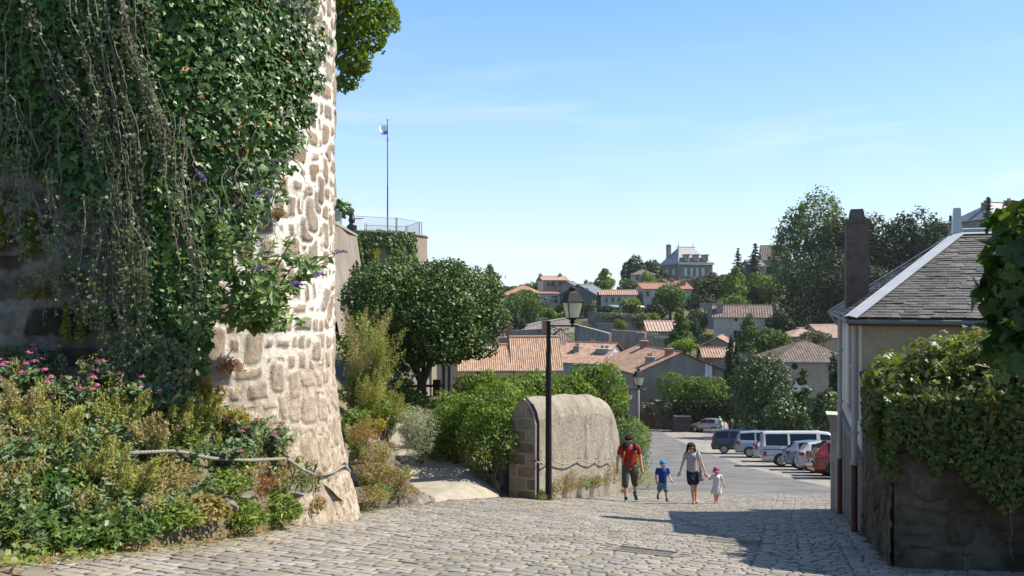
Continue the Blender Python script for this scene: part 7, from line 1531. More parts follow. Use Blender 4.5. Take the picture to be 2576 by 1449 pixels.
# stations along the car from rear to front: x fraction, belt height, top height, belt half width, top half width
KIND = {
 'hatch': [(0, .50, .52, .84, .82), (.02, .60, .64, .92, .86), (.05, .64, .72, .96, .80), (.14, .655, .95, .99, .72), (.30, .65, 1.0, 1.0, .74), (.50, .635, .99, 1.0, .74), (.62, .62, .90, 1.0, .76), (.735, .60, .655, .98, .84), (.88, .54, .585, .95, .84), (.97, .44, .50, .86, .78), (1, .36, .40, .76, .70)],
 'mpv': [(0, .46, .50, .86, .84), (.015, .58, .64, .94, .88), (.035, .62, .80, .97, .84), (.075, .63, .96, .99, .78), (.25, .62, 1.0, 1.0, .80), (.50, .60, .99, 1.0, .80), (.62, .585, .93, 1.0, .80), (.79, .56, .62, .98, .86), (.90, .50, .55, .95, .86), (.98, .40, .46, .86, .78), (1, .33, .36, .76, .70)],
 'van': [(0, .45, .52, .90, .90), (.006, .55, .86, .97, .90), (.014, .56, .96, .98, .86), (.05, .56, .995, 1.0, .84), (.30, .555, 1.0, 1.0, .84), (.62, .55, 1.0, 1.0, .84), (.745, .54, .965, 1.0, .83), (.875, .52, .60, .98, .88), (.94, .48, .525, .95, .88), (.985, .40, .45, .90, .84), (1, .3, .34, .82, .78)],
 'suv': [(0, .48, .52, .86, .84), (.02, .58, .64, .94, .88), (.05, .62, .76, .97, .82), (.13, .64, .96, .99, .76), (.32, .64, 1.0, 1.0, .78), (.50, .625, .99, 1.0, .78), (.61, .61, .91, 1.0, .79), (.73, .60, .66, .98, .88), (.88, .56, .61, .96, .88), (.97, .46, .52, .88, .82), (1, .36, .4, .8, .74)]}
WINS = {'hatch': [(.17, .40), (.42, .66)], 'mpv': [(.07, .27), (.29, .47), (.49, .70)], 'van': [(.045, .29), (.315, .605), (.645, .80)], 'suv': [(.13, .28), (.30, .48), (.50, .66)]}
def car(name, label, uv, d, head, kind, Lc, Wc, Hc, paint, lights='mid', wheel_r=.30, group='cars parked nose in along the car park', rearx=.19, dark_low=False, cat='car', rimm=None):
    """uv, d: where the nearer rear wheel touches the ground"""
    x = (uv[0] - 1288) / F * d; p0 = np.array([x, d, float(ground(x, d))]) ; ps = .02
    a = math.radians(head); fx = np.array([math.cos(a), math.sin(a)]); e = .5
    gdir = lambda v: float(ground(*(p0[:2] + v * e)) - ground(*(p0[:2] - v * e))) / (2 * e)
    f3 = unit([*fx, gdir(fx)]); lf_ = np.array([-fx[1], fx[0]]); l3 = unit([*lf_, gdir(lf_)]); u3 = unit(np.cross(f3, l3)); l3 = np.cross(u3, f3)
    near = -1 if l3[1] > 0 else 1                                        # which side faces us
    hw = Wc / 2; c0 = p0 + u3 * ps - f3 * rearx * Lc - l3 * near * (hw - .1); M = np.eye(4); M[:3, 0], M[:3, 1], M[:3, 2], M[:3, 3] = f3, l3, u3, c0
    t = thing(name, label, cat, c0 + f3 * Lc / 2, group); st = KIND[kind]; zb = .17 * Hc if kind != 'van' else .14 * Hc
    def sect(x_, b, tp, wb, wt):
        b, tp, wb, wt = b * Hc, tp * Hc, wb * hw, wt * hw
        h = [(0, zb), (wb * .86, zb), (wb * .97, zb + .07 * Hc), (wb, zb + .17 * Hc), (wb * 1.0, (zb + b) * .56), (wb * .975, b), (wb * .955, b + .012), (wt + (wb - wt) * .12, b + (tp - b) * .82 if tp - b > .1 else b + (tp - b) * .5), (wt * .9, tp - .012), (wt * .5, tp + .006), (0, tp + .01)]
        return [(x_ * Lc, y_, z_) for y_, z_ in h] + [(x_ * Lc, -y_, z_) for y_, z_ in h[-2:0:-1]]
    # smooth the stations a little
    xs = np.array([s[0] for s in st]); xn = np.unique(np.concatenate([xs, np.linspace(0, 1, 34)])); tb = [np.interp(xn, xs, [s[i] for s in st]) for i in range(1, 5)]
    R_ = np.array([sect(xn[i], *[tb[j][i] for j in range(4)]) for i in range(len(xn))]); m, k = R_.shape[:2]; idx = np.arange(m * k).reshape(m, k); nx_ = np.roll(idx, -1, 1)
    Fq = np.stack([idx[:-1], nx_[:-1], nx_[1:], idx[1:]], -1).reshape(-1, 4); g = G(); mi = np.zeros((m - 1, k), np.int32)
    if dark_low:
        mi[:, [0, 1, 2, k - 1, k - 2, k - 3]] = 1
    else: mi[:, [0, k - 1]] = 1
    g.add(R_.reshape(-1, 3), Fq, mi.ravel()); g.add(R_[0], [tuple(range(k))[::-1]], 0); g.add(R_[-1], [tuple(range(k))], 0)
    wx = (rearx * Lc, rearx * Lc + .60 * Lc if kind != 'van' else rearx * Lc + .615 * Lc)
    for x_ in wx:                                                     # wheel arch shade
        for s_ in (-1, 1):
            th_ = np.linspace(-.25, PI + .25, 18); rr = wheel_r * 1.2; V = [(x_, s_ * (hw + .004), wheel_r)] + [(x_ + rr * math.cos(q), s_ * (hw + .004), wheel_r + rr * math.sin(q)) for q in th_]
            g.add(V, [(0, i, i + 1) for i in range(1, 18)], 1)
    bo = g.build('body', [paint, m_bump], t, True, M)
    B_ = lambda x_: [np.interp(x_, xs, [s[i] for s in st]) for i in range(1, 5)]
    for (xa, xb) in WINS[kind]:
        for s_ in (-1, 1):
            q = np.linspace(xa, xb, 9); lo, hi = [], []
            for x_ in q:
                b, tp, wb, wt = B_(x_); b, tp, wb, wt = b * Hc, tp * Hc, wb * hw, wt * hw; zl, zh = b + .03, max(b + .035, b + (tp - b) * .80); y0 = wb * .955 ; y1 = wt + (wb - wt) * .12; ht = b + (tp - b) * .82
                fy = lambda z_: y0 + (y1 - y0) * (z_ - b) / max(.05, ht - b) + .014
                lo.append((x_ * Lc, s_ * fy(zl), zl)); hi.append((x_ * Lc, s_ * fy(zh), zh))
            V = lo + hi; n_ = len(q); f = [(i, i + 1, n_ + i + 1, n_ + i) for i in range(n_ - 1)]; g = G(); g.add(V, f if s_ < 0 else [w[::-1] for w in f]); g.build('window', m_cglass, t, False, M)
    # rear screen and windscreen
    def screen(xa, xb, nm):
        V = []
        for x_ in (xa, xb):
            b, tp, wb, wt = B_(x_); V += [(x_ * Lc, -wt * hw * .82, tp * Hc + .022), (x_ * Lc, wt * hw * .82, tp * Hc + .022)]
        g = G(); g.add(V, [(0, 1, 3, 2)]); g.build(nm, m_cglass, t, False, M)
    if kind == 'van': screen(.0075, .0135, 'rear_window')
    elif kind == 'mpv': screen(.03, .07, 'rear_window')
    else: screen(.055, .13, 'rear_window')
    ws = {'hatch': (.63, .725), 'mpv': (.63, .78), 'van': (.755, .865), 'suv': (.62, .72)}[kind]; screen(ws[0], ws[1], 'windscreen')
    ax = np.array([[1, 0, 0], [0, 0, 1], [0, -1, 0]]).T
    for x_ in wx:
        for s_ in (-1, 1):
            g = G(); yc = s_ * (hw - .115); g.lathe((x_, yc, wheel_r), [(wheel_r * .6, -.10), (wheel_r * .96, -.10), (wheel_r, -.06), (wheel_r, .06), (wheel_r * .96, .10), (wheel_r * .6, .10)], 22, 0, ax); w_ = g.build('wheel', m_tyre, t, False, M)
            g = G(); g.lathe((x_, yc + s_ * .108, wheel_r), [(wheel_r * .66, -.012), (wheel_r * .66, .012), (wheel_r * .58, .014)], 20, 0, ax)
            for j in range(6): q = j * PI / 3; g.box((x_ + wheel_r * .36 * math.cos(q), yc + s_ * .126, wheel_r + wheel_r * .36 * math.sin(q)), (wheel_r * .2, .012, wheel_r * .12), R=np.array([[math.cos(q), 0, -math.sin(q)], [0, 1, 0], [math.sin(q), 0, math.cos(q)]]), mat=1)
            g.build('rim', [rimm or m_rim, m_bump], w_, False, M)
    lz = {'mid': (.60, .11, .16), 'low': (.36, .15, .10), 'tall': (.60, .24, .09), 'round': (.56, .14, .20)}[lights]
    for s_ in (-1, 1):
        g = G(); z_ = lz[0] * Hc; g.box((.035 * Lc * .6 + lz[2] * .3, s_ * hw * .90, z_), (lz[2] + .06, .17 * hw / .8 + .06, lz[1] * Hc * .8)); g.box((.02 * Lc + lz[2] * .3, s_ * hw * .905, z_ - lz[1] * Hc * .42), (lz[2] + .03, .17, lz[1] * Hc * .22), mat=1); g.build('tail_light', [m_tail, m_tailo], t, False, M)
        g = G(); g.box((.945 * Lc, s_ * hw * .74, .46 * Hc), (.2, .26, .11)); g.build('headlight', m_pane, t, False, M)
        g = G(); mxp = {'van': .79, 'mpv': .68, 'hatch': .64, 'suv': .64}[kind]; g.ell((mxp * Lc, s_ * (hw + .09), (B_(mxp)[0] + .05) * Hc), (.08, .10, .07), 10, 7); g.build('mirror', paint if kind != 'van' else m_bump, t, True, M)
        if kind != 'van':
            for x_ in (.33, .56): g = G(); g.box((x_ * Lc, s_ * (hw * 1.0 + .006), .57 * Hc), (.16, .02, .025)); g.build('door_handle', m_bump, t, False, M)
    g = G(); g.box((-.01, 0, .33 * Hc), (.10, Wc * .80, .14 * Hc)); g.build('rear_bumper', paint if not dark_low else m_bump, t, False, M)
    g = G(); g.box((-.05, 0, .42 * Hc), (.03, .52, .11)); g.build('number_plate', m_plate, t, False, M)
    g = G()
    for x_ in ((.31, .52) if kind != 'van' else (.305, .63)):
        for s_ in (-1, 1): g.box((x_ * Lc, s_ * (hw * 1.0 - .006), .40 * Hc), (.012, .022, .36 * Hc))
    if kind == 'van':
        for s_ in (-1, 1): g.box((.16 * Lc, s_ * (hw - .004), .475 * Hc), (.30 * Lc, .03, .03)); g.box((.44 * Lc, s_ * (hw - .004), .30 * Hc), (.8 * Lc, .02, .02))
    g.build('trim', m_bump, t, False, M)
    return t, M
p_white, p_silver = PAINT('white_car_paint', (.62, .63, .64)), PAINT('silver_car_paint', (.40, .44, .50), .3)
car('white_van', 'long white passenger van with dark side windows, black lower rear corner', (1966, 1169), 43.5, -13, 'van', 4.75, 1.84, 1.93, p_white, 'low', .33, rearx=.205, cat='van')
car('people_carrier', 'silver blue people carrier with big rear side window next to the dark one', (1886, 1139), 52.5, -13, 'mpv', 4.65, 1.82, 1.72, PAINT('silver_blue_paint', (.36, .42, .52), .3), 'round', .32)
car('people_carrier', 'dark navy people carrier with pale roof rail beside the metal barrier', (1822, 1123), 57, -13, 'mpv', 4.4, 1.78, 1.68, PAINT('navy_paint', (.02, .028, .05)), 'tall', .31)
car('hatchback', 'silver hatchback parked on its own at the far end of the car park', (1797, 1085), 84, 132, 'hatch', 3.95, 1.70, 1.48, PAINT('champagne_paint', (.42, .40, .37), .25), 'mid', .30, None)
car('hatchback', 'white hatchback with tall red tail lights, its rear peeping out left of the white van', (1928, 1152), 48, -13, 'hatch', 3.9, 1.68, 1.48, p_white, 'tall', .29, rearx=.17)
car('hatchback', 'blue grey hatchback in front of the white van', (2014, 1181), 39.8, -13, 'hatch', 4.1, 1.74, 1.46, PAINT('blue_grey_paint', (.22, .27, .34), .3), 'mid', .31, rearx=.17)
car('hatchback', 'small white hatchback with orange tail lights between the blue grey and red cars', (2046, 1188), 37.2, -13, 'hatch', 3.7, 1.65, 1.44, p_white, 'mid', .28, rearx=.165)
car('hatchback', 'small bright red hatchback squeezed behind the dark red car', (2078, 1197), 34.6, -13, 'hatch', 3.7, 1.64, 1.46, PAINT('red_paint', (.50, .03, .03)), 'tall', .28, rearx=.165)
car('suv', 'dark red car nearest to the gate pillar', (2104, 1206), 32.4, -13, 'suv', 4.4, 1.80, 1.56, PAINT('dark_red_paint', (.26, .018, .018)), 'mid', .33, rearx=.185)
# crowd barrier
def barrier(u0, u1, d, label):
    xa, xb = (u0 - 1288) / F * d, (u1 - 1288) / F * d; za, zb = float(ground(xa, d)) + .03, float(ground(xb, d)) + .03; t = thing('crowd_barrier', label, 'barrier', (xa, d, za)); m_b = MAT('galvanised_bars', [(.55, .56, .56), (.64, .65, .65)], 9, rough=.4)
    g = G(); A_ = np.array([xa, d, za]); B_ = np.array([xb, d, zb])
    for z0, z1 in ((.2, 1.05),):
        g.tube([A_ + [0, 0, z0], A_ + [0, 0, z1], B_ + [0, 0, z1], B_ + [0, 0, z0], A_ + [0, 0, z0]], .03, 6)
    g.build('frame', m_b, t); g = G()
    for i in range(1, 13): q = A_ + (B_ - A_) * i / 13; g.tube([q + [0, 0, .2], q + [0, 0, 1.05]], .014, 5)
    g.build('bars', m_b, t)
    for q in (A_ + (B_ - A_) * .15, B_ - (B_ - A_) * .15): g = G(); g.tube([q + [0, -.3, 0], q + [0, -.05, .2], q + [0, .05, .2], q + [0, .3, 0]], .025, 5); g.build('foot', m_b, t)
barrier(1770, 1812, 70, 'galvanised metal crowd barrier left of the dark people carrier')
# pale green cast iron pump
x_ = (1810 - 1288) / F * 78; zb = float(ground(x_, 78)); t = thing('street_pump', 'tall pale green cast iron pump beside the far silver car', 'street pump', (x_, 78, zb)); m_mint = MAT('mint_paint', [(.40, .55, .50), (.5, .64, .6)], 7, rough=.5)
g = G(); g.lathe((x_, 78, zb), [(.36, -.1), (.38, .12), (.27, .2), (.24, .9), (.30, .98), (.30, 1.04), (.20, 1.12), (.18, 1.5), (.25, 1.58), (.2, 1.66), (.1, 1.8), (.12, 1.86), (.03, 2.0)], 14); g.build('column', m_mint, t, False)
g = G(); g.tube([(x_ + .2, 77.9, zb + 1.5), (x_ + .42, 77.9, zb + 1.45), (x_ + .46, 77.9, zb + .6)], .05, 7); g.build('handle', MAT('white_lever', [(.7, .74, .74)]), t); g = G(); g.tube([(x_, 77.8, zb + .8), (x_ - .05, 77.55, zb + .8), (x_ - .05, 77.5, zb + .68)], .05, 7); g.build('spout', m_mint, t)
# ------------------------------------------------------------------ people
def blob(name, fn, voxel, mat, parent, it=5, origin=(0, 0, 0)):
    g = G(); fn(g); V = np.vstack(g.V); tmp = g.build('tmp', mat); mo = tmp.modifiers.new('r', 'REMESH'); mo.mode = 'VOXEL'; mo.voxel_size = voxel; mo.use_smooth_shade = True
    if it: ms = tmp.modifiers.new('s', 'SMOOTH'); ms.factor = .5; ms.iterations = it
    bpy.context.view_layer.update(); ev = tmp.evaluated_get(bpy.context.evaluated_depsgraph_get()); me = bpy.data.meshes.new_from_object(ev); me.name = name
    bpy.data.objects.remove(tmp); me.transform(Matrix.Translation(Vector([float(c) for c in -root_loc(parent)])))
    me.materials.clear()
    for m in (mat if isinstance(mat, list) else [mat]): me.materials.append(m)
    for p_ in me.polygons: p_.use_smooth = True
    o = bpy.data.objects.new(name, me); COL.objects.link(o); o.parent = parent; return o
m_skin = MAT('skin', [(.62, .37, .25), (.70, .43, .30)], 9, rough=.55, spec=.35)
m_hair = MAT('dark_hair', [(.012, .008, .006), (.032, .02, .014)], 60, rough=.75, bump=.8, bscale=80, spec=.15)
m_eye = MAT('dark_eye', [(.02, .015, .012)], rough=.2)
m_lip = MAT('lips', [(.40, .15, .12)], rough=.5)
m_sung = MAT('sunglass', [(.01, .01, .012)], rough=.1, spec=.7)
def CLOTH(name, c): return MAT(name, [tuple(a * .8 for a in c), c, tuple(min(1, a * 1.12) for a in c)], 7, rough=.85, bump=.35, bscale=30, spec=.15)
def hand(g, wrist, direc, H, pinch=0.0, spread=.28, side=1):
    """palm, four unequal bent fingers and a thumb leaving the side of the palm"""
    w = np.asarray(wrist, float); d = unit(direc); up = np.array([0, -1.0, 0]); sd = unit(np.cross(d, up)) * side; pn = np.cross(sd, d); L_ = H * .052
    g.cone(w, H * .0135, w + d * L_ * .9, H * .019, 8); g.ell(w + d * L_ * .55, (H * .021, H * .021, H * .012), 10, 7, 0, np.column_stack([sd, d, pn]))
    for i, (o, l) in enumerate(((-.017, .036), (-.006, .043), (.006, .041), (.016, .032))):
        b = w + d * L_ * .95 + sd * H * o; dv = unit(d + sd * o * 18 * spread + pn * .25 * pinch); k = b + dv * H * l * .55; dv2 = unit(dv + pn * (.45 + pinch)); g.cone(b, H * .0062, k, H * .0056, 7); g.cone(k, H * .0056, k + dv2 * H * l * .5, H * .0046, 7)
    b = w + d * L_ * .35 - sd * H * .017; k = b + unit(d * .6 - sd * .8 + pn * .2) * H * .022; g.cone(b, H * .0075, k, H * .0065, 7); g.cone(k, H * .0065, k + unit(d - sd * .25 + pn * .3) * H * .022, H * .0052, 7)
def person(label, u, v, px, P_, group='family walking up the cobbled street'):
    """P_ holds the joints as fractions of the height: x right, y away from us, z up; figures face the camera"""
    b = hit(u, v); H = px / F * b[1]; t = thing('person', label, 'person', b, group); J = {k: b + np.array(a) * H for k, a in P_['J'].items()}; kid = P_.get('kid', 0); s = P_.get('thick', 1.0)
    hr = P_['head']; tilt = P_.get('tilt', 0.0); hc = J['head']; ca, sa = math.cos(tilt), math.sin(tilt); HR = np.array([[1, 0, 0], [0, ca, -sa], [0, sa, ca]])
    ty, tz = P_.get('turn', 0.0), 0; HR = rotz(ty) @ HR; hp = lambda x, y, z: hc + HR @ (np.array([x, y, z]) * hr * H)
    def body(g):
        for a in 'lr':
            g.cone(J[a + 'hip'], .047 * s * H, J[a + 'kne'], .031 * s * H); g.cone(J[a + 'kne'], .030 * s * H, J[a + 'kne'] + (J[a + 'ank'] - J[a + 'kne']) * .3 + [0, .008 * H, 0], .030 * s * H)
            g.cone(J[a + 'kne'] + (J[a + 'ank'] - J[a + 'kne']) * .3 + [0, .008 * H, 0], .030 * s * H, J[a + 'ank'], .0175 * s * H); g.cone(J[a + 'ank'] + [0, .01 * H, -.012 * H], .02 * H, J[a + 'toe'], .016 * H)
            g.cone(J[a + 'sho'], .032 * s * H, J[a + 'elb'], .023 * s * H); g.cone(J[a + 'elb'], .0225 * s * H, J[a + 'wri'], .0145 * s * H)
            hand(g, J[a + 'wri'], unit(J[a + 'wri'] - J[a + 'elb']) + np.array(P_.get(a + 'hd', (0, 0, 0))), H * (1.0 if not kid else .95), P_.get(a + 'pinch', .2), P_.get(a + 'spread', .3), 1 if a == 'l' else -1)
        pel = (J['lhip'] + J['rhip']) / 2 + [0, 0, .03 * H]; ch = (J['lsho'] + J['rsho']) / 2; w_ = np.linalg.norm(J['rsho'] - J['lsho'])
        g.ell(pel, (.082 * s * H, .06 * s * H, .07 * H)); g.ell((pel + ch) / 2 - [0, 0, .01 * H], (.076 * s * H, .056 * s * H, .10 * H)); g.ell(ch - [0, 0, .055 * H], (w_ * .46, .062 * s * H, .085 * H)); g.cone(J['lsho'], .03 * s * H, J['rsho'], .03 * s * H)
        g.cone(ch + [0, 0, .0 * H], .034 * s * H, hc - [0, 0, .035 * H], .029 * s * H)
        g.ell(hp(0, 0, .12), np.array([.80, .93, .98]) * hr * H, 16, 11, 0, HR); g.ell(hp(0, -.18, -.48), np.array([.60, .62, .55]) * hr * H, 14, 9, 0, HR); g.cone(hp(0, -.86, .02), .09 * hr * H, hp(0, -1.02, -.20), .13 * hr * H, 8)
        for a in (-1, 1): g.ell(hp(a * .80, .05, -.05), np.array([.10, .17, .25]) * hr * H, 8, 6, 0, HR)
    blob('body', body, H * .0068 if not kid else H * .0085, m_skin, t, 2)
    for a in (-1, 1):
        g = G(); g.ell(hp(a * .32, -.80, .05), np.array([.12, .07, .08]) * hr * H, 8, 6, 0, HR); g.build('eye', m_eye, t)
    g = G(); g.ell(hp(0, -.80, -.55), np.array([.26, .06, .06]) * hr * H, 10, 6, 0, HR); g.build('mouth', m_lip, t)
    ch = (J['lsho'] + J['rsho']) / 2; pel = (J['lhip'] + J['rhip']) / 2 + [0, 0, .03 * H]; w_ = np.linalg.norm(J['rsho'] - J['lsho'])
    if 'shirt' in P_:
        mt, zbot, wb = P_['shirt']; zb = b[2] + zbot * H; hem = np.array([pel[0], pel[1], zb + .035 * H])
        def shirt(g):
            g.ell(ch - [0, 0, .05 * H], (w_ * .50, .075 * s * H, .088 * H)); g.cone(J['lsho'] - [0, 0, .004 * H], .037 * s * H, J['rsho'] - [0, 0, .004 * H], .037 * s * H)
            n_ = 7
            for i in range(n_): q = i / (n_ - 1); c_ = (ch - [0, 0, .06 * H]) * (1 - q) + hem * q; g.ell(c_, (w_ * .47 * (1 - q) + wb * H * q, (.073 * (1 - q) + .075 * q) * s * H, .05 * H), 16, 9)
            for a in 'lr': k = P_.get('sleeve', .55); e = J[a + 'sho'] + (J[a + 'elb'] - J[a + 'sho']) * k; g.cone(J[a + 'sho'], .039 * s * H, e, .035 * s * H)
        blob('shirt' if not P_.get('dress') else 'dress', shirt, H * .009, mt, t, 4)
    if 'shorts' in P_:
        mt, frac, wd = P_['shorts']
        def shorts(g):
            g.ell(pel + [0, 0, .01 * H], (.088 * s * H, .068 * s * H, .055 * H))
            for a in 'lr': h_, k_ = J[a + 'hip'], J[a + 'kne']; e = h_ + (k_ - h_) * frac; g.cone(h_ + [0, 0, .02 * H], .056 * s * H, e, wd * H)
            if P_.get('skirt'): g.ell((J['lhip'] + J['rhip']) / 2 - [0, 0, .06 * H], (.096 * H, .07 * H, .085 * H))
        blob('shorts', shorts, H * .009, mt, t, 3)
    if 'skirt_part' in P_:
        mt, z0, z1, w0, w1 = P_['skirt_part']
        def sk(g):
            for i in range(9): q = i / 8; g.ell([pel[0] * (1 - q) + q * (J['lank'][0] + J['rank'][0]) / 2 * .5 + q * pel[0] * .5, pel[1], b[2] + (z0 + (z1 - z0) * q) * H], ((w0 + (w1 - w0) * q) * H, (w0 + (w1 - w0) * q) * .72 * H, .035 * H), 16, 8)
        blob('skirt', sk, H * .010, mt, t, 3)
    for a in 'lr':
        mt, ms_ = P_['shoes']
        def shoe(g):
            A_, T_ = J[a + 'ank'], J[a + 'toe']; g.cone(A_ + [0, .014 * H, -.012 * H], .027 * H, T_ + [0, -.004 * H, .0], .024 * H); g.ell((A_ * .35 + T_ * .65), (.030 * H, .042 * H, .024 * H), 12, 8)
        blob('shoe', shoe, H * .008, mt, t, 2)
        if ms_: g = G(); g.cone(J[a + 'ank'] + [0, 0, .012 * H], .0215 * s * H, J[a + 'ank'] + (J[a + 'kne'] - J[a + 'ank']) * .16, .0225 * s * H); g.build('sock', ms_, t, True)
    if P_.get('glasses'):
        g = G()
        for a in (-1, 1): g.ell(hp(a * .36, -.90, .06), np.array([.31, .06, .20]) * hr * H, 12, 7, 0, HR); g.tube([hp(a * .62, -.86, .10), hp(a * .84, .0, .08)], .05 * hr * H, 5)
        g.tube([hp(-.1, -.93, .10), hp(.1, -.93, .10)], .05 * hr * H, 5); g.build('sunglasses', m_sung, t, True)
    return t, b, H, J, hp, HR, hr
def mk(**k): return k
# man in red
man = mk(head=.067, tilt=.42, thick=1.08, J=dict(lhip=(-.052, 0, .50), lkne=(-.066, -.06, .275), lank=(-.060, -.085, .052), ltoe=(-.085, -.175, .022), rhip=(.052, .01, .50), rkne=(.088, .02, .275), rank=(.100, .115, .105), rtoe=(.112, .06, .028),
     lsho=(-.118, .0, .805), lelb=(-.170, -.01, .655), lwri=(-.185, -.05, .515), rsho=(.118, .0, .805), relb=(.165, .02, .655), rwri=(.185, -.01, .505), head=(-.012, -.035, .915)), shirt=(CLOTH('red_tee', (.36, .045, .035)), .50, .082), shorts=(CLOTH('olive_shorts', (.095, .10, .08)), 1.02, .052), shoes=(CLOTH('teal_shoe', (.05, .22, .26)), CLOTH('black_sock', (.02, .02, .025))), glasses=True)
t, b, H, J, hp, HR, hr = person('man in a red t-shirt and olive shorts, head bowed, carrying a backpack', 1583, 1263, 171, man)
def hair(g):
    g.ell(hp(0, .12, .42), np.array([.90, .98, .76]) * hr * H, 16, 10, 0, HR)
    for _ in range(70):
        d_ = rdirs(1)[0]
        if d_[2] < .0 or (d_[1] < -.55 and d_[2] < .45): continue
        g.ell(hp(d_[0] * .86, .12 + d_[1] * .95, .36 + d_[2] * .80), np.full(3, .17) * hr * H, 7, 5)
blob('hair', hair, H * .0075, m_hair, t, 1)
def beard(g): g.ell(hp(0, -.40, -.66), np.array([.52, .48, .38]) * hr * H, 12, 8, 0, HR)
blob('beard', beard, H * .007, MAT('stubble', [(.09, .055, .04), (.13, .085, .06)], 60), t, 2)
bp = thing('backpack', 'navy backpack with orange straps worn by the man in red', 'backpack', b + [0, .12 * H, .62 * H]); ch = (J['lsho'] + J['rsho']) / 2
m_navy, m_orst = CLOTH('navy_nylon', (.02, .03, .07)), CLOTH('orange_strap', (.70, .20, .03))
def pack(g): g.ell(ch + [0, .13 * H, -.11 * H], (.105 * H, .065 * H, .16 * H), 18, 12); g.ell(ch + [0, .15 * H, .02 * H], (.085 * H, .05 * H, .05 * H)); g.ell(ch + [0, .19 * H, -.15 * H], (.07 * H, .04 * H, .08 * H))
blob('bag', pack, H * .012, m_navy, bp, 4)
for s_ in (-1, 1):
    g = G(); c_ = [ch + np.array(a) * H for a in ((s_ * .082, .08, .02), (s_ * .083, .02, .052), (s_ * .082, -.05, .03), (s_ * .086, -.083, -.03), (s_ * .09, -.088, -.09), (s_ * .1, -.07, -.17), (s_ * .1, .02, -.24), (s_ * .08, .1, -.25))]
    g.tube(c_[:4], .016 * H, 6, 1); g.tube(c_[3:], .011 * H, 6, 0); g.build('strap', [m_orst, m_navy], bp, True)
    g = G(); p_ = ch + np.array((s_ * .094, -.085, -.13)) * H; g.tube([p_, p_ + [s_ * .01 * H, -.01 * H, -.11 * H]], .004 * H, 5); g.build('loose_strap', m_orst, bp)
# woman
wom = mk(head=.068, tilt=.18, turn=-.12, thick=.96, J=dict(lhip=(-.043, 0, .505), lkne=(-.010, -.05, .285), lank=(.012, -.075, .045), ltoe=(-.022, -.165, .02), rhip=(.043, 0, .505), rkne=(.062, .01, .285), rank=(.060, .03, .05), rtoe=(.082, -.06, .02),
     lsho=(-.098, 0, .81), lelb=(-.150, .01, .655), lwri=(-.205, -.05, .53), rsho=(.098, 0, .81), relb=(.155, .0, .655), rwri=(.205, -.05, .515), head=(-.020, -.02, .918)), lhd=(-.25, -.1, 0), lspread=.7, lpinch=-.1, rpinch=.5, sleeve=.42,
     shirt=(CLOTH('grey_tee', (.42, .42, .45)), .515, .092), shorts=(CLOTH('navy_shorts', (.022, .03, .065)), .62, .068), skirt=True, shoes=(CLOTH('tan_sandal', (.40, .32, .24)), None), glasses=True)
t, b, H, J, hp, HR, hr = person('woman in a grey t-shirt and navy shorts holding the small girl by the hand', 1741, 1267, 155, wom); wrw = J['rwri'] + unit(J['rwri'] - J['relb']) * H * .075
def hair(g):
    g.ell(hp(0, .15, .38), np.array([.98, 1.02, .80]) * hr * H, 16, 10, 0, HR)
    for a in (-1, 1):
        for z_ in (.2, -.2, -.6, -.9): g.ell(hp(a * (.80 + .12 * (z_ < -.3)), .15, z_), np.array([.30, .52, .38]) * hr * H, 10, 7, 0, HR)
    for z_ in (0, -.4, -.8): g.ell(hp(0, .62, z_), np.array([.78, .42, .4]) * hr * H, 12, 8, 0, HR)
    g.ell(hp(-.2, -.62, .66), np.array([.55, .38, .25]) * hr * H, 10, 7, 0, HR)
blob('hair', hair, H * .009, m_hair, t, 2)
bg_ = thing('shoulder_bag', 'pale grey shoulder bag hanging at the side of the woman', 'bag', b + [.14 * H, -.02 * H, .38 * H]); m_bagm = CLOTH('grey_canvas', (.34, .35, .34))
def bag(g): c_ = b + np.array([.140, -.02, .455]) * H; g.ell(c_, (.05 * H, .075 * H, .085 * H), 16, 10); g.ell(c_ + [0, 0, -.03 * H], (.052 * H, .085 * H, .06 * H), 16, 10)
blob('bag', bag, H * .010, m_bagm, bg_, 3)
g = G()
g.tube([b + np.array(a) * H for a in ((.135, -.065, .51), (.118, -.085, .62), (.100, -.072, .74), (.092, -.035, .848), (.092, .03, .846), (.115, .075, .74), (.135, .04, .52))], .010 * H, 6); g.build('strap', m_bagm, bg_, True)
# boy
boy = mk(head=.090, tilt=.30, kid=1, thick=1.15, J=dict(lhip=(-.048, .02, .42), lkne=(-.072, .03, .25), lank=(-.085, .16, .105), ltoe=(-.088, .11, .035), rhip=(.048, 0, .42), rkne=(.070, -.07, .25), rank=(.084, -.07, .06), rtoe=(.110, -.17, .028),
     lsho=(-.120, 0, .755), lelb=(-.158, .03, .60), lwri=(-.150, -.02, .485), rsho=(.120, 0, .755), relb=(.150, .0, .61), rwri=(.188, -.09, .525), head=(.005, -.03, .885)), lpinch=.8, rpinch=.9,
     shirt=(CLOTH('royal_blue_tee', (.02, .06, .30)), .435, .098), shorts=(MAT('patterned_shorts', [(.03, .10, .18), (.08, .26, .34), (.30, .45, .48)], 26, rough=.9), .78, .066), shoes=(CLOTH('dark_trainer', (.04, .04, .06)), CLOTH('navy_sock', (.03, .05, .09))))
t, b, H, J, hp, HR, hr = person('little boy in a blue cap, blue t-shirt and patterned shorts', 1667, 1262, 107, boy)
def cap(g): g.ell(hp(0, .08, .42), np.array([.93, 1.02, .68]) * hr * H, 16, 10, 0, HR); g.ell(hp(0, -.98, .36), np.array([.66, .46, .09]) * hr * H, 14, 7, 0, HR)
blob('cap', cap, H * .011, CLOTH('blue_cap', (.035, .24, .48)), t, 2)
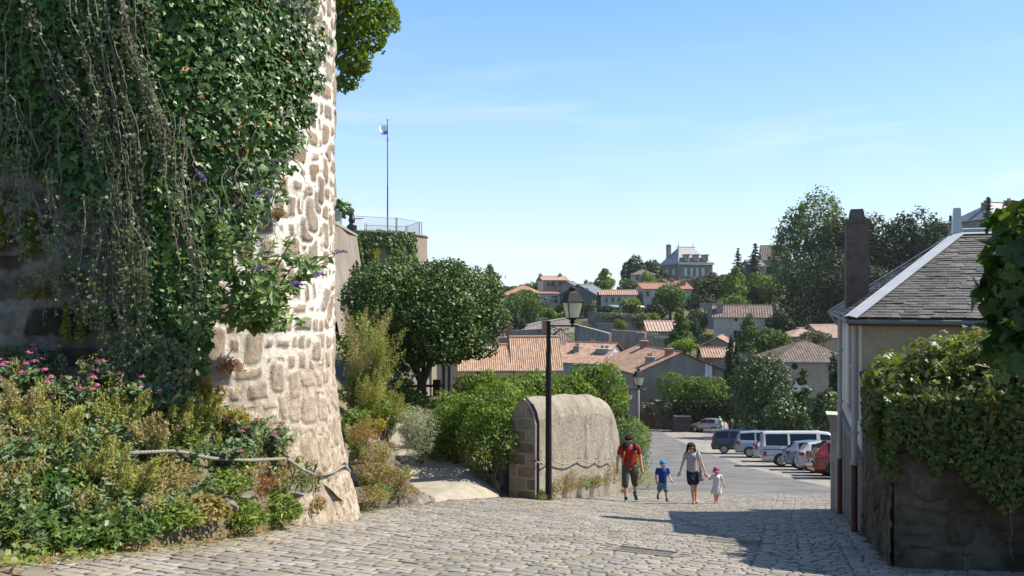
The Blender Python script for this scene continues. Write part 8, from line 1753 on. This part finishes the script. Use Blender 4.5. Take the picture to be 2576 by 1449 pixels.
# girl
girl = mk(head=.098, tilt=.28, kid=1, thick=1.12, J=dict(lhip=(-.042, 0, .40), lkne=(-.048, -.03, .235), lank=(-.050, -.05, .06), ltoe=(-.060, -.15, .03), rhip=(.042, .02, .40), rkne=(.040, .02, .235), rank=(.022, .06, .07), rtoe=(.020, -.03, .03),
     lsho=(-.105, 0, .735), lelb=(-.200, -.02, .645), lwri=(-.25, -.02, .68), rsho=(.105, 0, .735), relb=(.150, .0, .61), rwri=(.185, -.04, .525), head=(-.01, -.02, .875)), lpinch=.8, rpinch=.6, sleeve=.5, dress=True,
     shirt=(CLOTH('white_dress', (.70, .69, .74)), .50, .098), skirt_part=(CLOTH('white_dress_skirt', (.70, .69, .74)), .52, .295, .10, .155), shoes=(CLOTH('pink_shoe', (.62, .16, .26)), None))
u_, v_, px_ = 1803, 1268, 96; b0 = hit(u_, v_); Hg = px_ / F * b0[1]; girl['J']['lwri'] = tuple((wrw - b0) / Hg + np.array([.052, .0, -.012]))
t, b, H, J, hp, HR, hr = person('little girl in a pink cap and white dress holding the woman by the hand', u_, v_, px_, girl)
def cap(g): g.ell(hp(0, .08, .42), np.array([.93, 1.02, .68]) * hr * H, 16, 10, 0, HR)
blob('cap', cap, H * .011, CLOTH('plum_cap', (.30, .09, .20)), t, 2)
def brim(g): g.ell(hp(0, -.92, .30), np.array([.72, .50, .12]) * hr * H, 14, 7, 0, HR)
blob('cap_brim', brim, H * .010, CLOTH('pink_brim', (.70, .12, .24)), t, 1)
def hair(g):
    for a in (-1, 1): g.ell(hp(a * .78, .2, -.2), np.array([.22, .4, .45]) * hr * H, 8, 6, 0, HR)
blob('hair', hair, H * .011, m_hair, t, 2)

# ------------------------------------------------------------------ thin summer haze in the air
hm = bpy.data.materials.new('haze'); hm.use_nodes = True; hn = hm.node_tree; hn.nodes.clear(); ho = hn.nodes.new('ShaderNodeOutputMaterial'); hv = hn.nodes.new('ShaderNodeVolumePrincipled')
hv.inputs['Color'].default_value = (.86, .92, 1.0, 1); hv.inputs['Density'].default_value = .0001; hv.inputs['Anisotropy'].default_value = .2; hn.links.new(hv.outputs[0], ho.inputs['Volume'])
g = G(); g.box((0, 2235, -52), (14400, 4720, 158)); hz_o = g.build('haze', hm); tag(hz_o, None, None, None, 'stuff'); hz_o['label'] = 'thin summer haze in the air over the valley'; hz_o['category'] = 'haze'
